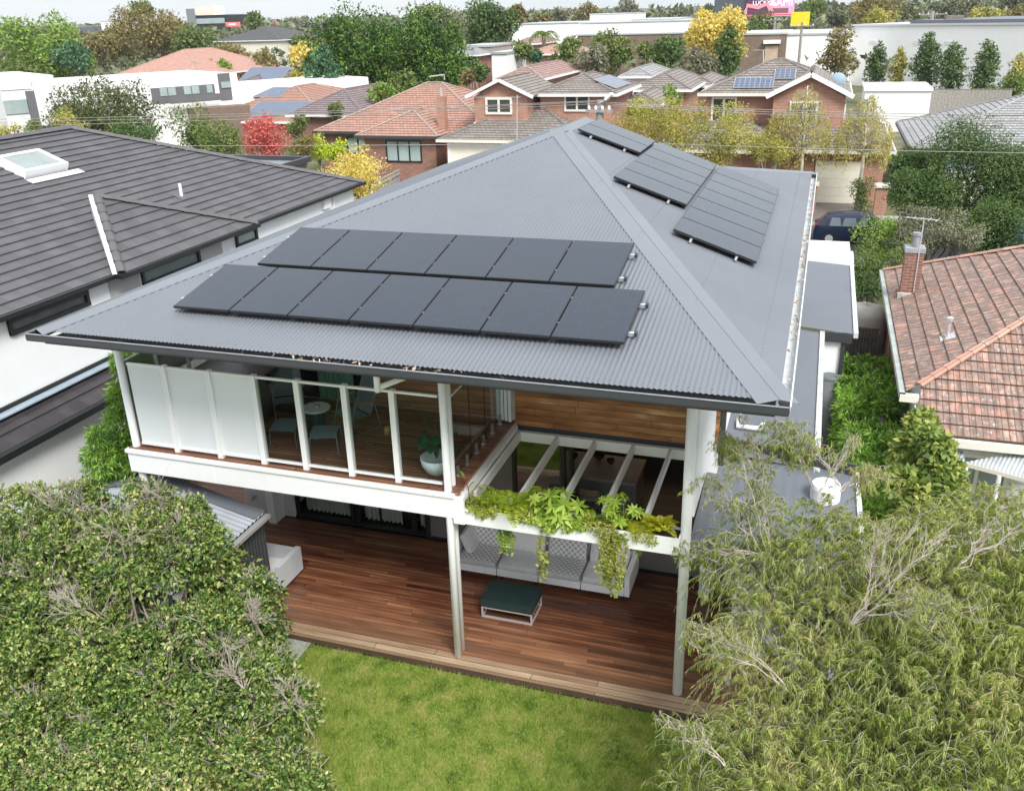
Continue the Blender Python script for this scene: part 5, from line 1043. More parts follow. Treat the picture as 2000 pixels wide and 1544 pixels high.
# skyline
labs = ['low', 'rounded', 'dense', 'ragged', 'broad', 'small', 'dark', 'olive']
for i, (u, vt, vb, w, y, fm, lab) in enumerate([(600, 44, 72, 50, 380, 'hill', 'small dark tree on the skyline above the golden tree'), (650, 40, 66, 44, 400, 'hill', 'skyline tree just left of the conifers'), (1058, 30, 44, 40, 330, 'olive', 'low brown tree on the skyline behind the long white shed'), (1098, 18, 46, 50, 320, 'grey', 'grey tree on the skyline behind the long white shed'), (1146, 8, 40, 54, 300, 'olive', 'bare looking brown tree above the white shed'),
    (1226, 2, 32, 44, 300, 'grey', 'green tree above the white rooftop blocks'), (1325, 18, 40, 60, 330, 'hill', 'dark skyline tree left of the dark billboard'), (1590, -6, 40, 60, 210, 'mid', 'dark green tree directly behind the yellow sign'), (1572, 20, 56, 40, 205, 'mid', 'green tree below the yellow sign'), (1632, 12, 50, 50, 240, 'hill', 'dull green tree right of the yellow sign'),
    (1700, -8, 52, 120, 230, 'olive', 'broad brown olive tree above the left end of the warehouse'), (1722, 22, 56, 80, 215, 'ylgreen', 'yellow green tree top above the warehouse'), (1850, 0, 36, 80, 260, 'hill', 'dark rounded tree above the warehouse roof plant'), (1905, -6, 30, 60, 280, 'grey', 'grey green tree behind the warehouse roof'), (1925, 16, 40, 70, 230, 'ylgreen', 'lime green tree behind the warehouse roof'), (1975, 14, 44, 70, 235, 'olive', 'orange brown tree at the right end above the warehouse'), (1975, -8, 20, 60, 300, 'hill', 'dark tree at the right edge of the skyline'), (1780, 6, 36, 60, 320, 'hill', 'low dark tree on the skyline over the warehouse'), (1480, 30, 70, 60, 180, 'mid', 'green tree beneath the pink billboard'), (1440, 40, 66, 50, 190, 'mid', 'green tree under the dark billboard')]):
    T_('skyline_tree', lab, u, vt, vb, w, y, fm, 10, .38, lf=2.6)
# far woodland strip
V = []
for band, (y0, y1, n, h) in enumerate(((260, 420, 14000, 9), (420, 900, 16000, 12), (130, 260, 9000, 5))):
    x = rng.uniform(-1.1, 1.0, n); y = rng.uniform(y0, y1, n); X = CAM[0]-.34*y+x*y*.75; hh = h*(.35+.65*np.abs(np.sin(X*.11+np.sin(y*.05)*2))*rng.random(n)**.4)
    p = np.stack([X, y, hh-.3], 1); V.append(quads(p, rnd_dir(n), rnd_dir(n, 1.5), y*.0085, y*.006))
tag(np_mesh('far_woodland', np.concatenate(V), 4, F_['hill'], org=(0, 300, 0)), 'continuous belt of dull green treetops out to the horizon', None, None, 'stuff')
mb = MB(); mb.grid(lambda u, v: (-1800+3600*u, 1000+150*v, -1+(13+3*math.sin(u*19)+2*math.sin(u*47+1))*math.sin(v*1.57)), 90, 3); struct(mb.build('distant_hills', plain('far hills', (.09, .105, .09), .95, .2, .02), org=(0, 1000, 0)))

# ------------------------------------------------------------------ street and garden trees
T_('garden_magnolia', 'open crowned dark tree with bare twisting limbs in front of the white apartments', 205, 168, 285, 250, 50, 'oliv2', 30, .36, lf=2.4, dens=2.2, bark='palebark', tr=.28, lo=.5, group='garden trees across the street')
T_('garden_shrub', 'yellow green shrub just above the dark tile ridge', 140, 218, 268, 70, 42, 'ylgreen', 9, lf=2.2, group='garden trees across the street')
T_('garden_shrub', 'sparse yellow green shrub at the far left edge', 22, 238, 280, 56, 40, 'ylgreen', 7, lf=2.2, dens=.7, group='garden trees across the street')
T_('garden_shrub', 'thin twiggy green shrub near the left apartment panel', 72, 242, 275, 40, 41, 'mid', 6, lf=2.2, dens=.5, group='garden trees across the street')
T_('garden_tree', 'dark green tree with grey twigs left of the solar house', 382, 200, 300, 110, 52, 'mid', 16, .32, lf=2.3, bark='palebark', group='garden trees across the street')
T_('garden_tree', 'low dark green hedge like tree above the dark ridge', 430, 238, 312, 100, 46, 'mid', 14, .34, lf=2.3, group='garden trees across the street')
T_('garden_tree', 'dark green foliage behind the open crowned tree', 265, 240, 300, 130, 46, 'dark', 14, .34, lf=2.3, group='garden trees across the street')
T_('red_maple', 'small crimson autumn tree beside the round lime bushes', 512, 232, 312, 112, 55, 'red', 16, .34, lf=2.2, bark='palebark', group='garden trees across the street')
T_('red_maple', 'pale pinkish twiggy top behind the crimson tree', 506, 222, 262, 60, 58, 'red', 7, .36, lf=2, dens=.35, bark='palebark', group='garden trees across the street')
T_('round_shrub', 'round mid green shrub right of the crimson tree', 582, 224, 274, 56, 60, 'mid', 8, .42, lf=2.2, group='garden trees across the street')
T_('lime_bush', 'clipped lime green bush, left of the pair', 621, 264, 308, 38, 50, 'lime', 7, .5, lf=2, dens=1.4, group='clipped lime bushes')
T_('lime_bush', 'clipped lime green bush, right of the pair', 655, 260, 312, 46, 49, 'lime', 7, .5, lf=2, dens=1.4, group='clipped lime bushes')
T_('dark_shrub', 'brown green shrub below the clipped lime bushes', 595, 268, 322, 70, 48, 'olive', 9, .4, lf=2.2, group='garden trees across the street')
T_('golden_tree', 'loose golden yellow street tree beside the modern house roof', 702, 292, 392, 168, 37, 'yellow', 22, .3, lf=2, dens=.9, bark='bark', group='garden trees across the street')
T_('bushy_shrub', 'green bush between the purple roof and the conifers', 660, 198, 232, 56, 62, 'mid', 7, lf=2.2, group='garden trees across the street')
T_('green_tree', 'bright green tree top left of the purple tiled roof', 546, 162, 198, 66, 80, 'bright', 8, lf=2.4, group='garden trees across the street')
T_('garden_shrub', 'white flowered green shrub by the brick houses', 1312, 168, 205, 46, 52, 'bright', 7, lf=2.2, group='garden trees across the street')
for u, vt, vb, w, y, k, lab in ((1255, 195, 295, 130, 40, 16, 'leftmost yellow green street tree behind the roof ridge'), (1330, 188, 325, 160, 41, 18, 'yellow green street tree left of the birches, fuller one'), (1420, 200, 330, 160, 41.5, 18, 'yellow green street tree just left of the birches'), (1500, 250, 330, 90, 42, 12, 'low yellow green shrub at the foot of the left birch')):
    T_('street_tree', lab, u, vt, vb, w, y, 'ylgreen', k+4, .3, lf=1.8, dens=.95, bark='palebark', tr=.08, lo=.3, group='yellow green street trees')
def birch(label, u, vt, vb, w, y):
    ct, cb = P(u, vt, y=y), P(u, vb, y=y); D = depth(ct); rx = w/2*D/FPX; n = 190; a = rng.uniform(0, 6.28, n); s = rng.random(n)**.7
    R_ = rx*(.15+.85*s)*np.sin(np.pi*np.clip(.25+.55*s, 0, 1)); z = ct[2]-(ct[2]-cb[2])*.62*s; top = np.stack([ct[0]+np.cos(a)*R_, y+np.sin(a)*R_, z], 1)
    ln = rng.uniform(.5, 1.6, n)*(ct[2]-cb[2])*.25; V = []; tw = []
    m_ = 22; t = rng.random((n, m_)); p = top[:, None, :]+np.stack([rng.normal(0, .1, (n, m_)), rng.normal(0, .1, (n, m_)), -t*ln[:, None]], 2); p = p.reshape(-1, 3)
    ax = rnd_dir(len(p))*.6; ax[:, 2] -= .8; V = quads(p, ax, rnd_dir(len(p)), rng.uniform(.08, .16, len(p)), .07)
    stem = np.stack([np.full(n, ct[0]), np.full(n, y), z-.35*R_-.1], 1); tw = np.concatenate([ribbons(stem, top, .035), ribbons(top, top-np.stack([0*ln, 0*ln, ln], 1), .014)])
    t = thing('weeping_birch', label, 'tree', (ct[0], y, -.3), 'weeping birches'); np_mesh('crown', V, 4, F_['birch'], t); MB().tube([(ct[0], y, -.3), (ct[0]+.1, y, 2.5), (ct[0], y, ct[2]-.2)], [.13, .09, .02], 7).build('trunk', M['whitebark'], t, smooth=True); np_mesh('twigs', tw, 4, M['palebark'], t)
birch('left weeping birch with white trunk in front of the gabled brick house', 1578, 160, 345, 150, 43.5)
birch('right weeping birch with white trunk beside the garage door', 1698, 182, 345, 150, 43.2)
birch('thin weeping birch at the left side of the gable house', 1520, 215, 330, 90, 44)
T_('climbing_shrub', 'dark green narrow shrub beside the right gate pillar', 1688, 330, 420, 42, 42.6, 'mid', 9, lf=2, group='garden trees across the street')
for u, vt, vb, w, y, k, lab in ((1800, 322, 440, 140, 33, 18, 'dark glossy street tree, left one of the dark mass'), (1885, 245, 430, 190, 34, 28, 'large dark glossy street tree at the right, centre of the mass'), (1985, 268, 450, 130, 33, 22, 'dark glossy street tree at the right edge'), (1940, 400, 500, 150, 30, 18, 'low dark foliage above the old terracotta ridge'), (1790, 290, 400, 90, 35.5, 12, 'upper left shoulder of the dark street trees')):
    T_('laurel_tree', lab, u, vt, vb, w, y, 'dark', k, .4, lf=2.1, dens=2.8, tr=.2, group='dark street trees at the right')
for u, vt, vb, w, y, k, fm, lab in ((1720, 418, 520, 110, 25, 16, 'bright', 'light green garden shrub hiding the navy car'), (1815, 400, 500, 130, 24.5, 18, 'grey', 'feathery grey green shrub behind the television antenna'), (1880, 430, 505, 90, 24, 12, 'grey', 'grey green shrub above the terracotta ridge'), (1690, 470, 560, 90, 22, 14, 'mid', 'green garden shrub beside the white porch'), (1690, 520, 608, 76, 20, 14, 'dark', 'dark camellia bush behind the side fence'), (1765, 470, 560, 70, 21, 9, 'mid', 'green shrub behind the brick chimney')):
    T_('front_garden_shrub', lab, u, vt, vb, w, y, fm, k, .32, lf=1.9, dens=1.2, group='front garden shrubs', cat='shrub')
pt = thing('palm_tree', 'single palm tree with drooping fronds beyond the tile roofs', 'palm', tuple(P(1062, 95, y=120))); c = P(1062, 66, y=120); V = []
for a in np.linspace(0, 6.28, 17)[:-1]:
    s = np.linspace(0, 1, 14); L_ = 2.1; pts = c+np.stack([np.cos(a)*s*L_, np.sin(a)*s*L_, s*.5*math.sin(a*3)+1.5*s-2.3*s*s], 1)
    for sg in (-1, 1): ax = np.stack([-np.sin(a)*sg+np.cos(a)*.4+0*s, np.cos(a)*sg+np.sin(a)*.4+0*s, -.7+0*s], 1); V.append(quads(pts, ax, rnd_dir(14, 2), .5, .14))
np_mesh('fronds', np.concatenate(V), 4, F_['mid'], pt); MB().tube([(c[0], 120, -.3), c], [.35, .25], 8).build('trunk', M['bark'], pt)

# ------------------------------------------------------------------ foreground trees
F_['lilly'] = foliage('glossy lilly pilly leaves', [(.012, .034, .008), (.035, .08, .016), (.075, .135, .025), (.14, .2, .045), (.24, .27, .08), (.38, .34, .17)], .25, .38, .9, .4, .25, gain=1.55)  # ramp ends also carry painted gap shade and pale leaf highlights
F_['willow'] = foliage('narrow weeping leaves', [(.045, .085, .012), (.115, .17, .028), (.21, .27, .05), (.33, .36, .1), (.38, .29, .18)], .35, .5, .8, .3, .35)
F_['bamboo'] = foliage('bamboo leaves', [(.015, .05, .01), (.055, .12, .02), (.13, .23, .035), (.28, .38, .08)], .35, .4, .9, .4, .25, gain=2.1)
F_['fig'] = foliage('fig leaves', [(.04, .08, .02), (.1, .16, .035), (.2, .25, .06), (.36, .34, .1)], .3, .5, 1.2)
M['twig'] = plain('pinkish grey twigs', (.4, .355, .3), .85, .25, 6); M['twigpale'] = plain('pale twigs', (.5, .44, .39), .85, .2, 6)
def antler(p, d, l, w, depth, out, kids=3, up=.25, tips=None):
    mid = p+d*l*.5+rng.normal(0, l*.05, 3); e = p+d*l+rng.normal(0, l*.06, 3); out.append((p, mid, w)); out.append((mid, e, w*.8))
    if depth == 0:
        if tips is not None: tips.append(e)
        return
    for j in range(kids):
        s = rng.uniform(.35, 1); q = p+(e-p)*s; nd = unit(d+rng.normal(0, .42, 3)+vec(0, 0, up*.3)); antler(q, nd, l*rng.uniform(.5, .75), w*.62, depth-1, out, kids, up, tips)
def antler_ribbons(out): a = np.array([o[0] for o in out]); b = np.array([o[1] for o in out]); w = np.array([o[2] for o in out]); return ribbons(a, b, w)
def fg_left():
    t = thing('lilly_pilly_tree', 'big rounded glossy green bush with bare grey twigs filling the lower left corner', 'tree', (-4.2, -3.6, -.25))
    C = []
    for u, v, y, r in ((60, 1000, -2.2, .75), (160, 985, -2.1, .8), (270, 985, -2, .75), (370, 1000, -1.8, .6), (430, 1060, -1.9, .6), (120, 1080, -2.8, .8), (240, 1080, -2.7, .8), (350, 1110, -2.4, .7), (470, 1150, -2.2, .55), (500, 1210, -2.4, .5), (20, 1130, -3, .8),
                       (80, 1230, -3.3, .9), (200, 1240, -3.4, .8), (320, 1220, -3.1, .85), (430, 1230, -2.9, .75), (530, 1290, -3, .5), (30, 1360, -3.8, .8), (140, 1380, -4, .85), (260, 1370, -3.8, .85), (390, 1350, -3.6, .8), (500, 1360, -3.4, .7), (560, 1390, -3.5, .5), (20, 1480, -4.3, .8), (130, 1510, -4.5, .8), (-60, 1540, -4.6, .9), (-40, 1400, -4.0, .9), (200, 1190, -3.0, .8), (120, 1160, -2.9, .7), (20, 1060, -2.3, .7), (20, 1540, -5.2, .95), (60, 1450, -4.7, .95), (-40, 1480, -4.9, 1.0), (120, 1560, -5.2, .9), (-30, 1600, -5.4, .95), (150, 1340, -3.9, .8), (240, 1420, -4.3, .8), (320, 1450, -4.3, .8), (310, 1330, -3.6, .75), (200, 1480, -4.7, .8), (-100, 1600, -4.8, .9), (40, 1300, -3.6, .8), (250, 1500, -4.4, .85), (370, 1480, -4.2, .8), (480, 1480, -4.1, .75), (560, 1490, -4, .6), (610, 1530, -4.3, .4), (560, 1570, -4.6, .7), (420, 1600, -4.8, .8), (250, 1620, -5, .8), (80, 1630, -5, .8), (-60, 1050, -2.6, .8), (-80, 1250, -3.4, .8), (-80, 1450, -4.2, .8)):
        p = P(u, v, y=y); d = unit(p-CAM); q = p+d*r*.55; C.append([*q, r])
    C = np.array(C); C[:, :3] += rng.normal(0, .1, (len(C), 3)); C[:, 3] *= rng.uniform(.5, .85, len(C)); k2 = 150
    def pull(C, extra=0):
        for c in C:
            D = (c[:3]-CAM)@CF; u = 1000+FPX*((c[:3]-CAM)@CR)/D; v = 772-FPX*((c[:3]-CAM)@CU)/D; lim = np.interp(v, [930, 980, 1060, 1110, 1160, 1240, 1350, 1450, 1550, 1700], [330, 400, 445, 520, 570, 595, 635, 655, 665, 690]); ex = u+c[3]*1.05*FPX/D-lim+extra
            if ex > 0: c[:3] -= CR*ex*D/FPX
            top = 935+max(0, 60-abs(u-150)*.3)*0; ev = top+extra-(v-c[3]*1.05*FPX/D)
            if ev > 0: c[:3] -= CU*ev*D/FPX
        return C
    C = pull(C); ii = rng.integers(0, len(C), k2); dd = rnd_dir(k2, .6); sm = np.concatenate([C[ii, :3]+dd*C[ii, 3:4]*.95, (C[ii, 3]*rng.uniform(.25, .55, k2))[:, None]], 1)
    sm = pull(sm)
    V = [clump_leaves(C, 170000, .07, .036, .35, .2, .45, .6, 7), clump_leaves(sm, 75000, .07, .036, .4, .2, .3, .6, 7)]
    patches = [(230, 1050, -2.9, .5, 60), (190, 1180, -3.3, .62, 80), (480, 1210, -2.7, .4, 50), (430, 1270, -3.2, .5, 70), (120, 985, -2.3, .5, 60), (350, 1030, -2.1, .45, 50), (90, 1400, -4.2, .5, 50), (470, 1330, -3.5, .4, 50), (140, 1450, -4.4, .45, 40), (560, 1370, -3.6, .35, 40), (300, 970, -2.0, .4, 50), (60, 1120, -3.0, .4, 40)]
    pc = [P(u, v, y=y)+unit(P(u, v, y=y)-CAM)*.1 for u, v, y, r, m_ in patches]
    # fill leaves in the dark body of the bush
    Cb = C.copy(); Cb[:, :3] += np.array([.05, .35, -.45]); Cb = pull(Cb, 14); V.append(clump_leaves(Cb, 55000, .09, .05, .2, .3, .4)); Cb[:, :3] += np.array([.0, .5, -.6]); Cb[:, 3] = .85; Cb = pull(Cb, 50); V.append(clump_leaves(Cb, 40000, .12, .07, .2, .3, .3))
    V = np.concatenate(V).reshape(-1, 4, 3); ctr = V.mean(1); keep = np.ones(len(V), bool)
    for (u, v, y, r, m_), c in zip(patches, pc): keep &= (np.linalg.norm(ctr-c, axis=1) > r*.62) | (rng.random(len(V)) < .55)
    np_mesh('crown', V[keep].reshape(-1, 3), 4, F_['lilly'], t)
    mb = MB(); base = vec(-4.2, -3.3, -.25)
    for i in range(len(C)):
        q = C[i, :3]; k = base+vec(rng.uniform(-.8, .8), rng.uniform(-.5, .5), 1.0); mb.tube([base+vec(*rng.normal(0, .12, 2), 0), k, (k*.4+q*.6)+vec(*rng.normal(0, .12, 3)), q], [.04, .03, .018, .008], 5, caps=False)
    mb.build('trunk', M['bark'], t, smooth=True)
    tw = []
    for i in range(len(C)):
        m_ = 16; c, r = C[i, :3], C[i, 3]; d = rnd_dir(m_, .5); a = c+d*r*.15; b = c+(d+rnd_dir(m_)*.25)*r*.62; e = c+(d+rnd_dir(m_)*.3)*r*1.0; tw += [ribbons(a, b, .02), ribbons(b, e, .012)]
        for _ in range(3): f = b+(e-b)*rng.uniform(.2, .8, (m_, 1)); g = f+(nrm(e-b)+rnd_dir(m_)*.7)*r*.33; tw.append(ribbons(f, g, .007)); h = g+(nrm(g-f)+rnd_dir(m_)*.7)*r*.16; tw.append(ribbons(g, h, .005))
    # the bare grey patches of dead twigs
    out = []
    for (u, v, y, r, m_), c in zip(patches, pc):
        for _ in range(3): antler(c+vec(rng.normal(0, .1), .15, -r*1.0), unit(vec(rng.normal(0, .35), rng.normal(-.2, .25), 1)), r*rng.uniform(.8, 1.2), .034, 4, out, 3)
    for i in rng.integers(0, len(C), 60): d = rnd_dir(1, 1.2)[0]; antler(C[i, :3]+d*C[i, 3]*.6, unit(d+vec(0, 0, .5)), C[i, 3]*.42, .016, 3, out, 3)
    tw.append(antler_ribbons(out))
    np_mesh('twigs', np.concatenate(tw), 4, M['twig'], t)
fg_left()
def arcs(S_, D_, ln, g, k):
    """k points along drooping arcs"""
    t = np.linspace(0, 1, k)[None, :, None]; p = S_[:, None, :]+D_[:, None, :]*ln[:, None, None]*t+np.array([0, 0, -1.])*(g*ln)[:, None, None]*t*t
    tg = D_[:, None, :]*np.ones_like(t)+np.array([0, 0, -2.])*g[:, None, None]*t; return p, tg/np.linalg.norm(tg, axis=2, keepdims=True)
def weeper(name, label, C, base, n, L_, W_, fm, per=34, ln=(.35, .75), g=(.5, 1.1), leafdown=.75, twm='twigpale', bare=.06, limb=.06):
    t = thing(name, label, 'tree', tuple(base)); C = np.array(C); w = C[:, 3]**2; idx = rng.choice(len(C), n, p=w/w.sum()); d = rnd_dir(n, .35); S0 = C[idx, :3]+d*(C[idx, 3]*rng.uniform(.3, .9, n))[:, None]
    D0 = nrm(d*.9+rnd_dir(n)*.5+np.array([0, 0, .45])); l = rng.uniform(*ln, n); gg = rng.uniform(*g, n); p, tg = arcs(S0, D0, l, gg, 7); tw = [ribbons(p[:, i], p[:, i+1], .0065*(1-.1*i)) for i in range(6)]
    live = rng.random(n) > bare; pl_, tl = p[live], tg[live]; m_ = len(pl_); s = rng.uniform(.15, 5.999, (m_, per)); i0 = s.astype(int); fr_ = (s-i0)[..., None]; r_ = np.arange(m_)[:, None]
    q = pl_[r_, i0]*(1-fr_)+pl_[r_, i0+1]*fr_; tt = tl[r_, i0]; q = q.reshape(-1, 3); tt = tt.reshape(-1, 3); ax = tt*.55+rnd_dir(len(q))*.5; ax[:, 2] -= leafdown
    sz = rng.uniform(.6, 1.25, len(q)); np_mesh('crown', quads(q, ax, rnd_dir(len(q), .6), L_*sz, W_*sz, .05), 4, F_[fm], t); np_mesh('twigs', np.concatenate(tw), 4, M[twm], t)
    mb = MB(); base = vec(*base); fork = base*.55+C[:, :3].mean(0)*.45
    mb.tube([base, fork], [limb*2, limb*1.4], 8)
    for c in C: mb.tube([fork, (fork+c[:3])/2+vec(*rng.normal(0, .15, 3)), c[:3]], [limb, limb*.6, limb*.2], 5, caps=False)
    mb.build('trunk', M['bark'], t, smooth=True); return t
def lobes(rows):
    C = []
    for u, v, y, r in rows: p = P(u, v, y=y); C.append([*(p+unit(p-CAM)*r*.6), r])
    return C
wl = lobes([(1490, 1010, -.8, .3), (1450, 1060, -.9, .3), (1610, 1030, -.7, .42), (1410, 1110, -1.2, .22), (1490, 1110, -1.4, .5), (1590, 1110, -1.3, .7), (1710, 1090, -1.2, .6), (1810, 1070, -1.1, .7), (1920, 1050, -.8, .75), (2010, 1060, -.8, .7),
            (1500, 1220, -2.2, .6), (1450, 1290, -2.6, .5), (1600, 1220, -2.1, .7), (1720, 1200, -2, .8), (1850, 1190, -1.9, .8), (1970, 1180, -1.8, .8), (1500, 1360, -3, .6), (1620, 1340, -2.9, .75), (1750, 1330, -2.8, .8), (1880, 1310, -2.7, .8), (2010, 1300, -2.6, .8),
            (1380, 1470, -3.9, .4), (1470, 1460, -3.8, .6), (1580, 1460, -3.7, .75), (1710, 1450, -3.6, .8), (1850, 1440, -3.5, .85), (1990, 1430, -3.4, .85), (1360, 1560, -4.5, .45), (1500, 1570, -4.5, .65), (1640, 1580, -4.4, .8), (1800, 1580, -4.3, .8), (1960, 1570, -4.2, .85), (2080, 1200, -1.9, .8), (2100, 1400, -3, .8)])
weeper('willow_myrtle_tree', 'large feathery weeping tree with narrow yellow green leaves filling the lower right corner', wl, (7.3, -1.8, -.3), 7600, .085, .0098, 'willow', 48, ln=(.3, .65), limb=.07)
# outstretched pale branches over the low roof
def bough(label, pts, r, n, fm='willow'):
    pass
wt = bpy.data.objects['willow_myrtle_tree']; tw = []; lv = []
for (u0, v0, y0), (u1, v1, y1), droop, dens in (((1505, 1090, -1.1), (1478, 905, -.6), 0, 1), ((1478, 930, -.6), (1420, 880, -.5), .18, 1), ((1480, 960, -.6), (1470, 860, -.3), .0, .3), ((1590, 950, -.5), (1545, 868, -.4), .1, 1), ((1640, 950, -.5), (1560, 860, -.4), .1, 1), ((1640, 960, -.5), (1720, 915, -.3), .1, .9), ((1600, 960, -.5), (1650, 880, -.2), 0, .2), ((1480, 1090, -1.2), (1370, 1075, -1.0), .12, 1), ((1500, 1090, -1.2), (1390, 1120, -1.3), .2, 1), ((1500, 1120, -1.2), (1400, 960, -.7), .1, .6),
        ((1660, 1220, -2.4), (1790, 1060, -2.2), .0, .15), ((1690, 1190, -2.4), (1730, 1060, -2.2), .0, .1), ((1660, 1220, -2.4), (1830, 1200, -2.6), .25, .9), ((1540, 1350, -3.1), (1400, 1260, -3.0), .15, 1), ((1420, 1500, -4.2), (1330, 1420, -4.0), .1, .9), ((1860, 1120, -1.6), (1960, 1010, -1.2), 0, .2)):
    a, b = P(u0, v0, y=y0), P(u1, v1, y=y1); l = np.linalg.norm(b-a)
    for j in range(3):
        out = []; tips = []; e = b+rng.normal(0, .1*l+.03, 3); k = 9; ss = np.linspace(0, 1, k)[:, None]; p = a+(e-a)*ss+np.array([0, 0, 1.])*droop*l*(4*ss*(1-ss)); p[1:-1] += rng.normal(0, .02*l, (k-2, 3)); tw.append(ribbons(p[:-1], p[1:], np.linspace(.02, .008, k-1)))
        for i in range(3, k): 
            for _ in range(2): antler(p[i], unit((e-a)/l+rng.normal(0, .45, 3)), l*.2, .008, 2, out, 2, 0, tips)
        tw.append(antler_ribbons(out)); tp_ = np.array(tips); tp_ = tp_[rng.random(len(tp_)) < dens]
        if len(tp_):
            f = tp_+rnd_dir(len(tp_), -1.2)*rng.uniform(.08, .2, (len(tp_), 1)); tw.append(ribbons(tp_, f, .005)); k2 = 14; ii = np.repeat(np.arange(len(tp_)), k2); q = tp_[ii]+(f-tp_)[ii]*rng.random((len(ii), 1)); ax = rnd_dir(len(ii))*.5; ax[:, 2] -= .8; lv.append(quads(q, ax, rnd_dir(len(ii)), rng.uniform(.05, .1, len(ii)), .009, .05))
np_mesh('twigs', np.concatenate(tw), 4, M['twigpale'], wt); np_mesh('crown', np.concatenate(lv), 4, F_['willow'], wt)
def bamboo(name, label, C, n, base, L_=.15, W_=.022, fan=6, fm='bamboo', canes=30, group=None):
    t = thing(name, label, 'bamboo', tuple(base), group); C = np.array(C); w = C[:, 3]**2; idx = rng.choice(len(C), n, p=w/w.sum()); d = rnd_dir(n, .3); p = C[idx, :3]+d*(C[idx, 3]*rng.uniform(.4, 1.05, n))[:, None]
    fd = nrm(d*.7+rnd_dir(n)*.6+np.array([0, 0, -.1])); P_ = np.repeat(p, fan, 0); ax = np.repeat(fd, fan, 0)+rnd_dir(n*fan)*.75; ax[:, 2] -= .35; s = rng.uniform(.6, 1.2, n*fan)
    np_mesh('leaves', quads(P_, ax, rnd_dir(n*fan, 1.2), L_*s, W_*s, .03), 4, F_[fm], t)
    mb = MB()
    for i in range(canes): c = C[rng.integers(len(C))]; g = vec(c[0]+rng.normal(0, .15), c[1]+rng.normal(0, .15), base[2]); mb.tube([g, (g+c[:3])/2+vec(rng.normal(0, .05), 0, 0), c[:3]+vec(0, 0, c[3]*.7)], [.014, .012, .006], 5, caps=False)
    mb.build('canes', plain('bamboo canes', (.25, .28, .08), .5), t)
C = []
for u, v, x, r in ((250, 720, -7.6, .3), (285, 700, -7.7, .3), (245, 770, -7.7, .35), (240, 830, -7.7, .4), (255, 880, -7.7, .4), (205, 900, -7.9, .45), (250, 930, -7.6, .4), (300, 960, -7.4, .4), (330, 940, -7.3, .35), (190, 850, -7.9, .2), (280, 930, -7.2, .4), (235, 700, -7.6, .2), (340, 965, -7.2, .3), (380, 975, -7.6, .3), (225, 950, -7.8, .4)): C.append([*P(u, v, x=x), r])
bamboo('bamboo_clump', 'tall leafy bamboo between the white neighbouring wall and the left column', C, 5200, (-7.8, 3, -.2))
C = []
for v in range(715, 1040, 22):
    for du in (-38, 0, 38): p = P(np.interp(v, [700, 860, 1000], [1690, 1700, 1745])+du+rng.normal(0, 6), v, z=1.25+rng.uniform(-.2, .3)); C.append([*p, rng.uniform(.26, .38)]); C.append([p[0], p[1], .6, .35])
bamboo('bamboo_hedge', 'bright green bamboo hedge along the path beside the low grey roof', C, 12000, (6.9, 7, -.25), .19, .032, canes=60)
C = lobes([(1800, 830, 5.5, .3), (1780, 880, 5.0, .35), (1810, 860, 4.8, .3), (1840, 930, 4.2, .4), (1830, 880, 4.4, .3), (1770, 950, 4.0, .35), (1850, 970, 3.6, .35), (1800, 980, 3.6, .35), (1830, 1010, 3.2, .3)])
C = np.array(C); V = clump_leaves(C, 5200, .15, .09, .4, .2, .5); finish_tree('fig_tree', 'fig tree with large yellow green leaves beside the white weatherboard wall', (7.4, 4.2, -.3), C, V, 'fig', .06, 'palebark', 8)
# ------------------------------------------------------------------ ground floor furniture
def trellis(name, c1, c2, s=.085):
    t = NT(name); b = t.bsdf(Roughness=.9); uv = t.n('ShaderNodeTexCoord').outputs['UV']
    mp = t.n('ShaderNodeMapping'); mp.inputs['Rotation'].default_value = (0, 0, math.pi/4); mp.inputs['Scale'].default_value = (1/s, 1/s, 1); t.l(uv, mp.inputs[0])
    vo = t.n('ShaderNodeTexVoronoi', distance='CHEBYCHEV'); vo.inputs['Randomness'].default_value = 0; vo.inputs['Scale'].default_value = 1; t.l(mp.outputs[0], vo.inputs[0])
    c = t.ramp(vo.outputs[0], [(.36, c1), (.4, c2), (.5, c2)]); t.l(c, b.inputs['Base Color']); return t.m
M['sofa'] = plain('light grey fabric', (.6, .605, .62), .95, .06, 8, bump=.15, bscale=200); M['sofaframe'] = plain('pale grey frame fabric', (.7, .71, .73), .9, .05, 6)
M['tr1'] = trellis('white on grey trellis fabric', (.36, .36, .37), (.72, .72, .73)); M['tr2'] = trellis('grey on white trellis fabric', (.62, .62, .63), (.3, .31, .33))
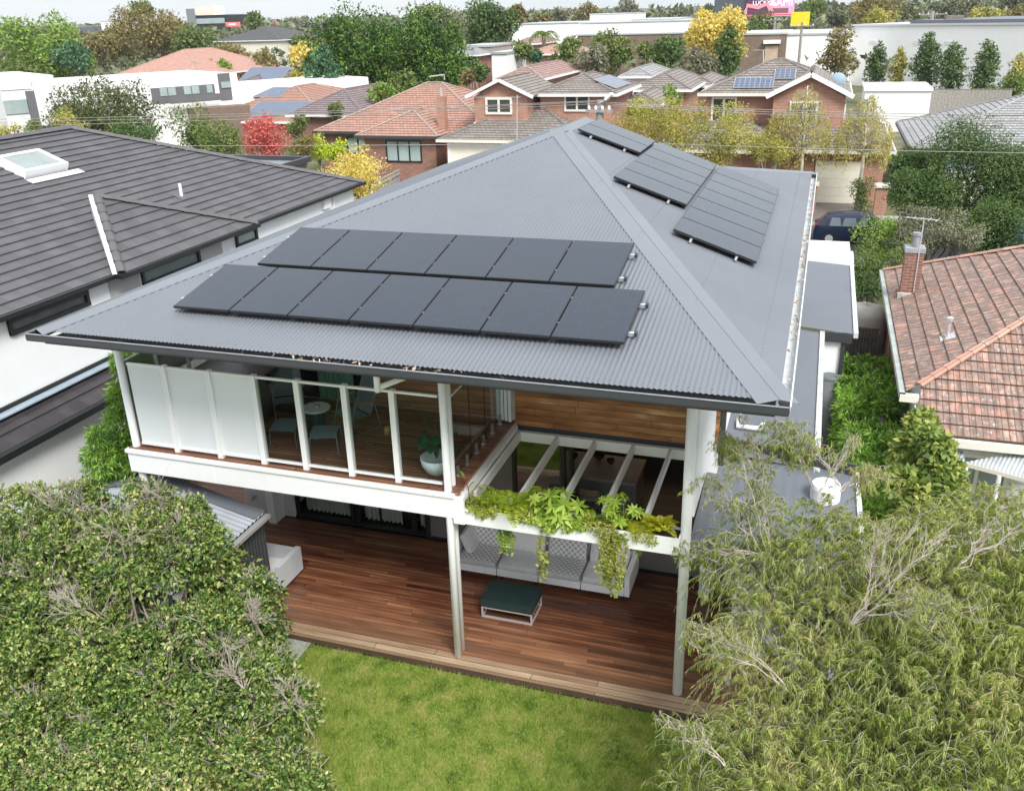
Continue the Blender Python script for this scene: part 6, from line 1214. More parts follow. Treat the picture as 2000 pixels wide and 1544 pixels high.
def cushion(mb, c, ex, ey, ez, puff=.18, n=8):
    """puffed box cushion; ex, ey half sizes of the face, ez half thickness"""
    c, ex, ey, ez = (np.array(a, float) for a in (c, ex, ey, ez)); lx, ly = 2*np.linalg.norm(ex), 2*np.linalg.norm(ey)
    for sg in (1, -1):
        def f(u, v, sg=sg):
            a, b = 2*u-1, 2*v-1; r = 1-.035*(abs(a)**6+abs(b)**6)
            return c+ex*a*r+ey*b*r+ez*sg*(.62+.55*((1-a**4)*(1-b**4))**.6)
        b0 = len(mb.f); mb.grid(f, n, n); 
        for k in range(b0, len(mb.f)): pass
    mb.uv = [(q[0]*lx, q[1]*ly) for q in mb.uv] if len(mb.uv) == 8*n*n else mb.uv
    for s_ in range(4):
        def g(u, v, s_=s_):
            a, b = ((2*u-1, -1), (1, 2*u-1), (1-2*u, 1), (-1, 1-2*u))[s_]; r = 1-.035*(abs(a)**6+abs(b)**6); k = (2*v-1)*.62
            return c+ex*a*(r+.02*(1-abs(2*v-1)))+ey*b*(r+.02*(1-abs(2*v-1)))+ez*k
        mb.grid(g, n, 2)
    return mb
sf = thing('outdoor_sofa', 'long light grey four seat outdoor sofa with trellis patterned cushions under the planter', 'sofa', (.8, 2.9, 0))
for i in range(4):
    x0 = -1.0+i*.9; mb = MB(); mb.box(x0+.01, x0+.89, 2.4, 3.38, .14, .3); mb.build('seat_base', M['sofaframe'], sf, bevel=.015)
    mb = MB(); mb.box(x0+.01, x0+.89, 3.3, 3.42, .3, .78); mb.build('back_frame', M['sofaframe'], sf, bevel=.015)
    mb = MB(); cushion(mb, (x0+.45, 2.82, .37), (.435, 0, 0), (0, .42, 0), (0, 0, .085)); mb.build('seat_cushion', M['tr1'] if i == 0 else M['tr2'] if i == 2 else M['sofa'], sf, smooth=True)
    mb = MB(); cushion(mb, (x0+.45, 3.17, .66), (.42, 0, 0), (0, .1, .25), (0, -.1, .035)); mb.build('back_cushion', M['tr1'] if i in (0, 2) else M['sofa'], sf, smooth=True)
    for x in (x0+.08, x0+.82):
        for y in (2.5, 3.3): MB().box(x-.02, x+.02, y-.02, y+.02, 0, .14).build('leg', M['black'], sf)
mb = MB(); mb.box(-1.1, -1.0, 2.4, 3.42, .14, .62); mb.build('arm', M['sofaframe'], sf, bevel=.02); mb = MB(); mb.box(2.6, 2.7, 2.4, 3.42, .14, .6); mb.build('arm', M['sofaframe'], sf, bevel=.02)
mb = MB(); cushion(mb, (-.84, 2.95, .62), (0, .36, 0), (-.1, 0, .25), (.08, 0, .04)); mb.build('side_cushion', M['sofa'], sf, smooth=True)
ct = thing('coffee_table', 'low coffee table with dark green slab top on a pale metal frame', 'coffee table', (.5, 1.5, 0)); M['darkgreen'] = plain('dark green slab', (.012, .03, .03), .5, .15, 6)
MB().box(0, 1.05, 1.17, 1.87, .24, .42).build('top', M['darkgreen'], ct, bevel=.012); mb = MB()
for x in (.02, 1.03):
    for y in (1.19, 1.85): mb.box(x-.015, x+.015, y-.015, y+.015, .015, .235)
for y in (1.19, 1.85): mb.box(.005, 1.045, y-.016, y+.016, 0, .03); mb.box(.006, 1.044, y-.0165, y+.0165, .21, .238)
for x in (.02, 1.03): mb.box(x-.0155, x+.0155, 1.207, 1.833, .001, .029); mb.box(x-.0155, x+.0155, 1.207, 1.833, .211, .237)
mb.build('frame', M['silver'], ct)
ac = thing('grey_bench', 'light grey outdoor corner seat beside the dark metal shed', 'outdoor seat', (-4.6, 1.1, 0)); M['pgrey'] = plain('pale grey panel', (.47, .49, .52), .7, .05, 3)
MB().box(-4.32, -4.2, .72, 1.55, .12, .66).build('arm', M['pgrey'], ac, bevel=.02); MB().box(-5.2, -4.32, 1.45, 1.55, .12, .62).build('backrest', M['pgrey'], ac, bevel=.02); MB().box(-5.2, -4.32, .72, 1.45, .12, .34).build('seat', M['sofa'], ac, bevel=.03)
sh = thing('garden_shed', 'dark corrugated garden shed with grey ribbed roof beside the glossy bush', 'shed', (-6, -.5, 0)); xe, xr, ya, yb_ = -4.12, -6.3, -2.4, .42
M['shedroof'] = plain('shed roof steel', (.33, .36, .4), .35, .08, 2); M['shedwall'] = plain('shed wall steel', (.04, .045, .05), .5, .1, 2)
def transverse(name, A, B, D, mat, par, pitch=.13, amp=.02, pf=6):
    """sheet whose ribs run from A toward B; D = width direction end point from A"""
    A, B, D = map(lambda q: vec(*q), (A, B, D)); w = D-A; n = int(np.linalg.norm(w)/pitch*pf); up = unit(np.cross(B-A, w)); up = up if up[2] > 0 else -up; mb = MB()
    for i in range(n+1):
        o = A+w*i/n+up*amp*math.sin(2*math.pi*i/pf); mb.v += [tuple(o), tuple(o+B-A)]
        if i: k = 2*i; mb.f.append((k-2, k, k+1, k-1)); mb.mi.append(0); mb.uv += [(0, 0)]*4
    return mb.build(name, mat, par, smooth=True)
transverse('roof_sheet', (xe-.02, yb_, 2.13), (xr, yb_, 2.62), (xe-.02, ya, 2.13), M['shedroof'], sh); transverse('roof_sheet', (xr, yb_, 2.62), (-8.4, yb_, 2.13), (xr, ya, 2.62), M['shedroof'], sh)
mb = MB(); mb.poly([(xe-.02, yb_+.02, 2.17), (xr, yb_+.02, 2.67), (xr, yb_-.34, 2.67), (xe-.02, yb_-.34, 2.17)]); mb.poly([(xe-.02, yb_+.02, 2.17), (xr, yb_+.02, 2.67), (xr, yb_+.02, 2.5), (xe-.02, yb_+.02, 2.0)]); mb.poly([(xr, yb_+.02, 2.67), (-8.4, yb_+.02, 2.17), (-8.4, yb_-.34, 2.17), (xr, yb_-.34, 2.67)])
mb.poly([(xr-.25, ya, 2.62), (xr, ya, 2.69), (xr, yb_, 2.69), (xr-.25, yb_, 2.62)]); mb.poly([(xr+.25, ya, 2.62), (xr, ya, 2.69), (xr, yb_, 2.69), (xr+.25, yb_, 2.62)]); mb.build('capping', M['metalflat'], sh)
MB().box(xe-.02, xe+.1, ya, yb_+.03, 2.03, 2.1).build('gutter', M['silver'], sh)
transverse('wall_sheet', (xe-.08, yb_, 0), (xe-.08, yb_, 2.1), (xe-.08, ya, 0), M['shedwall'], sh, .1, .012); MB().box(-8.3, xe-.12, ya+.1, yb_-.06, 0, 2.12).build('body', M['shedwall'], sh)

# ------------------------------------------------------------------ kitchen seen through the pergola
ki = thing('kitchen_island', 'grey stone kitchen island seen through the pergola rafters', 'kitchen bench', (1.2, 6.2, 0)); MB().box(.15, 2.2, 5.6, 6.9, .9, .96).build('benchtop', M['stone'], ki, bevel=.004); MB().box(.3, 2.15, 5.9, 6.85, 0, .9).build('base', M['stone'], ki)
M['cane'] = plain('woven cane', (.4, .28, .15), .8, .15, 12); M['creamseat'] = plain('cream seat', (.5, .46, .4), .8)
for i, (x, w_) in enumerate(((.55, 'leftmost'), (1.2, 'middle'), (1.85, 'rightmost'))):
    st = thing('bar_stool', f'{w_} cane backed bar stool at the kitchen island', 'bar stool', (x, 5.35, 0), 'bar stools'); MB().box(x-.2, x+.2, 5.15, 5.53, .62, .68).build('seat', M['creamseat'], st, bevel=.02)
    mb = MB(); mb.grid(lambda u, v: (x-.22+.44*u, 5.12-.07*math.sin(u*3.14), .78+.16*v), 8, 2); mb.build('backrest', M['cane'], st)
    for sx in (-.17, .17):
        for y in (5.14, 5.5): MB().tube([(x+sx, y, .62), (x+sx*1.15, y+(y-5.32)*.15, 0)], .011, 6).build('leg', M['silver'], st)
    MB().tube([(x-.19, 5.14, .25), (x+.19, 5.14, .25), (x+.19, 5.5, .25), (x-.19, 5.5, .25), (x-.19, 5.14, .25)], .009, 6).build('footrest', M['silver'], st)
for i, (u, v, r) in enumerate(((1097, 886, .13), (1119, 893, .13), (1170, 893, .15), (1193, 903, .1))):
    p = P(u, v, z=1.0); t = MB().lathe((p[0], p[1], .96), [(0, .01), (r*.4, .01), (r*.8, .06), (r, .13), (r*.95, .13), (r*.5, .05), (0, .04)], 16).build('bowl', M['black'], smooth=True)
    tag(t, ['leftmost black bowl on the kitchen island', 'second black bowl from the left on the kitchen island', 'large black bowl in the middle of the kitchen island', 'rightmost small black bowl on the kitchen island'][i], 'bowl', 'black bowls')

ls = tag(MB().box(-1, 3.6, 8.7, 8.74, 1.5, 1.54).build('led_strip', emit('warm strip light', (1, .66, .38), 2.5)), 'thin warm strip light glowing along the back of the kitchen', 'strip light')
kb = thing('kitchen_bench', 'dark back bench along the kitchen wall under the warm strip light', 'bench', (1.5, 8.6, 0)); MB().box(-1.5, 3.8, 8.3, 8.98, 0, .9).build('cabinet', plain('dark cabinet', (.06, .055, .05), .5), kb); MB().box(-1.5, 3.8, 8.28, 8.98, .9, .95).build('benchtop', M['stone'], kb)
# ------------------------------------------------------------------ balcony furniture (deck level 3.48)
Z = 3.48; M['bluegrey'] = plain('blue grey plastic slats', (.15, .21, .225), .45, .06); M['teak'] = plain('teak', (.4, .2, .1), .6)
def local(ang, o): c, s = math.cos(ang), math.sin(ang); return lambda x, y, z: vec(o[0]+c*x-s*y, o[1]+s*x+c*y, o[2]+z)
def slats(f, pts, w, mat, par, name, n):
    """cross slats following a profile given as (y, z) points"""
    mb = MB(); pts = np.array(pts, float); seg = np.r_[0, np.cumsum(np.linalg.norm(np.diff(pts, axis=0), axis=1))]; 
    for i in range(n):
        s = seg[-1]*(i+.5)/n; y, z = np.interp(s, seg, pts[:, 0]), np.interp(s, seg, pts[:, 1]); y2, z2 = np.interp(s+.01, seg, pts[:, 0]), np.interp(s+.01, seg, pts[:, 1]); d = unit(vec(0, y2-y, z2-z)) if abs(y2-y)+abs(z2-z) > 1e-6 else vec(0, 1, 0)
        a, b = f(-w/2, y, z), f(w/2, y, z); dd = f(0, d[1], d[2])-f(0, 0, 0); dd = unit(dd); ex = (b-a)/2; nn = np.cross(unit(ex), dd); mb.obox((a+b)/2, ex, dd*seg[-1]/n*.33, nn*.006)
    return mb.build(name, mat, par)
def lounge(label, o, ang):
    t = thing('lounge_chair', label, 'lounge chair', o, 'blue grey slatted lounge chairs'); f = local(ang, o)
    slats(f, [(-.3, .4), (-.1, .42), (.18, .34)], .52, M['bluegrey'], t, 'seat', 11); slats(f, [(.2, .36), (.36, .7), (.58, 1.22)], .56, M['bluegrey'], t, 'backrest', 24)
    for sx in (-.27, .27):
        MB().tube([f(sx, -.3, .4), f(sx, .2, .33), f(sx, .38, .72), f(sx, .6, 1.24)], .012, 6).build('side_rail', M['bluegrey'], t); MB().tube([f(sx*1.1, -.12, .62), f(sx*1.1, -.32, 0), f(sx*1.1, .1, .02), f(sx*1.1, .42, .02), f(sx*1.1, .3, .62)], .011, 6).build('leg', M['bluegrey'], t)
        MB().obox(f(sx*1.13, .08, .64), (f(1, 0, 0)-f(0, 0, 0))*.028, (f(0, 1, 0)-f(0, 0, 0))*.2, vec(0, 0, .01)).build('armrest', M['teak'], t, bevel=.004)
def stool(label, o, ang):
    t = thing('slatted_footstool', label, 'footstool', o, 'blue grey slatted footstools'); f = local(ang, o); slats(f, [(-.26, .33), (-.1, .38), (.1, .38), (.26, .36)], .5, M['bluegrey'], t, 'seat', 14)
    for sx in (-.25, .25):
        for y in (-.24, .24): MB().tube([f(sx, y, .35), f(sx*1.05, y*1.15, 0)], .011, 6).build('leg', M['bluegrey'], t)
lounge('high backed blue grey slatted lounge chair to the right of the round table', (-2.72, 1.75, Z), -.5); lounge('blue grey slatted lounge chair left of the round table, mostly behind balustrade posts', (-4.35, 2.05, Z), .6)
stool('blue grey slatted footstool in front of the round table', (-2.85, .85, Z), .35); stool('blue grey slatted footstool left of the round table', (-3.72, .95, Z), .15)
tb = thing('round_side_table', 'small round white table with dark drum base between the lounge chairs', 'side table', (-3.45, 1.6, Z)); MB().lathe((-3.45, 1.6, Z), [(0, .47), (.27, .47), (.285, .45), (.27, .43), (0, .43)], 28).build('table_top', plain('speckled white top', (.62, .64, .62), .4, .2, 14), tb, smooth=False); MB().lathe((-3.45, 1.6, Z), [(.16, .43), (.16, .02), (.2, 0), (0, 0)], 20).build('base', plain('dark green drum', (.02, .06, .055), .5), tb)
MB().lathe((-3.43, 1.62, Z+.47), [(.05, 0), (.055, .03), (.035, .035), (0, .03)], 14).build('ashtray', M['steel'], smooth=True); tag(bpy.data.objects['ashtray'], 'small round steel dish on the white side table', 'dish')
cd_ = thing('candle_lantern', 'small golden candle jar on the balcony floor beside the lounge chair', 'candle', (-2.0, 1.72, Z)); MB().lathe((-2.0, 1.72, Z), [(0, 0), (.06, 0), (.06, .15), (.05, .15), (.05, .02)], 14).build('jar', plain('amber jar', (.55, .35, .14), .3), cd_, smooth=True)
sp = thing('spa_tub', 'large covered spa tub at the far left of the balcony', 'spa', (-5.55, 2.45, Z)); MB().box(-6.3, -4.75, 1.6, 2.88, Z, 4.3).build('cabinet', plain('dark spa cabinet', (.07, .055, .05), .6), sp, bevel=.12); MB().box(-6.34, -4.7, 1.55, 2.9, 4.3, 4.42).build('cover', plain('grey brown vinyl cover', (.1, .085, .08), .5, .1), sp, bevel=.08)
for y in (1.95, 2.4): MB().box(-4.7, -4.66, y-.05, y+.05, 4.2, 4.4).build('latch', M['black'], sp)
pp = thing('potted_plant', 'white bowl planter with big glossy dark green leaves beside the column on the balcony', 'pot plant', (-.42, .45, Z)); MB().lathe((-.42, .45, Z), [(.1, 0), (.19, .06), (.27, .2), (.29, .34), (.265, .34), (.25, .3), (0, .29)], 28).build('pot', plain('white glazed pot', (.72, .74, .74), .25, .03), pp, smooth=True)
def bigleaf(mb, root, tip, w, droop=.3):
    root, tip = vec(*root), vec(*tip); d = tip-root; sd = unit(np.cross(d, (0, 0, 1))); l = np.linalg.norm(d)
    def f(u, v): s = (2*u-1); prof = math.sin(math.pi*min(1, v*.93+.05))**.6*(1-.25*v); return root+d*v+sd*s*w/2*prof+vec(0, 0, -droop*l*v*v-.25*w*abs(s)*prof*-.35)
    mb.grid(f, 4, 6)
M['bigleaf'] = plain('glossy dark leaf', (.015, .09, .04), .25, .3, 3)
for i in range(16):
    a = i*2.4; r = .16+.2*rng.random(); h = .3+.38*rng.random(); root = vec(-.42, .45, Z+.3); st = root+vec(math.cos(a)*r*.7, math.sin(a)*r*.7, h); e = st+vec(math.cos(a)*.2, math.sin(a)*.2, -.02)
    mb = MB(); bigleaf(mb, st, e, .17+.06*rng.random()); lf = mb.build('leaf', M['bigleaf'], pp, smooth=True); mb = MB(); mb.tube([root, (root+st)/2+vec(0, 0, .05), st], .006, 5); mb.build('stem', M['bigleaf'], lf)

# ------------------------------------------------------------------ planter plants
F_['fern'] = foliage('fern fronds', [(.12, .2, .015), (.24, .34, .02), (.36, .46, .04), (.48, .54, .08)], .4, .5, 2, nmix=.3, gain=1.15)
F_['goldfern'] = foliage('golden fern', [(.2, .24, .01), (.36, .38, .02), (.5, .5, .04), (.6, .58, .08)], .4, .5, 2, gain=1.25)
F_['fatsia'] = foliage('fatsia leaves', [(.1, .2, .02), (.24, .36, .04), (.38, .5, .09), (.5, .58, .16)], .35, .4, 3, gain=1.1)
F_['vine'] = foliage('vine leaves', [(.1, .16, .02), (.24, .28, .04), (.4, .42, .1), (.55, .52, .22)], .35, .4, 3, gain=1)
def fern(name, label, c, n, L_, mat, w=.13, up=.9, spread=1.0, k=17):
    c = vec(*c); t = thing(name, label, 'plant', tuple(c), 'plants in the white planter'); V = []; tw = []
    for i in range(n):
        a = rng.uniform(0, 6.28); d = unit(vec(math.cos(a)*spread, math.sin(a)*spread*.7, up*rng.uniform(.5, 1.3))); l = L_*rng.uniform(.6, 1.1); p, tg = arcs(c[None], d[None], np.array([l]), np.array([rng.uniform(.4, .75)]), k); p, tg = p[0], tg[0]
        tw.append(ribbons(p[:-1], p[1:], .005)); sd = nrm(np.cross(tg, np.array([0, 0, 1.]))); s = np.linspace(0, 1, k); ww = w*np.sin(np.pi*np.clip(s*.93+.07, 0, 1))**.7
        for sg in (-1, 1): V.append(quads(p[1:], sd[1:]*sg+tg[1:]*.35, np.cross(sd[1:], tg[1:]), ww[1:], l/k*.55, .03))
    np_mesh('fronds', np.concatenate(V), 4, F_[mat], t); np_mesh('stems', np.concatenate(tw), 4, F_[mat], t)
zt = 3.16
fern('sword_fern', 'large arching yellow green fern, tallest plant of the planter', (1.02, .1, zt), 36, .98, 'fern', .15, 1.25); fern('golden_fern', 'golden green feathery fern at the right end of the planter beside the column', (3.6, .06, zt), 70, .62, 'goldfern', .085, 1.7, .75)
fern('small_fern', 'small drooping fern spilling over the planter edge left of the large fern', (.62, .02, zt), 26, .45, 'fern', .1)
fern('small_fern', 'small bright fern between the two star leaved plants', (2.5, .06, zt), 26, .42, 'fern', .1, 1.3)
fern('small_fern', 'small drooping fern at the foot of the golden fern', (3.3, .02, zt), 26, .4, 'goldfern', .09, 1.0)
def fatsia(name, label, c, n, R_, Lf):
    c = vec(*c); t = thing(name, label, 'plant', tuple(c), 'plants in the white planter'); V = []; tw = []
    for i in range(n):
        a = rng.uniform(0, 6.28); q = c+vec(math.cos(a)*R_*rng.random()**.5, math.sin(a)*R_*.6*rng.random()**.5-.04, rng.uniform(.1, .55)); tw.append(ribbons(c[None], q[None], .01)); nn = unit(vec(math.cos(a)*.5, math.sin(a)*.4-.35, 1)); e1 = unit(np.cross(nn, (0, 1, 0))); e2 = np.cross(nn, e1); th = np.linspace(-2.5, 2.5, 8)+a
        ax = e1*np.cos(th)[:, None]+e2*np.sin(th)[:, None]-nn*.12; V.append(quads(np.repeat(q[None], 8, 0), ax, np.repeat(nn[None], 8, 0), Lf*rng.uniform(.7, 1), Lf*.27, .04))
    np_mesh('leaves', np.concatenate(V), 4, F_['fatsia'], t); np_mesh('stems', np.concatenate(tw), 4, F_['fatsia'], t)
fatsia('fatsia_plant', 'star leaved bright green plant in the middle of the planter', (1.9, .03, zt), 16, .42, .24); fatsia('fatsia_plant', 'darker star leaved plant left of the golden fern', (3.0, .03, zt), 18, .36, .17)
def mound(name, label, rows, n, L_, mat): C = np.array(rows, float); t = thing(name, label, 'plant', tuple(C[0, :3]), 'plants in the white planter'); np_mesh('leaves', clump_leaves(C, n, L_, L_*.75, .5, .3, .4), 4, F_[mat], t)
mound('creeping_plant', 'pale variegated creeper at the left end of the planter', [(.42, 0, 3.2, .14), (.6, -.05, 3.17, .13), (.8, -.03, 3.2, .13), (1.2, -.06, 3.18, .13), (1.4, -.03, 3.2, .14)], 2600, .05, 'vine')
mound('creeping_plant', 'round leaved creeper mound in the centre of the planter', [(1.6, -.06, 3.18, .12), (1.8, -.08, 3.12, .14), (2.1, -.05, 3.15, .13), (2.3, -.05, 3.2, .12)], 1500, .075, 'fatsia')
mound('creeping_plant', 'fine pale creeper mound right of centre of the planter', [(2.4, -.05, 3.2, .12), (2.6, -.08, 3.18, .13), (2.8, -.04, 3.22, .13), (3.3, -.08, 3.15, .12), (3.5, -.08, 3.1, .1)], 2000, .04, 'vine')
def trailer(name, label, x, z1, n, L_, mat, spread=.05, dens=60, yy=-.16):
    t = thing(name, label, 'plant', (x, yy, z1), 'vines trailing from the planter'); V = []; tw = []
    for i in range(n):
        a = vec(x+rng.normal(0, spread), yy+rng.normal(0, .02), 3.16); l = (3.16-z1)*rng.uniform(.55, 1); s = np.linspace(0, 1, 14)[:, None]; p = a+vec(0, 0, -1)*l*s+np.concatenate([.04*np.sin(s*6+i), .02*np.cos(s*5+i), 0*s], 1); tw.append(ribbons(p[:-1], p[1:], .004))
        m_ = int(dens*l); k = rng.integers(0, 14, m_); V.append(quads(p[k]+rng.normal(0, .008, (m_, 3)), rnd_dir(m_)+np.array([0, -.3, -.5]), rnd_dir(m_)+np.array([0, -1, .3]), L_*rng.uniform(.6, 1.2, m_), L_*.85, .05))
    np_mesh('leaves', np.concatenate(V), 4, F_[mat], t); np_mesh('stems', np.concatenate(tw), 4, F_[mat], t)
trailer('trailing_vine', 'thick golden green vine hanging from the right part of the planter', 2.85, 1.9, 20, .05, 'vine', .11, 130); trailer('trailing_vine', 'loose heart leaved vine hanging in front of the third sofa seat', 1.72, 1.75, 4, .085, 'vine', .1, 26, -.05)
trailer('trailing_vine', 'fine green fern like strands hanging left of centre below the planter', .92, 2.25, 10, .05, 'fatsia', .05, 110, .12); trailer('trailing_vine', 'short leafy strand hanging near the right column', 3.2, 2.5, 6, .06, 'fatsia', .08, 40, .2)
cp = thing('canna_plant', 'tall reddish stemmed plant with spotted leaves at the left end of the planter', 'plant', (.3, .1, zt), 'plants in the white planter'); mb = MB()
for a, h, x in ((.5, .45, 0), (2.6, .62, -.06), (4, .35, -.05), (1.5, .25, .04), (3.3, .3, -.1)): bigleaf(mb, (.3+x, .1, zt+h-.12), (.3+x+.12*math.cos(a), .1+.1*math.sin(a), zt+h+.03), .06, .2)
mb.build('leaves', plain('canna leaf', (.17, .2, .03), .5, .5, 18), cp, smooth=True); MB().tube([(.31, .1, zt), (.3, .1, zt+.3), (.24, .1, zt+.52)], .009, 6).build('stem', plain('red stem', (.2, .05, .03), .5), cp)

# ------------------------------------------------------------------ cars, bin
def car(name, label, o, body, L_=4.4, Wd=1.8, Hh=1.55):
    t = thing(name, label, 'car', o); x0, y0, z0 = o; st = [(-.5, .55, .62), (-.485, .66, .95), (-.44, .74, 1.02), (-.36, .8, 1.42), (-.22, .82, 1.53), (-.02, .82, 1.55), (.1, .8, 1.46), (.24, .78, 1.02), (.34, .78, .96), (.45, .74, .84), (.49, .66, .68), (.5, .55, .5)]
    mb = MB(); N = 10
    def f(u, v):
        i = u*(len(st)-1); k = min(int(i), len(st)-2); fr_ = i-k; s = [st[k][q]*(1-fr_)+st[k+1][q]*fr_ for q in range(3)]; hx = s[0]*L_; top = s[2]/1.55*Hh; hw = s[1]*Wd/.82/2; belt = min(top, .95); a = (v*2-1)
        side = abs(a); sg = 1 if a > 0 else -1
        if side > .62: tt = (side-.62)/.38; z = .22+(belt-.22)*(1-tt); y = hw*(1-.05*tt*tt)
        elif side > .4: tt = (side-.4)/.22; z = belt+(top-belt)*(1-tt)*.93; y = hw*(1-.22*(1-tt)*(top > 1.1))
        else: tt = side/.4; z = top-(.07*(top-belt))*tt**3; y = hw*(.78 if top > 1.1 else .95)*tt
        return (x0+hx, y0+sg*y, z0+z)
    mb.grid(f, 33, 30); mb.build('body', body, t, smooth=True)
    mb = MB()
    for sg in (-1, 1):
        for a, b in ((-.33, -.2), (-.19, -.03), (-.015, .09)):
            hw = Wd/2; y1, y2 = y0+sg*(hw*.995), y0+sg*(hw*.845); mb.poly([(x0+a*L_, y1+sg*.01, z0+.98), (x0+b*L_, y1+sg*.01, z0+.98), (x0+(b-.02)*L_, y2+sg*.012, z0+1.38), (x0+(a+.02)*L_, y2+sg*.012, z0+1.38)])
    mb.poly([(x0+.245*L_, y0-.62, z0+1.04), (x0+.245*L_, y0+.62, z0+1.04), (x0+.105*L_, y0+.6, z0+1.47), (x0+.105*L_, y0-.6, z0+1.47)]); mb.build('windows', plain('car glass', (.12, .15, .17), .05, .1), t)
    for sx in (-.32, .3):
        for sg in (-1, 1):
            c = (x0+sx*L_, y0+sg*(Wd/2-.08), z0+.33); w = MB(); w.tube([vec(*c)+vec(0, -.11, 0), vec(*c)+vec(0, .11, 0)], .33, 20); w = w.build('wheel', M['black'], t); r_ = MB(); r_.tube([vec(*c)+vec(0, -.12, 0), vec(*c)+vec(0, .12, 0)], .2, 10); r_.build('rim', M['silver'], w)
    for sg in (-1, 1): MB().box(x0-.492*L_, x0-.46*L_, y0+sg*.6-.12, y0+sg*.6+.12, z0+.86, z0+.98).build('tail_light', plain('red lamp', (.4, .01, .01), .2), t); MB().box(x0+.462*L_, x0+.485*L_, y0+sg*.6-.12, y0+sg*.6+.12, z0+.68, z0+.78).build('headlight', M['silver'], t)
    return t
car('parked_suv', 'dark navy car parked at the kerb behind light green shrubs', (7.7, 36.6, -.3), plain('navy paint', (.012, .02, .05), .15, .1)); car('parked_hatchback', 'bright blue car mostly hidden under the dark street trees', (14.6, 37.5, -.3), plain('blue paint', (.02, .07, .3), .15, .1), 4.0)
bn = thing('wheelie_bin', 'rubbish bin with bright green lid behind the white porch roof', 'bin', (6.75, 27.5, -.3)); MB().box(6.4, 7.1, 27.1, 27.8, -.3, .8).build('body', M['black'], bn, bevel=.05); MB().box(6.35, 7.15, 27.05, 27.9, .8, .9).build('lid', plain('green lid', (.02, .4, .1), .5), bn, bevel=.04)

# ------------------------------------------------------------------ poles and wires
def pole(label, u, vt, y, arm=2.2, r=.17):
    p = P(u, vt, y=y); t = thing('power_pole', label, 'power pole', (p[0], y, -.3), 'timber power poles'); MB().tube([(p[0], y, -.3), (p[0], y, p[2])], [r*1.2, r], 10).build('post', M['palelight'], t); MB().box(p[0]-arm/2, p[0]+arm/2, y-.25, y-.13, p[2]-.5, p[2]-.38).build('cross_arm', M['palelight'], t)
    for k in range(4): q = p[0]-arm/2+.15+k*(arm-.3)/3; MB().lathe((q, y-.19, p[2]-.38), [(.05, 0), (.07, .08), (.03, .16), (0, .17)], 8).build('insulator', M['white'], t)
    return p
pole('weathered timber power pole with street lamp behind the roof peak', 1172, 196, 28.5, 1.2); lp = P(1172, 196, y=28.5); sl_ = thing('street_lamp', 'pale street lamp head on the timber pole above the roof peak', 'street lamp', (lp[0]+.35, 28.4, lp[2])); MB().beam((lp[0], 28.3, lp[2]-.1), (lp[0]+.35, 28.3, lp[2]+.1), .06, .06).build('arm', M['silver'], sl_); MB().beam((lp[0]+.3, 28.3, lp[2]+.05), (lp[0]+.6, 28.2, lp[2]+.3), .22, .12).build('head', M['white'], sl_, bevel=.03)
pole('thin power pole in front of the white concrete building', 1567, 44, 118, 3, .17); pole('grey power pole rising behind the white warehouse', 1822, 22, 150, 4, .3); pole('thin light pole near the brown brick building', 1514, 34, 160, 4, .2)
def wire(label, a, b, sag=.25, r=.014):
    a, b = vec(*a), vec(*b); s = np.linspace(0, 1, 17); pts = [a+(b-a)*k-vec(0, 0, 4*sag*k*(1-k)) for k in s]; mb = MB(); mb.tube(pts, r, 4, caps=False); tag(mb.build('power_line', M['palelight']), label, 'power line', 'overhead wires along the street')
for i, (a, b, lab) in enumerate((((1168, 197), (-60, 234), 'uppermost overhead wire left of the timber pole'), ((1165, 199), (-60, 240), 'second overhead wire left of the timber pole'), ((1164, 203), (-60, 248), 'third overhead wire left of the timber pole'),
    ((1176, 200), (2100, 226), 'uppermost overhead wire right of the timber pole'), ((1178, 203), (2100, 233), 'second overhead wire right of the timber pole'), ((1178, 206), (2100, 240), 'third overhead wire right of the timber pole'))):
    wire(lab, P(*a, y=28.5), P(*b, y=28.5), .12)
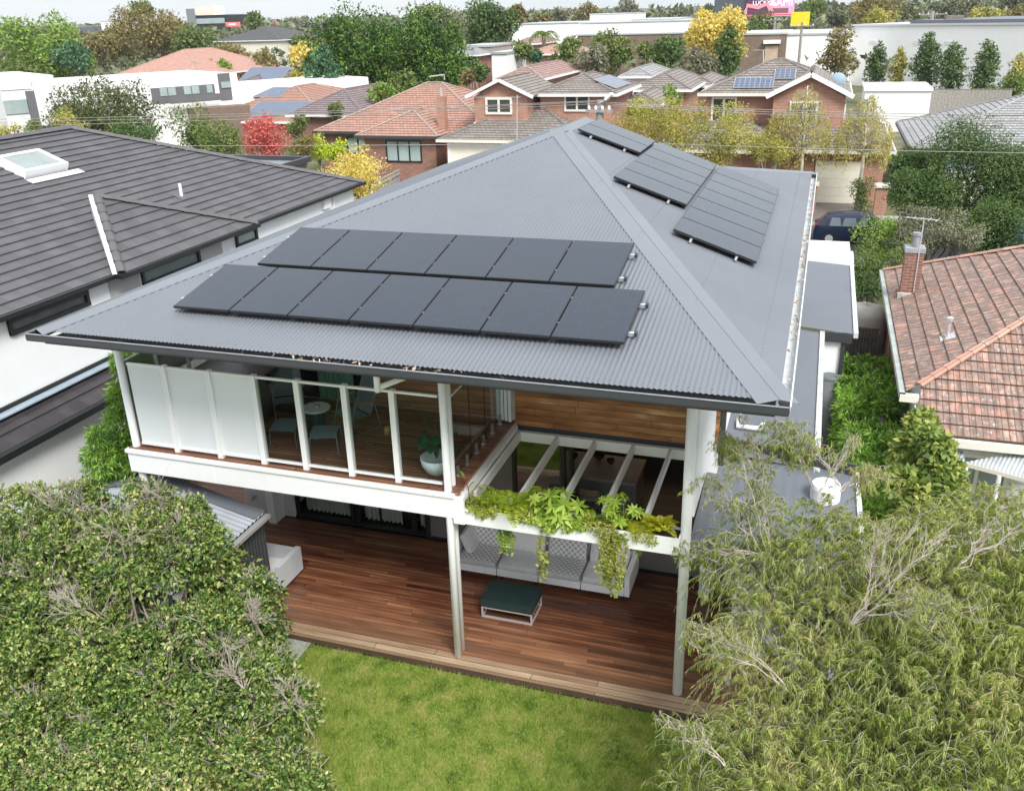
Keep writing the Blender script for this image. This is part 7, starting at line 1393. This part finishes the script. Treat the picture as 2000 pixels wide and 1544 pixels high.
wire('lowest single white cable on the left above the flat roofed annex', P(-60, 285, y=28.5), P(1090, 281, y=28.5), .05, .017); wire('lowest single cable on the right below the upper wires', P(1105, 272, y=28.5), P(2100, 300, y=28.5), .1)
at = thing('tv_antenna', 'tall mast television antenna in front of the white gable window', 'antenna', tuple(P(1010, 275, y=47.5))); q0, q1 = P(1010, 278, y=47.5), P(1010, 186, y=47.5); MB().tube([q0, q1], .04, 6).build('mast', M['silver'], at)
aerial(vec(*P(970, 190, y=47.5)), 8, 3.2, vec(1, 0, 0), .3, M['silver'], at)
at = thing('tv_antenna', 'small antenna on the ridge of the gabled brick house', 'antenna', tuple(P(1491, 130, y=54))); MB().tube([P(1491, 132, y=54), P(1491, 98, y=54)], .04, 6).build('mast', M['silver'], at); aerial(vec(*P(1488, 98, y=54)), 5, 1.1, vec(1, 0, 0), .3, M['silver'], at)
at = thing('roof_bracket', 'small metal antenna bracket on the red tiled ridge', 'bracket', tuple(P(868, 155, y=59))); MB().tube([P(868, 156, y=59), P(868, 146, y=59), P(838, 150, y=59)], .05, 6).build('arm', M['silver'], at)
sd_ = thing('satellite_dish', 'blue grey satellite dish behind the gabled brick house', 'satellite dish', tuple(P(1637, 165, y=52))); q = P(1637, 158, y=52); mb = MB(); mb.grid(lambda u, v: q+vec(math.cos(u*6.283)*v*.5, .12*v*v, math.sin(u*6.283)*v*.5), 16, 4); mb.build('dish', plain('dish blue', (.3, .4, .5), .6), sd_)
# faint autumn air
hz = bpy.data.materials.new('haze air'); hz.use_nodes = True; hz.node_tree.nodes.clear(); a_ = hz.node_tree.nodes.new('ShaderNodeOutputMaterial'); b_ = hz.node_tree.nodes.new('ShaderNodeVolumePrincipled'); b_.inputs['Color'].default_value = (.9, .94, 1, 1); b_.inputs['Density'].default_value = .00012; b_.inputs['Anisotropy'].default_value = .2; hz.node_tree.links.new(b_.outputs[0], a_.inputs['Volume'])
mb = MB(); mb.box(-1900, 1900, -210, 1160, -1.5, 42); h_ = mb.build('haze', hz); h_['kind'] = 'stuff'; h_['label'] = 'thin pale autumn air over the whole suburb'
